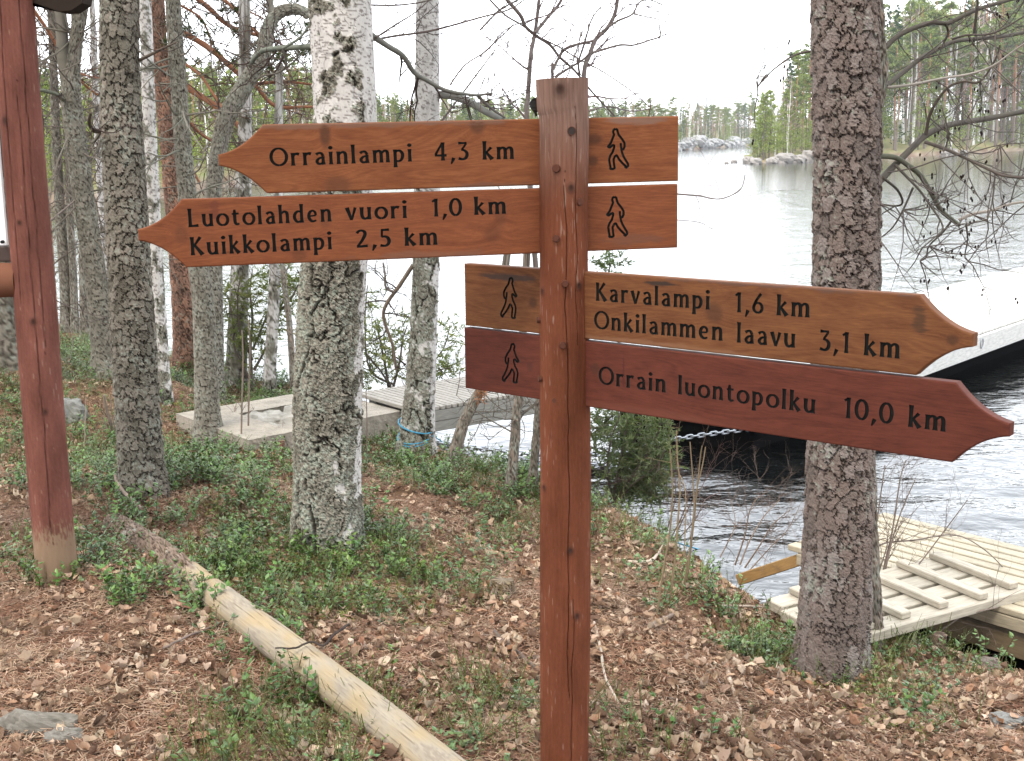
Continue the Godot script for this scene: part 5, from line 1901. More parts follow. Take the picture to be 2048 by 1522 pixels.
func build_trees() -> void:
	var never := func(_c: float, _s: float, _h: float) -> float: return -1.0
	var t: Node3D
	var m: MB
	rng.seed = 900
	# A: scaly pine in front, left
	t = make_tree("pine_tree", "thick scaly barked pine standing by the upper end of the peeled log", "", Vector2(288, 990), V([280, 900, 268, 700, 257, 500, 246, 300, 240, 150, 238, 0, 236, -120]), [98, 88, 86, 82, 78, 73, 71, 70], 150, 0.0055, bark_shingle(21, 17, func(h: float) -> float: return h / 0.05, 0.0085, [Color(0.085, 0.075, 0.06), Color(0.125, 0.112, 0.09), Color(0.155, 0.136, 0.112), Color(0.19, 0.16, 0.132)], Color(0.022, 0.018, 0.014), 0.26), 0.28, 3.0, 0.25, 21)
	m = MB.new()
	var z := t.position.z
	px_branch(m, t.position, V([280, 120, 330, 95, 352, 85]), z, z + 0.3, 7, 3, Color(0.1, 0.08, 0.065), 3, 0.3)
	px_branch(m, t.position, V([215, 258, 190, 262, 178, 245, 182, 225]), z, z + 0.2, 11, 5, Color(0.09, 0.075, 0.06), 2, 0.25)
	px_branch(m, t.position, V([206, 255, 185, 285, 172, 262]), z, z, 8, 4, Color(0.12, 0.11, 0.09), 1, 0.2)
	part("branches", m.mesh(), M.bark, t)

	# B: old birch behind the arrow boards
	var white_b := func(cx: float, sx: float, s: float) -> float:
		var right := cx - 0.15 * sx
		var strip := smoothstep(0.5, 0.95, right) * (0.9 if s > 0.35 else 0.2) if sx > -0.6 else 0.0
		var low := 0.75 * (1.0 - smoothstep(0.09, 0.24, absf(right - 0.42 - 0.12 * sin(s * 9.0)))) * (1.0 - smoothstep(0.52, 0.62, s)) * smoothstep(0.0, 0.1, s) if sx > 0.0 else 0.0
		return -0.62 + 1.15 * strip + low + 0.72 * smoothstep(1.45, 2.05, s) - (0.25 if s < 1.3 else 0.0)
	t = make_tree("birch_tree", "stout old birch with rough lichened bark and white strip behind the arrow boards", "", Vector2(655, 1092), V([655, 950, 656, 800, 664, 600, 680, 400, 690, 240, 686, 120, 680, 0, 676, -120]), [140, 130, 132, 126, 120, 118, 116, 116, 114], 190, 0.005, bark_birch(31, 0.011, white_b), 0.1, 3.0, 0.2, 31)
	m = MB.new()
	z = t.position.z
	px_branch(m, t.position, V([736, 66, 775, 92, 806, 112, 828, 145, 852, 160, 890, 180, 930, 188, 955, 190, 985, 186]), z, z - 0.4, 13, 4, Color(0.13, 0.125, 0.11), 9, 0.4)
	px_branch(m, t.position, V([955, 190, 980, 215, 1010, 235]), z - 0.4, z - 0.45, 7, 4, Color(0.11, 0.1, 0.09), 2, 0.3)
	px_branch(m, t.position, V([738, 82, 790, 72, 850, 64, 900, 52, 960, 35, 1020, 18, 1060, -10]), z, z - 0.9, 5, 2.5, Color(0.09, 0.07, 0.062), 9, 0.35)
	px_branch(m, t.position, V([738, 10, 800, 10, 860, 0, 900, -20]), z, z - 0.5, 4, 2, Color(0.09, 0.07, 0.062), 5, 0.3)
	px_branch(m, t.position, V([752, 75, 790, 50, 830, 25, 870, -10]), z, z - 0.6, 4, 2, Color(0.09, 0.07, 0.062), 6, 0.3)
	px_branch(m, t.position, V([900, 170, 930, 130, 975, 100, 1010, 60, 1060, 40]), z - 0.4, z - 0.8, 3.5, 1.5, Color(0.09, 0.07, 0.062), 6, 0.3)
	px_branch(m, t.position, V([628, 92, 590, 95, 550, 97, 525, 102, 508, 118, 500, 132]), z, z - 0.2, 11, 9, Color(0.13, 0.14, 0.115), 5, 0.35)
	px_branch(m, t.position, V([565, 97, 600, 75, 622, 45]), z, z, 6, 4, Color(0.13, 0.14, 0.115), 2, 0.3)
	px_branch(m, t.position, V([566, 100, 572, 130, 555, 146, 525, 152, 510, 166]), z, z - 0.1, 5, 3, Color(0.1, 0.09, 0.075), 3, 0.3)
	part("branches", m.mesh(), M.bark, t)

	# C, K, M and smaller birches
	var slim := func(_cx: float, _sx: float, s: float) -> float: return -0.04 + 0.16 * smoothstep(0.3, 1.5, s)
	t = make_tree("birch_tree", "slender pale birch with split foot close behind the scaly pine", "", Vector2(328, 808), V([324, 730, 318, 620, 311, 500, 304, 350, 297, 200, 293, 80, 290, 0, 287, -120]), [34, 28, 26, 26, 26, 25, 24, 23, 23], 64, 0.01, bark_birch(41, 0.006, slim), 0.35, 3.0, 0.3, 4)
	var m_white := func(cx: float, _sx: float, s: float) -> float: return -0.3 + 0.75 * smoothstep(1.2, 2.0, s) + 0.5 * smoothstep(0.55, 0.95, cx)
	t = make_tree("birch_tree", "birch with blue rope tied round its foot beside the old pier", "", Vector2(834, 908), V([836, 850, 842, 760, 848, 650, 852, 540, 854, 380, 854, 200, 855, 80, 855, 0, 855, -120]), [74, 66, 58, 52, 51, 50, 48, 45, 43, 42], 96, 0.008, bark_birch(51, 0.009, m_white), 0.25, 3.0, 0.3, 9)
	m = MB.new()
	z = t.position.z
	px_branch(m, t.position, V([876, 190, 905, 192, 940, 205, 975, 225, 1005, 240]), z, z + 0.3, 17, 12, Color(0.14, 0.135, 0.12), 4, 0.4)
	px_branch(m, t.position, V([826, 530, 800, 570, 772, 610, 768, 640, 785, 690, 792, 740]), z, z - 0.2, 9, 5, Color(0.17, 0.13, 0.1), 8, 0.4)
	px_branch(m, t.position, V([790, 585, 772, 575, 770, 550, 766, 525]), z, z - 0.1, 6, 3, Color(0.1, 0.08, 0.07), 5, 0.35)
	px_branch(m, t.position, V([870, 260, 930, 180, 990, 100]), z, z - 0.5, 5, 2, Color(0.1, 0.08, 0.07), 8, 0.4)
	part("branches", m.mesh(), M.bark, t)
	t = make_tree("birch_tree", "orange-brown footed birch at the waterline wrapped in juniper", "", Vector2(472, 770), V([474, 700, 477, 620, 480, 540, 484, 430, 488, 330, 490, 240]), [44, 40, 38, 36, 34, 30, 26], 48, 0.016, bark_birch(61, 0.006, func(_c: float, _s: float, s: float) -> float: return -0.25 + 0.3 * smoothstep(0.5, 1.2, s)), 0.2, 1.2)
	t = make_tree("birch_tree", "thin grey birch at the waterline left of the concrete footing", "", Vector2(538, 795), V([541, 720, 546, 640, 549, 560, 552, 470, 556, 380]), [28, 24, 23, 22, 20, 18], 40, 0.016, bark_birch(62, 0.005, slim), 0.25, 1.0)

	# D: red-barked pine with long drooping limbs
	var red := bark_scaly(71, 0.05, 0.006, Color(0.175, 0.105, 0.08), Color(0.05, 0.033, 0.026), 0.05, 0.4, Color(0.26, 0.14, 0.095))
	t = make_tree("pine_tree", "reddish pine at the waterline with long drooping orange limbs", "", Vector2(372, 745), V([368, 660, 362, 560, 350, 420, 337, 290, 326, 180, 318, 80, 314, 0, 310, -120]), [50, 44, 41, 38, 34, 31, 29, 28, 27], 64, 0.012, red, 0.25, 3.0, 0.3, 12)
	m = MB.new()
	z = t.position.z
	var lc := Color(0.23, 0.105, 0.062)
	for q in [
		[[330, 58, 370, 68, 412, 92, 445, 118, 480, 150, 512, 172, 540, 205, 565, 215, 605, 214, 632, 214], 13, 5, 10], [[512, 168, 560, 164, 600, 166, 640, 172], 7, 4, 6], [[330, 100, 368, 126, 402, 152, 420, 178, 440, 208, 448, 225], 7, 4, 7],
		[[340, 150, 370, 172, 405, 195, 440, 218, 470, 245, 500, 275, 530, 300], 14, 9, 12], [[360, 205, 372, 235, 395, 262, 420, 280, 445, 292], 9, 4, 7], [[370, 250, 378, 300, 385, 340, 400, 365], 7, 4, 4],
		[[385, -10, 420, 18, 445, 42, 475, 60, 500, 66, 525, 76, 545, 98], 11, 6, 9], [[450, 0, 480, 30, 495, 50, 520, 70, 540, 90], 7, 5, 6], [[360, 10, 400, 35, 418, 70, 422, 95], 5, 3, 5],
		[[430, -10, 460, 10, 500, 24, 540, 45], 5, 3, 7], [[540, 300, 520, 340, 490, 370, 470, 385], 5, 3, 4], [[505, 275, 505, 310, 498, 345], 5, 3, 3], [[300, 20, 270, 60, 240, 110, 200, 140], 8, 4, 7], [[310, 120, 260, 150, 215, 160, 150, 145], 7, 3, 7], [[60, 10, 95, 60, 125, 110, 160, 160, 195, 190], 8, 4, 8]]:
		px_branch(m, t.position, V(q[0]), z + rng.randf_range(-0.3, 0.2), z + rng.randf_range(-0.8, 0.6), q[1], q[2], lc, q[3], 0.7, Color(0.1, 0.065, 0.05))
	part("limbs", m.mesh(), M.bark, t)
	m = MB.new()
	rng.seed = 905
	for k in 95:
		var px := rng.randf_range(330, 650)
		var py := rng.randf_range(-40, 140) - absf(px - 520) * 0.12
		var p := on_wall(px, py, z + rng.randf_range(-0.8, 0.5)) - t.position
		for j in 34:
			var d := rv().normalized() * rng.randf_range(0.05, 0.13)
			var w := rv(0.004)
			m.tri(p - w, p + d, p + w, vary(Color(0.05, 0.07, 0.028), 0.3))
		twig(m, p - Vector3(0, 0.05, 0), (rv() + Vector3(0, 0.3, 0)).normalized(), 0.35, 0.006, Color(0.1, 0.065, 0.05), 1)
	part("needle_tufts", m.mesh(), M.needles, t)

	# E: lichened straight trunk
	var gl := bark_shingle(81, 18, func(h: float) -> float: return h / 0.045, 0.0055, [Color(0.115, 0.104, 0.084), Color(0.16, 0.145, 0.118), Color(0.2, 0.18, 0.148)], Color(0.045, 0.037, 0.03), 0.34)
	t = make_tree("alder_tree", "straight grey lichened trunk in front of the concrete footing's corner", "", Vector2(418, 892), V([414, 800, 410, 700, 406, 600, 391, 500, 376, 400, 366, 290, 358, 180, 350, 70, 346, 0, 342, -120]), [60, 48, 44, 42, 38, 35, 33, 31, 29, 28, 27], 72, 0.009, gl, 0.3, 3.0, 0.25, 6)
	m = MB.new()
	z = t.position.z
	for k in 12:
		var py := rng.randf_range(60, 420)
		var px := 350 + (py - 60) * 0.08
		var d := Vector3(rng.randf_range(-1, 1), rng.randf_range(-0.5, 0.3), 0.4).normalized()
		twig(m, on_wall(px, py, z) - t.position, d, 0.55, 0.008, Color(0.16, 0.15, 0.125), 2)
	part("branches", m.mesh(), M.bark, t)
	# F: crooked trunk that bends over to the right
	t = make_tree("alder_tree", "crooked lichen covered trunk bending over towards the stout birch", "", Vector2(432, 800), V([430, 700, 428, 560, 424, 440, 428, 370, 438, 300, 452, 240, 478, 190, 508, 140, 528, 100, 535, 60, 552, 30, 580, 18, 605, 22, 618, 34]), [40, 34, 33, 32, 31, 32, 36, 35, 32, 30, 26, 24, 22, 19, 14], 64, 0.011, bark_shingle(91, 18, func(h: float) -> float: return h / 0.045, 0.007, [Color(0.12, 0.108, 0.088), Color(0.17, 0.155, 0.126), Color(0.2, 0.18, 0.15)], Color(0.045, 0.037, 0.03), 0.4), 0.2, 0.0)
	m = MB.new()
	z = t.position.z
	px_branch(m, t.position, V([536, 62, 544, 35, 540, 10, 536, -40]), z, z, 17, 13, Color(0.17, 0.155, 0.13), 5, 0.5)
	for k in 16:
		twig(m, on_wall(rng.randf_range(430, 560), rng.randf_range(60, 300), z) - t.position, rv().normalized(), 0.7, 0.007, Color(0.11, 0.09, 0.075), 2)
	part("branches", m.mesh(), M.bark, t)

	# G: forked trunk on the left
	t = make_tree("alder_tree", "forked grey trunk leaning left above the green hummock", "", Vector2(212, 758), V([208, 690, 200, 620, 188, 530, 172, 430, 160, 340, 150, 260, 142, 190, 148, 120, 155, 60, 162, 0, 168, -100]), [58, 50, 46, 42, 41, 41, 40, 38, 26, 25, 24, 22], 72, 0.011, bark_shingle(101, 18, func(h: float) -> float: return h / 0.05, 0.006, [Color(0.11, 0.1, 0.08), Color(0.15, 0.136, 0.11), Color(0.19, 0.165, 0.135)], Color(0.045, 0.037, 0.03), 0.28), 0.35, 2.0, 0.2, 3)
	m = MB.new()
	z = t.position.z
	px_branch(m, t.position, V([140, 190, 128, 130, 124, 80, 120, 20, 116, -60]), z, z, 27, 22, Color(0.15, 0.135, 0.11), 5, 0.6)
	px_branch(m, t.position, V([135, 205, 115, 190, 90, 182, 62, 178]), z, z + 0.5, 9, 6, Color(0.12, 0.12, 0.09), 2, 0.4)
	px_branch(m, t.position, V([170, 330, 195, 300, 205, 262]), z, z, 7, 4, Color(0.14, 0.13, 0.11), 3, 0.4)
	for k in 22:
		var py := rng.randf_range(20, 480)
		twig(m, on_wall(150 + (py - 200) * 0.08, py, z) - t.position, (rv() + Vector3(0, -0.1, 0)).normalized(), 0.8, 0.008, Color(0.14, 0.12, 0.1), 2)
	part("branches", m.mesh(), M.bark, t)
	# H and thin trunks round it
	var thin_lab := ["thin pinkish pine trunk just right of the shelter post", "thin grey trunk between shelter post and forked trunk, thicker one of the pair", "thin grey trunk between shelter post and forked trunk, thinner one of the pair", "slim dark trunk nearest the forked trunk's left side", "pale birch trunk between forked trunk and scaly pine", "grey lichened trunk left of the shelter post"]
	var thin := [
		[Vector2(108, 700), [100, 560, 92, 440, 83, 340, 76, 240, 70, 150, 64, 60, 60, 0, 56, -100], [24, 21, 20, 19, 18, 17, 17, 16, 16], 0], [Vector2(134, 662), [130, 560, 122, 450, 115, 330, 110, 220, 106, 110, 100, 0, 96, -100], [26, 22, 20, 19, 17, 15, 13, 12], 1],
		[Vector2(150, 664), [147, 560, 141, 450, 136, 340, 130, 220, 126, 120], [18, 15, 14, 13, 11, 9], 1], [Vector2(170, 676), [167, 580, 165, 480, 163, 400, 160, 300], [20, 17, 15, 14, 12], 1], [Vector2(218, 672), [213, 580, 208, 480, 204, 390, 198, 300, 192, 200, 188, 100, 184, 0], [24, 20, 19, 18, 16, 14, 12, 10], 2], [Vector2(12, 742), [10, 660, 4, 580, -4, 480, -10, 380], [62, 48, 44, 42, 40], 1]]
	for k in thin.size():
		var q: Array = thin[k]
		var st := red if q[3] == 0 else (bark_scaly(120 + k, 0.03, 0.004, Color(0.14, 0.125, 0.1), Color(0.05, 0.04, 0.033), 0.3, 0.5, Color(0.18, 0.155, 0.125)) if q[3] == 1 else bark_birch(130, 0.004, slim))
		t = make_tree("pine_tree" if q[3] == 0 else ("birch_tree" if q[3] == 2 else "alder_tree"), thin_lab[k], "", q[0], V(q[1]), q[2], 32, 0.02, st, 0.3, 2.0)
		m = MB.new()
		for j in 15:
			var f := rng.randf_range(0.35, 0.95)
			var a := int(f * (q[1].size() / 2 - 1)) * 2
			twig(m, on_wall(q[1][a], q[1][a + 1] + rng.randf_range(-60, 60), t.position.z) - t.position, (rv() + Vector3(0, 0.1, 0)).normalized(), 1.0, 0.008, Color(0.12, 0.1, 0.085), 2)
		part("branches", m.mesh(), M.bark, t)
	# small leaning trunks on the bank edge
	var edge_lab := ["thin lichened trunk leaning right with a tuft of orange dead needles", "thin upright grey trunk at the bank edge left of the signpost", "thin trunk with pale foot close behind the signpost", "dark thin juniper stem left of the stout birch"]
	var edge := [[Vector2(900, 932), [912, 895, 926, 850, 944, 812, 962, 778, 980, 735, 990, 690], [30, 25, 23, 22, 21, 19, 17]], [Vector2(1020, 990), [1024, 940, 1030, 880, 1032, 840, 1037, 800, 1042, 740], [26, 21, 20, 19, 18, 17]],
		[Vector2(1064, 985), [1068, 930, 1073, 870, 1077, 820, 1082, 750, 1086, 660], [24, 18, 17, 16, 15, 13]], [Vector2(588, 800), [584, 720, 579, 650, 571, 585, 566, 540, 560, 470], [16, 13, 12, 11, 10, 8]]]
	for k in 4:
		t = make_tree("alder_tree" if k < 3 else "juniper_tree", edge_lab[k], "", edge[k][0], V(edge[k][1]), edge[k][2], 36, 0.012, bark_scaly(140 + k, 0.022, 0.003, Color(0.16, 0.145, 0.118), Color(0.05, 0.04, 0.033), 0.35, 0.6), 0.25, 0.8)
		m = MB.new()
		if k == 0:
			for j in 60:
				var p := on_wall(rng.randf_range(952, 972), rng.randf_range(770, 805), t.position.z + 0.06) - t.position
				m.tri(p, p + rv(0.05), p + rv(0.006), vary(Color(0.3, 0.12, 0.05), 0.2))
		for j in 5:
			twig(m, on_wall(edge[k][1][4], edge[k][1][5] + rng.randf_range(-60, 30), t.position.z) - t.position, rv().normalized(), 0.4, 0.005, Color(0.1, 0.085, 0.07), 2)
		part("branches", m.mesh(), M.bark, t)

	# Q: the big pine on the right
	t = make_tree("pine_tree", "big reddish plated pine in front of the landing platform", "", Vector2(1662, 1338), V([1670, 1230, 1675, 1100, 1681, 920, 1689, 720, 1693, 540, 1694, 300, 1692, 150, 1690, 0, 1688, -120]), [150, 140, 136, 128, 126, 125, 123, 122, 121, 120], 210, 0.0045, bark_shingle(151, 17, func(h: float) -> float: return (h - 0.1) / 0.2 if h < 0.7 else 3.0 + (h - 0.7) / 0.066, 0.0105, [Color(0.1, 0.082, 0.073), Color(0.122, 0.096, 0.084), Color(0.132, 0.102, 0.088), Color(0.15, 0.122, 0.11), Color(0.175, 0.152, 0.14)], Color(0.042, 0.032, 0.027), 0.14, 0.085), 0.16, 3.0, 0.22, 5)

	# R: alder hidden behind it, whose boughs reach out to the right over the lake
	var foot := on_ground(1765, 1300)
	t = thing("alder_tree", "bare alder with dark cones and wide boughs reaching over the lake behind the big pine", "tree", foot)
	z = foot.z
	m = MB.new()
	var tp := []
	var trd := []
	for q in [[1752, 1300, 34], [1738, 1000, 32], [1728, 700, 30], [1732, 420, 28], [1745, 260, 26], [1758, 190, 26], [1766, 140, 22], [1762, 80, 18], [1758, 0, 16], [1750, -120, 14]]:
		tp.append(on_wall(q[0], q[1], z) - foot)
		trd.append(q[2] * absf(z) / F / 2.0)
	part("trunk", stem_mesh(tp, trd, 48, 0.014, bark_scaly(161, 0.03, 0.005, Color(0.17, 0.155, 0.13), Color(0.05, 0.04, 0.034), 0.4, 0.6), 0.2), M.bark, t)
	rng.seed = 920
	var ac := Color(0.1, 0.088, 0.075)
	for q in [
		[[1766, 100, 1776, 90, 1795, 72, 1830, 55, 1865, 45, 1895, 46, 1930, 30, 1965, 15, 2010, 2, 2060, -12], 11, 7, ac, 8, 0.0], [[1772, 172, 1800, 150, 1840, 118, 1880, 95, 1910, 82, 1960, 77, 2010, 72, 2060, 62], 10, 7, ac, 10, 0.3], [[1775, 175, 1820, 170, 1870, 160, 1895, 155, 1940, 148, 1985, 132, 2030, 100, 2060, 80], 6, 3, Color(0.3, 0.27, 0.24), 8, 0.2],
		[[1755, 368, 1785, 335, 1820, 300, 1852, 270, 1890, 252, 1930, 244, 1980, 236, 2060, 220], 14, 10, ac, 8, 0.2], [[1852, 270, 1858, 235, 1872, 205, 1895, 176, 1925, 163, 1960, 163, 1990, 120, 2000, 90], 7, 3, Color(0.08, 0.065, 0.055), 8, 0.4], [[1850, 284, 1890, 298, 1935, 318, 1980, 340, 2010, 352, 2060, 356], 7, 5, Color(0.09, 0.075, 0.065), 9, 0.5],
		[[1758, 312, 1790, 315, 1815, 330, 1840, 350, 1862, 385, 1882, 420, 1905, 440, 1918, 450], 11, 9, Color(0.1, 0.1, 0.075), 7, 0.4], [[1918, 440, 1945, 428, 1985, 420, 2020, 408, 2060, 402], 7, 5, Color(0.34, 0.3, 0.26), 7, 0.5], [[1790, 330, 1815, 355, 1840, 382, 1860, 410, 1880, 440, 1885, 460, 1865, 478, 1845, 495], 6, 2.5, Color(0.08, 0.07, 0.06), 9, 0.6],
		[[1765, 355, 1795, 380, 1805, 405, 1790, 412, 1760, 408], 6, 3, Color(0.08, 0.07, 0.06), 4, 0.4], [[1826, 375, 1806, 420, 1785, 455, 1758, 478], 5, 2.5, Color(0.08, 0.07, 0.06), 6, 0.6], [[1904, 440, 1885, 465, 1858, 492, 1852, 515, 1840, 522], 5, 2, Color(0.08, 0.07, 0.06), 6, 0.7], [[1905, 78, 1935, 70, 1990, 65, 2060, 25], 5, 3, Color(0.1, 0.085, 0.075), 7, 0.3],
		[[1948, 70, 1952, 35, 1955, 0, 1945, -30], 6, 4, Color(0.06, 0.05, 0.045), 4, 0.3], [[1890, 46, 1897, 65, 1890, 82], 4, 3, Color(0.07, 0.06, 0.05), 2, 0.3], [[1775, 345, 1830, 335, 1880, 318, 1940, 305, 2000, 290, 2060, 285], 3, 2, Color(0.1, 0.085, 0.075), 7, 0.4], [[1640, 100, 1590, 110, 1540, 145, 1515, 175], 5, 2, Color(0.09, 0.075, 0.065), 5, 0.5], [[1990, 350, 1985, 400, 1975, 440], 4, 2, Color(0.08, 0.07, 0.06), 5, 0.6], [[1932, 450, 1935, 480, 1930, 515, 1945, 525], 3.5, 2, Color(0.08, 0.07, 0.06), 4, 0.7]]:
		var z1 := z + rng.randf_range(-0.5, 0.5)
		px_branch(m, foot, V(q[0]), z, z1, q[1], q[2], q[3], 0)
		# side twigs that carry the small dark cones
		for k in q[4]:
			var a := rng.randi_range(1, q[0].size() / 2 - 1) * 2
			var p := on_wall(q[0][a], q[0][a + 1], lerpf(z, z1, float(a) / q[0].size())) - foot
			twig(m, p, (Vector3(rng.randf_range(-0.3, 1.0), rng.randf_range(-1, 0.6), rng.randf_range(-0.5, 0.5))).normalized(), rng.randf_range(0.12, 0.4), 0.003, Color(0.1, 0.085, 0.075), 1, q[5] * 0.45)
	part("boughs", m.mesh(), M.bark, t)

	# S: slim bare tree behind the top of the signpost
	foot = on_ground(1100, 995)
	t = thing("bare_sapling", "slim many stemmed bare sapling rising behind the signpost top", "tree", foot)
	z = foot.z
	m = MB.new()
	for q in [
		[[1100, 995, 1085, 700, 1065, 450, 1054, 240, 1056, 195, 1060, 130, 1063, 100, 1070, 66, 1078, 0, 1082, -60], 12, 6, 9], [[1070, 66, 1095, 35, 1120, 5, 1135, -30], 7, 5, 6], [[1005, -10, 1040, 30, 1050, 52, 1070, 70, 1100, 90, 1120, 115, 1150, 142, 1185, 185, 1230, 232], 8, 3.5, 8], [[980, 0, 1010, 30, 1040, 48, 1075, 72, 1120, 95, 1160, 120, 1200, 140, 1260, 180, 1300, 215], 4, 2, 8],
		[[1120, 995, 1118, 700, 1112, 450, 1105, 155, 1107, 138, 1115, 120, 1128, 100, 1150, 90, 1185, 82, 1195, 75], 7, 5, 4], [[1110, 155, 1135, 138, 1165, 120, 1180, 105], 5, 4, 4], [[1140, 995, 1160, 600, 1165, 300, 1168, 150, 1180, 108, 1192, 78, 1215, 55, 1232, 20, 1236, -30], 11, 7, 8], [[1205, 62, 1235, 42, 1265, 28, 1278, 5, 1300, 0, 1330, 12], 5, 2, 8],
		[[1186, 105, 1210, 98, 1240, 90, 1268, 90, 1300, 80, 1320, 72, 1318, 50], 5, 2.5, 7], [[1160, 150, 1157, 125, 1168, 90, 1174, 68, 1185, 35, 1205, 10], 5, 2, 6], [[1268, 28, 1300, 35, 1340, 45], 3, 1.5, 5], [[1100, 185, 1130, 160, 1150, 110, 1165, 60], 3, 2, 5], [[960, 60, 1000, 20, 1045, -5], 4, 3, 5], [[960, 112, 1000, 75, 1030, 45], 3.5, 2, 5], [[1178, 222, 1215, 213, 1260, 222, 1300, 218], 3.5, 2, 5], [[960, 205, 1010, 210, 1040, 195], 3, 2, 5],
		[[1355, 388, 1400, 392, 1440, 398, 1480, 380, 1490, 350], 3.5, 1.5, 6], [[1355, 440, 1400, 445, 1430, 462], 2, 1, 4]]:
		px_branch(m, foot, V(q[0]), z, z + rng.randf_range(-0.5, 0.3), q[1], q[2], Color(0.14, 0.115, 0.105), q[3], 0.32, Color(0.12, 0.085, 0.08))
	part("stems", m.mesh(), M.bark, t)

# the needle crowns of the pines on the bank, and the wood at the viewer's back, which keep the clearing in shade
func build_canopy() -> void:
	var big := conifer(380, 9.0, "pine")
	var pines := [conifer(381, 12.0, "pine"), conifer(382, 12.0, "pine"), conifer(383, 12.0, "spruce")]
	rng.seed = 975
	for n in get_children():
		if n.name.begins_with("pine_tree") and n.position.length() < 14.0:
			var c := part("crown", big[1], M.needles, n)
			c.position = Vector3(0, 0.9, 0)
			c.rotation.y = rng.randf() * TAU
			c.scale = Vector3(1.5, 0.95, 1.5)
	for q in [[-3.0, 3.5], [0.5, 4.5], [3.2, 3.0], [-5.5, 1.5], [5.0, 0.8], [-1.2, 7.5], [2.5, 7.0], [-4.5, 6.5], [6.0, 5.0], [-7.5, -1.5], [-8.5, 4.0], [0.2, 10.5], [-9.5, -5.0], [8.0, 1.5], [4.5, 10.0]]:
		var k := rng.randi() % 3
		var t := thing("spruce_tree" if k == 2 else "pine_tree", ("dark spruce" if k == 2 else "tall pine") + " in the wood on the landward side, facing the arrow boards", "tree", Vector3(q[0], -0.3, q[1]), ("spruces" if k == 2 else "pines") + " of the landward wood")
		part("trunk", pines[k][0], M.far_bark, t)
		part("crown", pines[k][1], M.needles, t)
		t.scale = Vector3.ONE * rng.randf_range(0.85, 1.15)
		t.rotation.y = rng.randf() * TAU

func juniper(called: String, label: String, foot: Vector3, limbs: Array, zspread: float, spray: int, col: Color, size := 0.05) -> void:
	var t := thing(called, label, "juniper", foot)
	var st := MB.new()
	var fo := MB.new()
	for q in limbs:
		var z1 := foot.z + rng.randf_range(-zspread, zspread)
		px_branch(st, foot, V(q[0]), foot.z, z1, q[1], 2.0, Color(0.11, 0.09, 0.075), 5, 0.25)
		var path := []
		for k in range(0, q[0].size(), 2):
			path.append(on_wall(q[0][k], q[0][k + 1], lerpf(foot.z, z1, float(k) / q[0].size())) - foot)
		var p := smooth_path(path, 6)
		for k in spray * 2:
			var at: Vector3 = p[rng.randi_range(p.size() / 4, p.size() - 1)] + rv(q[2])
			var d := (Vector3(rng.randf_range(-1, 1), rng.randf_range(-0.6, 0.7), rng.randf_range(-1, 1))).normalized()
			var cc := vary(col, 0.3)
			for j in 16:
				var b := at + d * size * 0.13 * j
				var n := (d * 0.8 + rv(0.8)).normalized() * size * 0.62
				var w := rv(0.0065)
				fo.tri(b - w, b + n, b + w, vary(cc, 0.2))
	part("stem", st.mesh(), M.bark, t)
	part("foliage", fo.mesh(), M.needles, t)

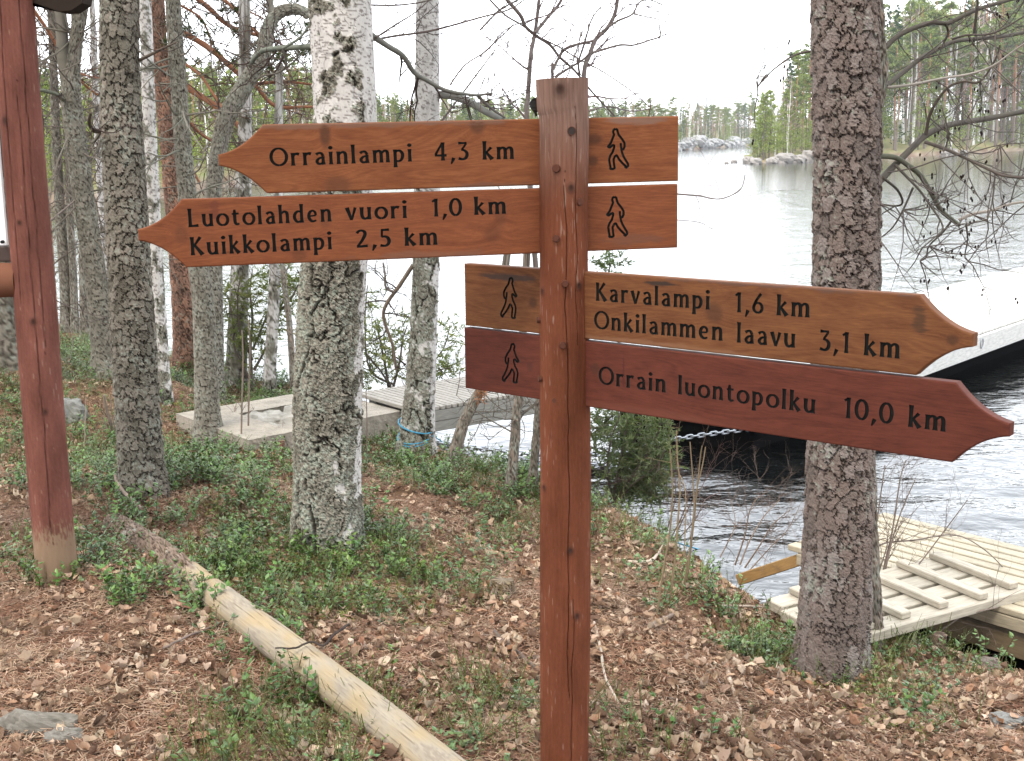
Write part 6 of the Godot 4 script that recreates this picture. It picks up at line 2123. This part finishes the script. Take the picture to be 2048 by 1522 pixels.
func build_bushes() -> void:
	rng.seed = 940
	juniper("juniper_bush", "drooping grey-green juniper on the bank right of the signpost", on_ground(1235, 1020), [
		[[1225, 1010, 1240, 960, 1262, 900, 1280, 850, 1290, 810], 9, 0.09], [[1230, 1005, 1265, 950, 1300, 900, 1318, 860, 1325, 830], 8, 0.09], [[1235, 1000, 1270, 965, 1310, 935, 1330, 900], 6, 0.08], [[1250, 990, 1280, 950, 1300, 960, 1315, 990], 5, 0.06], [[1225, 1000, 1215, 940, 1222, 880, 1240, 830], 7, 0.08], [[1225, 1000, 1245, 900, 1260, 800, 1265, 740], 8, 0.09], [[1300, 870, 1312, 880, 1320, 920, 1310, 950], 4, 0.07], [[1280, 860, 1290, 900, 1295, 950, 1285, 975], 4, 0.07], [[1230, 1000, 1260, 985, 1300, 985], 4, 0.05], [[1240, 820, 1215, 840, 1200, 860, 1195, 880], 4, 0.06], [[1260, 730, 1220, 640, 1215, 560, 1225, 520], 7, 0.05]], 0.35, 34, Color(0.125, 0.145, 0.08))
	juniper("juniper_bush", "sparse juniper growing at the waterline between the thin birches", on_ground(505, 785), [
		[[505, 785, 500, 700, 505, 640, 500, 580, 505, 540], 9, 0.14], [[500, 760, 470, 700, 465, 640, 455, 590], 6, 0.14], [[508, 740, 540, 680, 560, 620, 575, 570], 6, 0.14], [[505, 700, 530, 640, 545, 590, 550, 550], 5, 0.14], [[505, 720, 480, 660, 475, 600, 480, 560], 5, 0.12], [[560, 620, 580, 600, 600, 560, 595, 540], 5, 0.1]], 0.5, 26, Color(0.15, 0.16, 0.06), 0.075)
	juniper("juniper_bush", "yellowish feathery juniper behind the old pier", on_level(775, 775, -0.5), [
		[[780, 790, 770, 730, 760, 680, 750, 640], 7, 0.13], [[785, 780, 800, 720, 805, 680, 815, 650], 6, 0.13], [[785, 780, 760, 740, 735, 710, 728, 690], 5, 0.13], [[790, 770, 740, 740, 730, 650, 735, 570], 5, 0.1], [[820, 770, 870, 720, 890, 690, 900, 650], 4, 0.1], [[820, 760, 880, 740, 905, 735], 4, 0.08]], 0.5, 26, Color(0.16, 0.17, 0.07), 0.07)
	# bare shoots and twiggy bushes
	var shoot := func(called: String, label: String, stems: Array, col: Color, twn: int, twl: float) -> void:
		var q0: Array = stems[0][0]
		var foot := on_ground(q0[0], q0[1])
		var t := thing(called, label, "shrub", foot)
		for q in stems:
			var m := MB.new()
			var f := on_ground(q[0][0], q[0][1])
			px_branch(m, foot, V(q[0]), f.z, f.z + rng.randf_range(-0.15, 0.15), q[1], q[2], col, twn, twl, Color(col.r * 0.7, col.g * 0.65, col.b * 0.65))
			part("shoot", m.mesh(), M.bark, t)
	shoot.call("bare_shoots", "five tall budded shoots in front of the dark water", [[[1312, 1248, 1325, 1150, 1340, 1060, 1345, 980, 1340, 898], 5, 2.5], [[1338, 1215, 1350, 1120, 1356, 1040, 1360, 975, 1355, 920, 1353, 862], 5, 2.5], [[1365, 1190, 1380, 1100, 1388, 1020, 1385, 950, 1380, 884], 4.5, 2], [[1372, 1180, 1386, 1060, 1394, 980, 1400, 920, 1404, 892], 4, 2], [[1380, 1100, 1392, 990, 1405, 930, 1411, 894], 3.5, 2], [[1365, 1170, 1372, 1000, 1360, 950]  , 3, 1.5]], Color(0.2, 0.15, 0.095), 2, 0.15)
	shoot.call("twig_bush", "low bare twiggy bush in front of the dark water beside the juniper", [[[1345, 1085, 1375, 1020, 1400, 980, 1420, 940], 3, 1], [[1340, 1080, 1365, 1030, 1375, 990, 1360, 960], 3, 1], [[1350, 1085, 1390, 1040, 1410, 1000, 1440, 985], 3, 1], [[1330, 1075, 1350, 1000, 1350, 950], 3, 1]], Color(0.15, 0.1, 0.085), 12, 0.25)
	shoot.call("twig_bush", "pale bare twiggy bush at the water edge left of the big pine", [[[1480, 1130, 1500, 1080, 1530, 1030, 1560, 1000], 4, 1.5], [[1490, 1135, 1520, 1090, 1545, 1050, 1580, 1020], 4, 1.5], [[1470, 1130, 1490, 1070, 1500, 1020, 1520, 990], 4, 1.5], [[1500, 1140, 1545, 1090, 1575, 1060, 1600, 1010], 3, 1], [[1440, 1115, 1470, 1050, 1460, 1000], 3, 1]], Color(0.22, 0.17, 0.14), 11, 0.26)
	shoot.call("alder_shoots", "bare alder shoots rising between the big pine and the landing platform", [[[1745, 1268, 1765, 1150, 1785, 1060, 1800, 960, 1812, 920], 5, 2], [[1748, 1270, 1775, 1120, 1800, 1030, 1830, 960], 4, 2], [[1750, 1275, 1800, 1180, 1860, 1100, 1905, 1040, 1935, 1000], 4, 1.5], [[1742, 1262, 1748, 1100, 1760, 1000, 1770, 930], 4, 2], [[1745, 1260, 1755, 1160, 1775, 1080, 1740, 1090], 3, 2]], Color(0.17, 0.135, 0.115), 9, 0.3)
	shoot.call("arching_branch", "thin arching bare branch over the landing platform", [[[1742, 1280, 1780, 1287, 1840, 1280, 1890, 1255, 1930, 1230, 1995, 1215], 6, 3], [[1742, 1268, 1760, 1290, 1830, 1275, 1880, 1260, 1920, 1240], 4, 2], [[1748, 1130, 1760, 1090, 1830, 1080, 1910, 1070, 1970, 1100, 2020, 1150, 2048, 1180], 4, 2], [[1900, 1290, 1960, 1285, 2000, 1300, 2048, 1330], 4, 2], [[1980, 1272, 2010, 1290, 2040, 1320, 2060, 1350], 4, 2]], Color(0.2, 0.165, 0.14), 5, 0.3)
	shoot.call("dry_stems", "thin dry upright stems in front of the concrete footing", [[[482, 905, 484, 800, 486, 720, 484, 660], 4, 2.5], [[496, 890, 498, 780, 500, 700, 497, 640], 4, 2.5], [[462, 870, 468, 830, 474, 800], 2.5, 1.5], [[732, 930, 734, 850, 732, 780], 3, 1.5], [[569, 900, 566, 880, 568, 865], 4, 2]], Color(0.19, 0.15, 0.12), 2, 0.12)
	shoot.call("dry_stems", "short dry stake and stems left of the scaly pine", [[[232, 885, 222, 850, 212, 815, 208, 790], 8, 5], [[225, 890, 215, 860, 205, 830], 3, 2], [[168, 920, 170, 850, 172, 790], 3, 1.5], [[240, 885, 226, 840, 220, 790], 3, 1.5]], Color(0.19, 0.15, 0.12), 3, 0.15)

func build_loose() -> void:
	rng.seed = 960
	# the peeled log
	var a := on_ground(232, 1062)
	var b := on_ground(902, 1585)
	a.y += 0.025
	b.y += 0.035
	var mid := a.lerp(b, 0.5)
	mid.y = maxf(mid.y, gh(mid.x, mid.z) + 0.05)
	var t := thing("fallen_log", "long peeled pale log lying across the litter, bark left on its upper end", "log", a)
	var e := (b - a).normalized()
	var path := [a - e * 0.02 - a, a.lerp(b, 0.2) - a + Vector3(0, 0.02, 0), mid - a, a.lerp(b, 0.8) - a + Vector3(0, 0.015, 0), b - a, b - a + e * 0.35]
	var grain := noise(501, 60.0, 3)
	var blot := noise(502, 9.0, 4)
	var spots := noise(503, 110.0, 2)
	var bark := bark_scaly(504, 0.03, 0.004, Color(0.17, 0.12, 0.09), Color(0.05, 0.035, 0.027), 0.1, 0.5)
	var style := func(cx: float, sx: float, s: float, r: float) -> Array:
		var p := Vector3(cx * r, s, sx * r)
		var g := grain.get_noise_3d(p.x * 1.6, p.y * 0.06, p.z * 1.6)
		var bl := blot.get_noise_3d(p.x, p.y * 0.5, p.z)
		var sp := spots.get_noise_3dv(p)
		var col := mixc(Color(0.31, 0.24, 0.15), Color(0.29, 0.25, 0.195), 0.5 + bl * 1.6) * (1.0 + 0.2 * g)
		if bl + 0.6 * sp > 0.32:
			col = mixc(col, Color(0.2, 0.165, 0.13), minf(0.7, (bl + 0.6 * sp - 0.32) * 2.5))
		if g > 0.34:
			col = mixc(col, Color(0.09, 0.065, 0.045), minf(0.75, (g - 0.34) * 5.0))
		var k := smoothstep(-0.06, 0.06, 0.95 + 0.25 * bl - s)
		var o: Array = bark.call(cx, sx, s, r)
		return [o[0] * k + 0.0012 * g + 0.002 * bl, mixc(col, o[1], k)]
	part("log", log_mesh(path, [0.05, 0.054, 0.056, 0.056, 0.055, 0.054], 110, 0.007, style), M.bark, t)
	var st := MB.new()
	px_branch(st, a, V([484, 1160, 490, 1172, 470, 1178]), on_ground(480, 1180).z, on_ground(480, 1180).z, 6, 3, Color(0.4, 0.3, 0.2))
	part("branch_stub", st.mesh(), M.bark, t)
	# single sticks: [label, pixels, widths, colour, metres above the litter]
	var sticks := [
		["pale crooked dead stick lying on the litter before the big pine", [1452, 1325, 1458, 1360, 1466, 1385, 1478, 1420, 1482, 1448], 10, 6, Color(0.45, 0.36, 0.28), 0.012], ["thin bent stick lying along the right side of the signpost foot", [1188, 1258, 1200, 1310, 1212, 1370, 1235, 1420, 1242, 1470], 6, 4, Color(0.34, 0.28, 0.22), 0.02], ["dark wiry stick bent across the peeled log", [700, 1325, 672, 1345, 650, 1368, 625, 1368, 590, 1378, 555, 1382], 6, 3, Color(0.05, 0.04, 0.035), 0.13],
		["pale forked branch lying near the water edge right of the signpost", [1255, 1132, 1300, 1130, 1318, 1112, 1330, 1100, 1350, 1098], 8, 4, Color(0.42, 0.34, 0.28), 0.02], ["long pale branch lying along the bank toward the water", [1380, 1145, 1420, 1118, 1460, 1100, 1490, 1090], 7, 4, Color(0.4, 0.32, 0.26), 0.03], ["thin grey twig arching from the log's upper end", [235, 935, 232, 975, 250, 1010, 285, 1045], 6, 5, Color(0.26, 0.2, 0.16), 0.06],
		["thin crooked twig lying left of the peeled log", [326, 1314, 380, 1290, 440, 1268, 500, 1240, 545, 1205], 5, 3, Color(0.17, 0.13, 0.11), 0.03], ["long thin stick half buried in needles in the foreground litter", [180, 1424, 260, 1428, 310, 1408, 370, 1392], 5, 3, Color(0.2, 0.13, 0.1), 0.008], ["short pale broken piece of branch in the needle litter", [118, 1376, 138, 1364, 155, 1354], 11, 7, Color(0.44, 0.34, 0.24), 0.01], ["grey stick at the picture foot with a sawn pale one beside it", [1652, 1482, 1700, 1496, 1760, 1508, 1795, 1520], 9, 6, Color(0.3, 0.25, 0.2), 0.015],
		["sawn pale stick lying beside a grey one", [1655, 1492, 1690, 1502, 1715, 1508], 9, 8, Color(0.46, 0.34, 0.22), 0.012], ["short thick dead branch by the mossy patch", [805, 1205, 815, 1225, 828, 1248], 9, 7, Color(0.18, 0.12, 0.09), 0.02], ["slender curved stick in front of the big pine's left side", [1405, 1380, 1408, 1355, 1420, 1340, 1440, 1375], 3.5, 2.5, Color(0.36, 0.3, 0.25), 0.015], ["brown stick lying across the path beyond the small stump", [970, 1232, 1000, 1236, 1035, 1233], 5, 4, Color(0.18, 0.08, 0.05), 0.01],
		["orange-brown curved stick lying left of the path", [725, 1318, 775, 1312, 810, 1300, 835, 1285], 5, 3, Color(0.34, 0.22, 0.13), 0.015], ["root-like dark branch breaking through the litter left of the signpost", [985, 1270, 1010, 1295, 1040, 1320, 1075, 1350], 12, 8, Color(0.13, 0.1, 0.085), 0.015], ["thick stub leaning out of the litter right of the shoots", [1300, 1268, 1325, 1258, 1345, 1245], 11, 8, Color(0.2, 0.15, 0.12), 0.03], ["curved dead branch reaching the big pine from the left", [1440, 1232, 1500, 1230, 1550, 1222, 1590, 1210], 6, 4, Color(0.3, 0.24, 0.19), 0.04]]
	for q in sticks:
		var pts := []
		for k in range(0, q[1].size(), 2):
			var g := on_ground(q[1][k], q[1][k + 1])
			pts.append(g + Vector3(0, q[5] + rng.randf_range(0.0, 0.006), 0))
		var o: Vector3 = pts[0]
		var p := smooth_path(pts, 6)
		var rad := PackedFloat32Array()
		var cols := PackedColorArray()
		for k in p.size():
			var f := float(k) / (p.size() - 1)
			p[k] += rv(0.0015) - o
			rad.append(lerpf(q[2], q[3], f) * (EYE - o).length() / F / 2.0 * rng.randf_range(0.88, 1.12))
			cols.append(vary(q[4], 0.2))
		var m := MB.new()
		m.tube(p, rad, 7, cols)
		var s := part("fallen_stick", m.mesh(), M.bark, self)
		s.position = o
		tag(s, q[0], "stick", "sticks lying on the ground")
	# stump, stake and stones
	var sp := on_ground(1004, 1195)
	t = thing("tree_stump", "small mossy weathered stump on the litter path left of the signpost", "stump", sp)
	part("stump", stem_mesh([Vector3(0, -0.05, 0), Vector3(0, 0.0, 0), Vector3(0.004, 0.045, 0), Vector3(0.006, 0.07, 0)], [0.05, 0.046, 0.038, 0.036], 48, 0.004, bark_scaly(511, 0.018, 0.006, Color(0.17, 0.125, 0.07), Color(0.04, 0.03, 0.02), 0.1, 0.5), 0.5, 1e9, true, 0.8, 5), M.bark, t)
	sp = on_ground(1876, 1312)
	t = thing("wooden_stake", "short weathered brown stake standing at the water edge below the gangway", "stake", sp)
	part("stake", stem_mesh([Vector3(0, -0.06, 0), Vector3(0, 0, 0), Vector3(0.002, 0.1, 0)], [0.03, 0.03, 0.029], 40, 0.004, bark_scaly(512, 0.02, 0.003, Color(0.15, 0.1, 0.075), Color(0.05, 0.035, 0.027), 0.0, 0.3), 0.05, 1e9, true), M.bark, t)
	sp = on_ground(564, 915)
	t = thing("sapling_stub", "small sawn reddish sapling stub before the concrete footing", "stump", sp)
	part("stub", stem_mesh([Vector3(0, -0.05, 0), Vector3(0, 0, 0), Vector3(0.006, 0.11, 0)], [0.019, 0.018, 0.017], 30, 0.005, bark_scaly(513, 0.02, 0.002, Color(0.2, 0.1, 0.07), Color(0.08, 0.045, 0.03), 0.0, 0.4), 0.1, 1e9, true), M.bark, t)
	for q in [["low grey lichened stone half sunk in the needle litter", 70, 1468, Vector3(0.11, 0.055, 0.035), Color(0.15, 0.135, 0.112), 120], ["grey boulder beside the shelter post's far side", 135, 842, Vector3(0.13, 0.13, 0.12), Color(0.15, 0.148, 0.135), 121], ["small flat grey stone among the leaves right of the big pine", 2016, 1452, Vector3(0.06, 0.03, 0.045), Color(0.15, 0.145, 0.135), 122], ["rounded brown-grey stone at the water edge", 1955, 1335, Vector3(0.09, 0.035, 0.05), Color(0.12, 0.095, 0.08), 123], ["pale stone at the foot of the wooden stake", 1905, 1312, Vector3(0.07, 0.05, 0.06), Color(0.17, 0.16, 0.145), 124], ["second grey stone sunk in litter, joined to the lichened one", 128, 1480, Vector3(0.055, 0.03, 0.03), Color(0.15, 0.135, 0.115), 125]]:
		var g := on_ground(q[1], q[2])
		var s := part("stone", rock_mesh(q[5], q[3], q[4], 20), M.stone, self)
		s.position = g + Vector3(0, q[3].y * 0.15, 0)
		tag(s, q[0], "stone")
	# pine cones
	var cone := cone_mesh()
	for k in 26:
		var z := -rng.randf_range(3.0, 4.6)
		var x := rng.randf_range(-0.4, 0.38) * absf(z)
		var s := part("pine_cone", cone, M.bark, self)
		s.transform = Transform3D(Basis(Vector3.UP, rng.randf() * TAU) * Basis(Vector3(0, 0, 1), rng.randf_range(1.1, 1.9)), g_at(x, z, 0.016))
		tag(s, "small open brown pine cone lying in the litter", "pine cone", "pine cones in the litter")
	# peeled flakes of bark beside the log
	for q in [[318, 1170, 0.11, 0.5], [362, 1225, 0.12, -0.6], [350, 1195, 0.1, 1.1], [1880, 1395, 0.05, 0.3]]:
		var g := on_ground(q[0], q[1])
		var m := MB.new()
		var pr: Array = []
		for k in 7:
			var f := k / 6.0 - 0.5
			var now := []
			for j in 5:
				var an := (j / 4.0 - 0.5) * 1.5
				now.append(Vector3(f * q[2] + rng.randf_range(-0.004, 0.004), cos(an) * 0.022 - 0.012 + rng.randf_range(-0.002, 0.002), sin(an) * 0.025 * (1.0 - f * f)))
			if pr:
				for j in 4:
					m.quad(pr[j], pr[j + 1], now[j + 1], now[j], vary(Color(0.22, 0.115, 0.075), 0.25))
			pr = now
		var s := part("bark_flake", m.mesh(), M.leaf_solid, self)
		s.position = g + Vector3(0, 0.022, 0)
		s.rotation.y = q[3]
		tag(s, "curled reddish flake of bark lying on the litter", "bark", "bark flakes")
	# the blue rope: turns round the birch foot, then a line down to the water
	var bf := on_ground(834, 908)
	t = thing("blue_rope", "blue rope tied round the birch foot and running down to the water", "rope", bf)
	var rm := MB.new()
	for q in [[0.165, 0.14, 0.085, 0.02], [0.105, 0.15, 0.085, 0.035], [0.092, 0.152, 0.086, 0.04]]:
		var pts := PackedVector3Array()
		var rr := PackedFloat32Array()
		var c := on_wall(834, 870, bf.z) - bf
		for k in 41:
			var an := TAU * k / 40.0
			var r := 0.112 + 0.012 * exp(-q[0] / 0.1)
			pts.append(Vector3(c.x + cos(an) * r - 0.012 * (1.0 - q[0] * 4.0), q[0] + 0.03 - sin(an) * q[3] - cos(an) * (0.03 if q[0] > 0.12 else -0.012), sin(an) * r))
			rr.append(0.0052)
		rm.tube(pts, rr, 6, PackedColorArray([Color(0.035, 0.2, 0.33), Color(0.05, 0.25, 0.38)]), false)
	part("loops", rm.mesh(), M.rope, t)
	rm = MB.new()
	var lp := []
	for q in [[862, 867, -0.3], [940, 905, -0.36], [1010, 940, -0.5], [1080, 963, -0.58], [1190, 1000, -0.66], [1270, 1045, -0.71], [1340, 1080, -0.74], [1420, 1105, -0.77]]:
		var on := on_ground(q[0], q[1]) + Vector3(0, 0.11, 0)
		lp.append((on if q[0] < 1250 else on_level(q[0], q[1], WATER + (0.05 if q[0] < 1400 else -0.02))) - bf)
	lp[0] = on_wall(862, 868, bf.z + 0.02) - bf
	var sl := smooth_path(lp, 8)
	var sr := PackedFloat32Array()
	for k in sl.size():
		sr.append(0.004)
	rm.tube(sl, sr, 6, PackedColorArray([Color(0.035, 0.2, 0.33), Color(0.05, 0.25, 0.38)]), false)
	part("line", rm.mesh(), M.rope, t)

func log_mesh(path: Array, radii: Array, around: int, row: float, style: Callable) -> ArrayMesh:     # a lying stem: frames turned to its length
	var pts := smooth_path(path, 40)
	var m := MB.new()
	m.smooth = false
	var s := 0.0
	var n := pts.size()
	for k in n:
		var d := (pts[mini(k + 1, n - 1)] - pts[maxi(k - 1, 0)]).normalized()
		var ax := d.cross(Vector3.UP).normalized()
		var az := ax.cross(d)
		var u := float(k) / (n - 1) * (radii.size() - 1)
		var ui := mini(int(u), radii.size() - 2)
		var r: float = lerpf(radii[ui], radii[ui + 1], u - ui)
		if k > 0:
			s += pts[k].distance_to(pts[k - 1])
		for j in around:
			var th := TAU * j / around
			var o: Array = style.call(cos(th), sin(th), s, r)
			m.v.append(pts[k] + (ax * cos(th) + az * sin(th)) * (r + o[0]))
			m.c.append(o[1])
		if k > 0:
			m.quad_strip((k - 1) * around, k * around, around, true)
	for e in [0, n - 1]:
		var c := m.v.size()
		m.v.append(pts[e])
		m.c.append(Color(0.3, 0.22, 0.14))
		for j in around:
			m.i.append_array(PackedInt32Array([c, e * around + j, e * around + (j + 1) % around]))
	return m.mesh()

func cone_mesh() -> ArrayMesh:
	var m := MB.new()
	for k in 34:
		var t := k / 34.0
		var an := k * 2.4
		var r := 0.013 * sin(PI * (0.12 + 0.86 * t)) + 0.002
		var y := t * 0.036 - 0.018
		var o := Vector3(cos(an), 0, sin(an))
		var sd := Vector3(-sin(an), 0, cos(an)) * 0.004
		m.tri(Vector3(0, y - 0.004, 0) + o * r * 0.3, o * r + Vector3(0, y + 0.004, 0) - sd, o * r + Vector3(0, y + 0.004, 0) + sd, vary(Color(0.1, 0.065, 0.045), 0.3))
		m.tri(o * r * 1.05 + Vector3(0, y + 0.006, 0) - sd, o * r + Vector3(0, y + 0.001, 0), o * r * 1.05 + Vector3(0, y + 0.006, 0) + sd, Color(0.16, 0.11, 0.08))
	return m.mesh()

# ------------------------------------------------------------------ materials
func wood_texture(sd: int) -> ImageTexture:
	var im := Image.create(512, 512, false, Image.FORMAT_RGB8)
	var a := noise(sd, 1.0, 3)
	var b := noise(sd + 1, 1.0, 3)
	var c := noise(sd + 2, 1.0, 2)
	for j in 512:
		for i in 512:
			var x := i / 512.0
			var y := j / 512.0
			var g := a.get_noise_2d(x * 3.0, y * 60.0 + 2.0 * c.get_noise_2d(x * 2.0, y * 5.0))
			var f := b.get_noise_2d(x * 18.0, y * 190.0)
			var bl := c.get_noise_2d(x * 7.0 + 40.0, y * 12.0)
			var k := clampf(0.82 + 0.2 * g + 0.16 * f + 0.16 * bl, 0.25, 1.0)
			im.set_pixel(i, j, Color(k, k * 0.985, k * 0.965).linear_to_srgb())
	return ImageTexture.create_from_image(im)

func wood(col: Color, tex: Texture2D, off: float, rough := 0.8) -> StandardMaterial3D:
	var m := mat(col, rough)
	m.albedo_texture = tex
	m.uv1_triplanar = true
	m.uv1_scale = Vector3(1.1, 2.6, 2.6)
	m.uv1_offset = Vector3(off, off * 1.7, off * 2.3)
	m.heightmap_enabled = true
	m.heightmap_texture = tex
	m.heightmap_scale = 0.12
	return m

func noise_texture(sd: int, freq: float, oct: int, size: int) -> ImageTexture:
	var f := noise(sd, freq, oct)
	return ImageTexture.create_from_image(f.get_seamless_image(size, size))

func make_materials() -> void:
	M.bark = mat(Color.WHITE, 0.9, true)
	M.bark.metallic_specular = 0.15
	M.far_bark = mat(Color.WHITE, 0.9, true)
	M.far_bark.metallic_specular = 0.15
	M.far_bark.cull_mode = BaseMaterial3D.CULL_DISABLED
	M.soil = mat(Color.WHITE, 0.95, true)
	M.soil.metallic_specular = 0.1
	var fine := noise_texture(5, 0.03, 4, 512)
	M.soil.uv1_triplanar = true
	M.soil.uv1_world_triplanar = true
	M.soil.uv1_scale = Vector3(3, 3, 3)
	M.soil.heightmap_enabled = true
	M.soil.heightmap_texture = fine
	M.soil.heightmap_scale = 1.2
	M.leaf = mat(Color.WHITE, 0.78, true)
	M.leaf.metallic_specular = 0.2
	M.leaf.cull_mode = BaseMaterial3D.CULL_DISABLED
	M.leaf_solid = mat(Color.WHITE, 0.85, true)
	M.leaf_solid.cull_mode = BaseMaterial3D.CULL_DISABLED
	M.sprig = mat(Color.WHITE, 0.38, true)
	M.sprig.metallic_specular = 0.42
	M.sprig.cull_mode = BaseMaterial3D.CULL_DISABLED
	M.sprig.backlight_enabled = true
	M.sprig.backlight = Color(0.35, 0.4, 0.2)
	M.needles = mat(Color.WHITE, 0.75, true)
	M.needles.metallic_specular = 0.2
	M.needles.cull_mode = BaseMaterial3D.CULL_DISABLED
	M.needles.backlight_enabled = true
	M.needles.backlight = Color(0.75, 0.85, 0.5)
	M.stone = mat(Color.WHITE, 0.9, true)
	M.pale_stone = mat(Color.WHITE, 0.9, true)
	M.pale_stone.albedo_color = Color(0.88, 0.85, 0.82)
	M.concrete = mat(Color.WHITE, 0.92, true)
	M.concrete.uv1_triplanar = true
	M.concrete.uv1_scale = Vector3(2.5, 2.5, 2.5)
	M.concrete.heightmap_enabled = true
	M.concrete.heightmap_texture = fine
	M.concrete.heightmap_scale = 0.5
	M.black_paint = mat(Color(0.01, 0.011, 0.01), 0.9)
	M.black_paint.metallic_specular = 0.15
	M.hole = mat(Color(0.02, 0.011, 0.008), 0.9)
	M.rubber = mat(Color(0.012, 0.011, 0.01), 0.6)
	M.rubber.cull_mode = BaseMaterial3D.CULL_DISABLED
	M.bolt = mat(Color(0.075, 0.027, 0.016), 0.7)
	M.bolt.metallic_specular = 0.25
	M.steel = mat(Color(0.3, 0.31, 0.33), 0.42)
	M.steel.metallic = 0.75
	M.rope = mat(Color.WHITE, 0.7, true)
	M.white_panel = mat(Color(0.75, 0.76, 0.77), 0.5)
	M.dark_frame = mat(Color(0.045, 0.024, 0.018), 0.7)
	M.float_shade_black = mat(Color(0.006, 0.006, 0.0065), 0.95)  # float colour, blackened to double as the shade under the dock
	M.float_shade_black.metallic_specular = 0.05
	var wt := [wood_texture(601), wood_texture(611)]
	M.dock_wood = []
	M.new_wood = []
	M.grey_wood = []
	M.pier_wood = []
	for k in 4:
		var tone: float = [1.0, 0.93, 1.06, 0.97][k]
		M.dock_wood.append(wood(Color(0.5, 0.49, 0.46) * tone, wt[k % 2], k * 0.37))
		M.new_wood.append(wood(Color(0.42, 0.365, 0.265) * tone, wt[k % 2], k * 0.29))
		M.grey_wood.append(wood(Color(0.43, 0.385, 0.31) * tone, wt[(k + 1) % 2], k * 0.41))
		M.pier_wood.append(wood(Color(0.3, 0.275, 0.24) * tone, wt[k % 2], k * 0.33))
	M.dock_side = wood(Color(0.5, 0.49, 0.47), wt[0], 0.1)
	M.wet_wood = wood(Color(0.2, 0.15, 0.09), wt[1], 0.6)
	M.yellow_wood = wood(Color(0.34, 0.2, 0.07), wt[1], 0.2)
	M.pier_beam = wood(Color(0.24, 0.23, 0.2), wt[0], 0.5)
	M.pier_beam.heightmap_scale = 0.3
	var w := StandardMaterial3D.new()
	w.albedo_color = Color(0.004, 0.0045, 0.0045).linear_to_srgb()
	w.roughness = 0.04
	w.metallic_specular = 0.5
	w.uv1_triplanar = true
	w.uv1_world_triplanar = true
	w.uv1_scale = Vector3(0.35, 1, 0.55)
	w.heightmap_enabled = true
	w.heightmap_texture = noise_texture(7, 0.012, 4, 1024)
	w.heightmap_scale = 0.7
	M.water = w

func _ready() -> void:
	# --- camera, sky, sun and exposure
	var cam := Camera3D.new()
	cam.name = "camera"
	cam.fov = rad_to_deg(2.0 * atan(761.0 / F))
	cam.near = 0.05
	cam.far = 1500.0
	cam.position = EYE
	cam.rotation = Vector3(-0.1888, 0, -0.0103)
	add_child(cam)
	cam.current = true
	cam_basis = Basis.from_euler(Vector3(-0.1888, 0, -0.0103))
	var env := Environment.new()
	env.background_mode = Environment.BG_SKY
	var sky := Sky.new()
	var sm := ProceduralSkyMaterial.new()
	sm.sky_top_color = Color(0.93, 0.96, 1.0)
	sm.sky_horizon_color = Color(0.97, 0.985, 1.0)
	sm.ground_horizon_color = Color(0.35, 0.33, 0.3)
	sm.ground_bottom_color = Color(0.2, 0.17, 0.14)
	sm.sky_curve = 0.3
	sky.sky_material = sm
	env.sky = sky
	env.tonemap_mode = Environment.TONE_MAPPER_LINEAR
	env.tonemap_exposure = 4.35
	env.sdfgi_enabled = true
	env.ssao_enabled = true
	env.ssil_enabled = true
	env.fog_enabled = true
	env.fog_light_color = Color(0.97, 0.985, 1.0)
	env.fog_density = 0.0003
	var we := WorldEnvironment.new()
	we.name = "world_environment"
	we.environment = env
	add_child(we)
	var sun := DirectionalLight3D.new()
	sun.name = "sun"
	sun.light_energy = 0.35
	sun.light_angular_distance = 25.0
	sun.light_color = Color(1.0, 0.97, 0.93)
	sun.shadow_enabled = true
	sun.rotation = Vector3(deg_to_rad(-58), deg_to_rad(-30), 0)
	add_child(sun)
	# --- the place
	rng.seed = 1
	var t0 := Time.get_ticks_msec()
	make_materials()
	make_heights()
	var ground := build_ground()
	build_water()
	build_far()
	rng.seed = 2
	build_docks()
	build_shelter()
	build_sign()
	build_trees()
	build_canopy()
	build_bushes()
	build_loose()
	build_cover(ground)
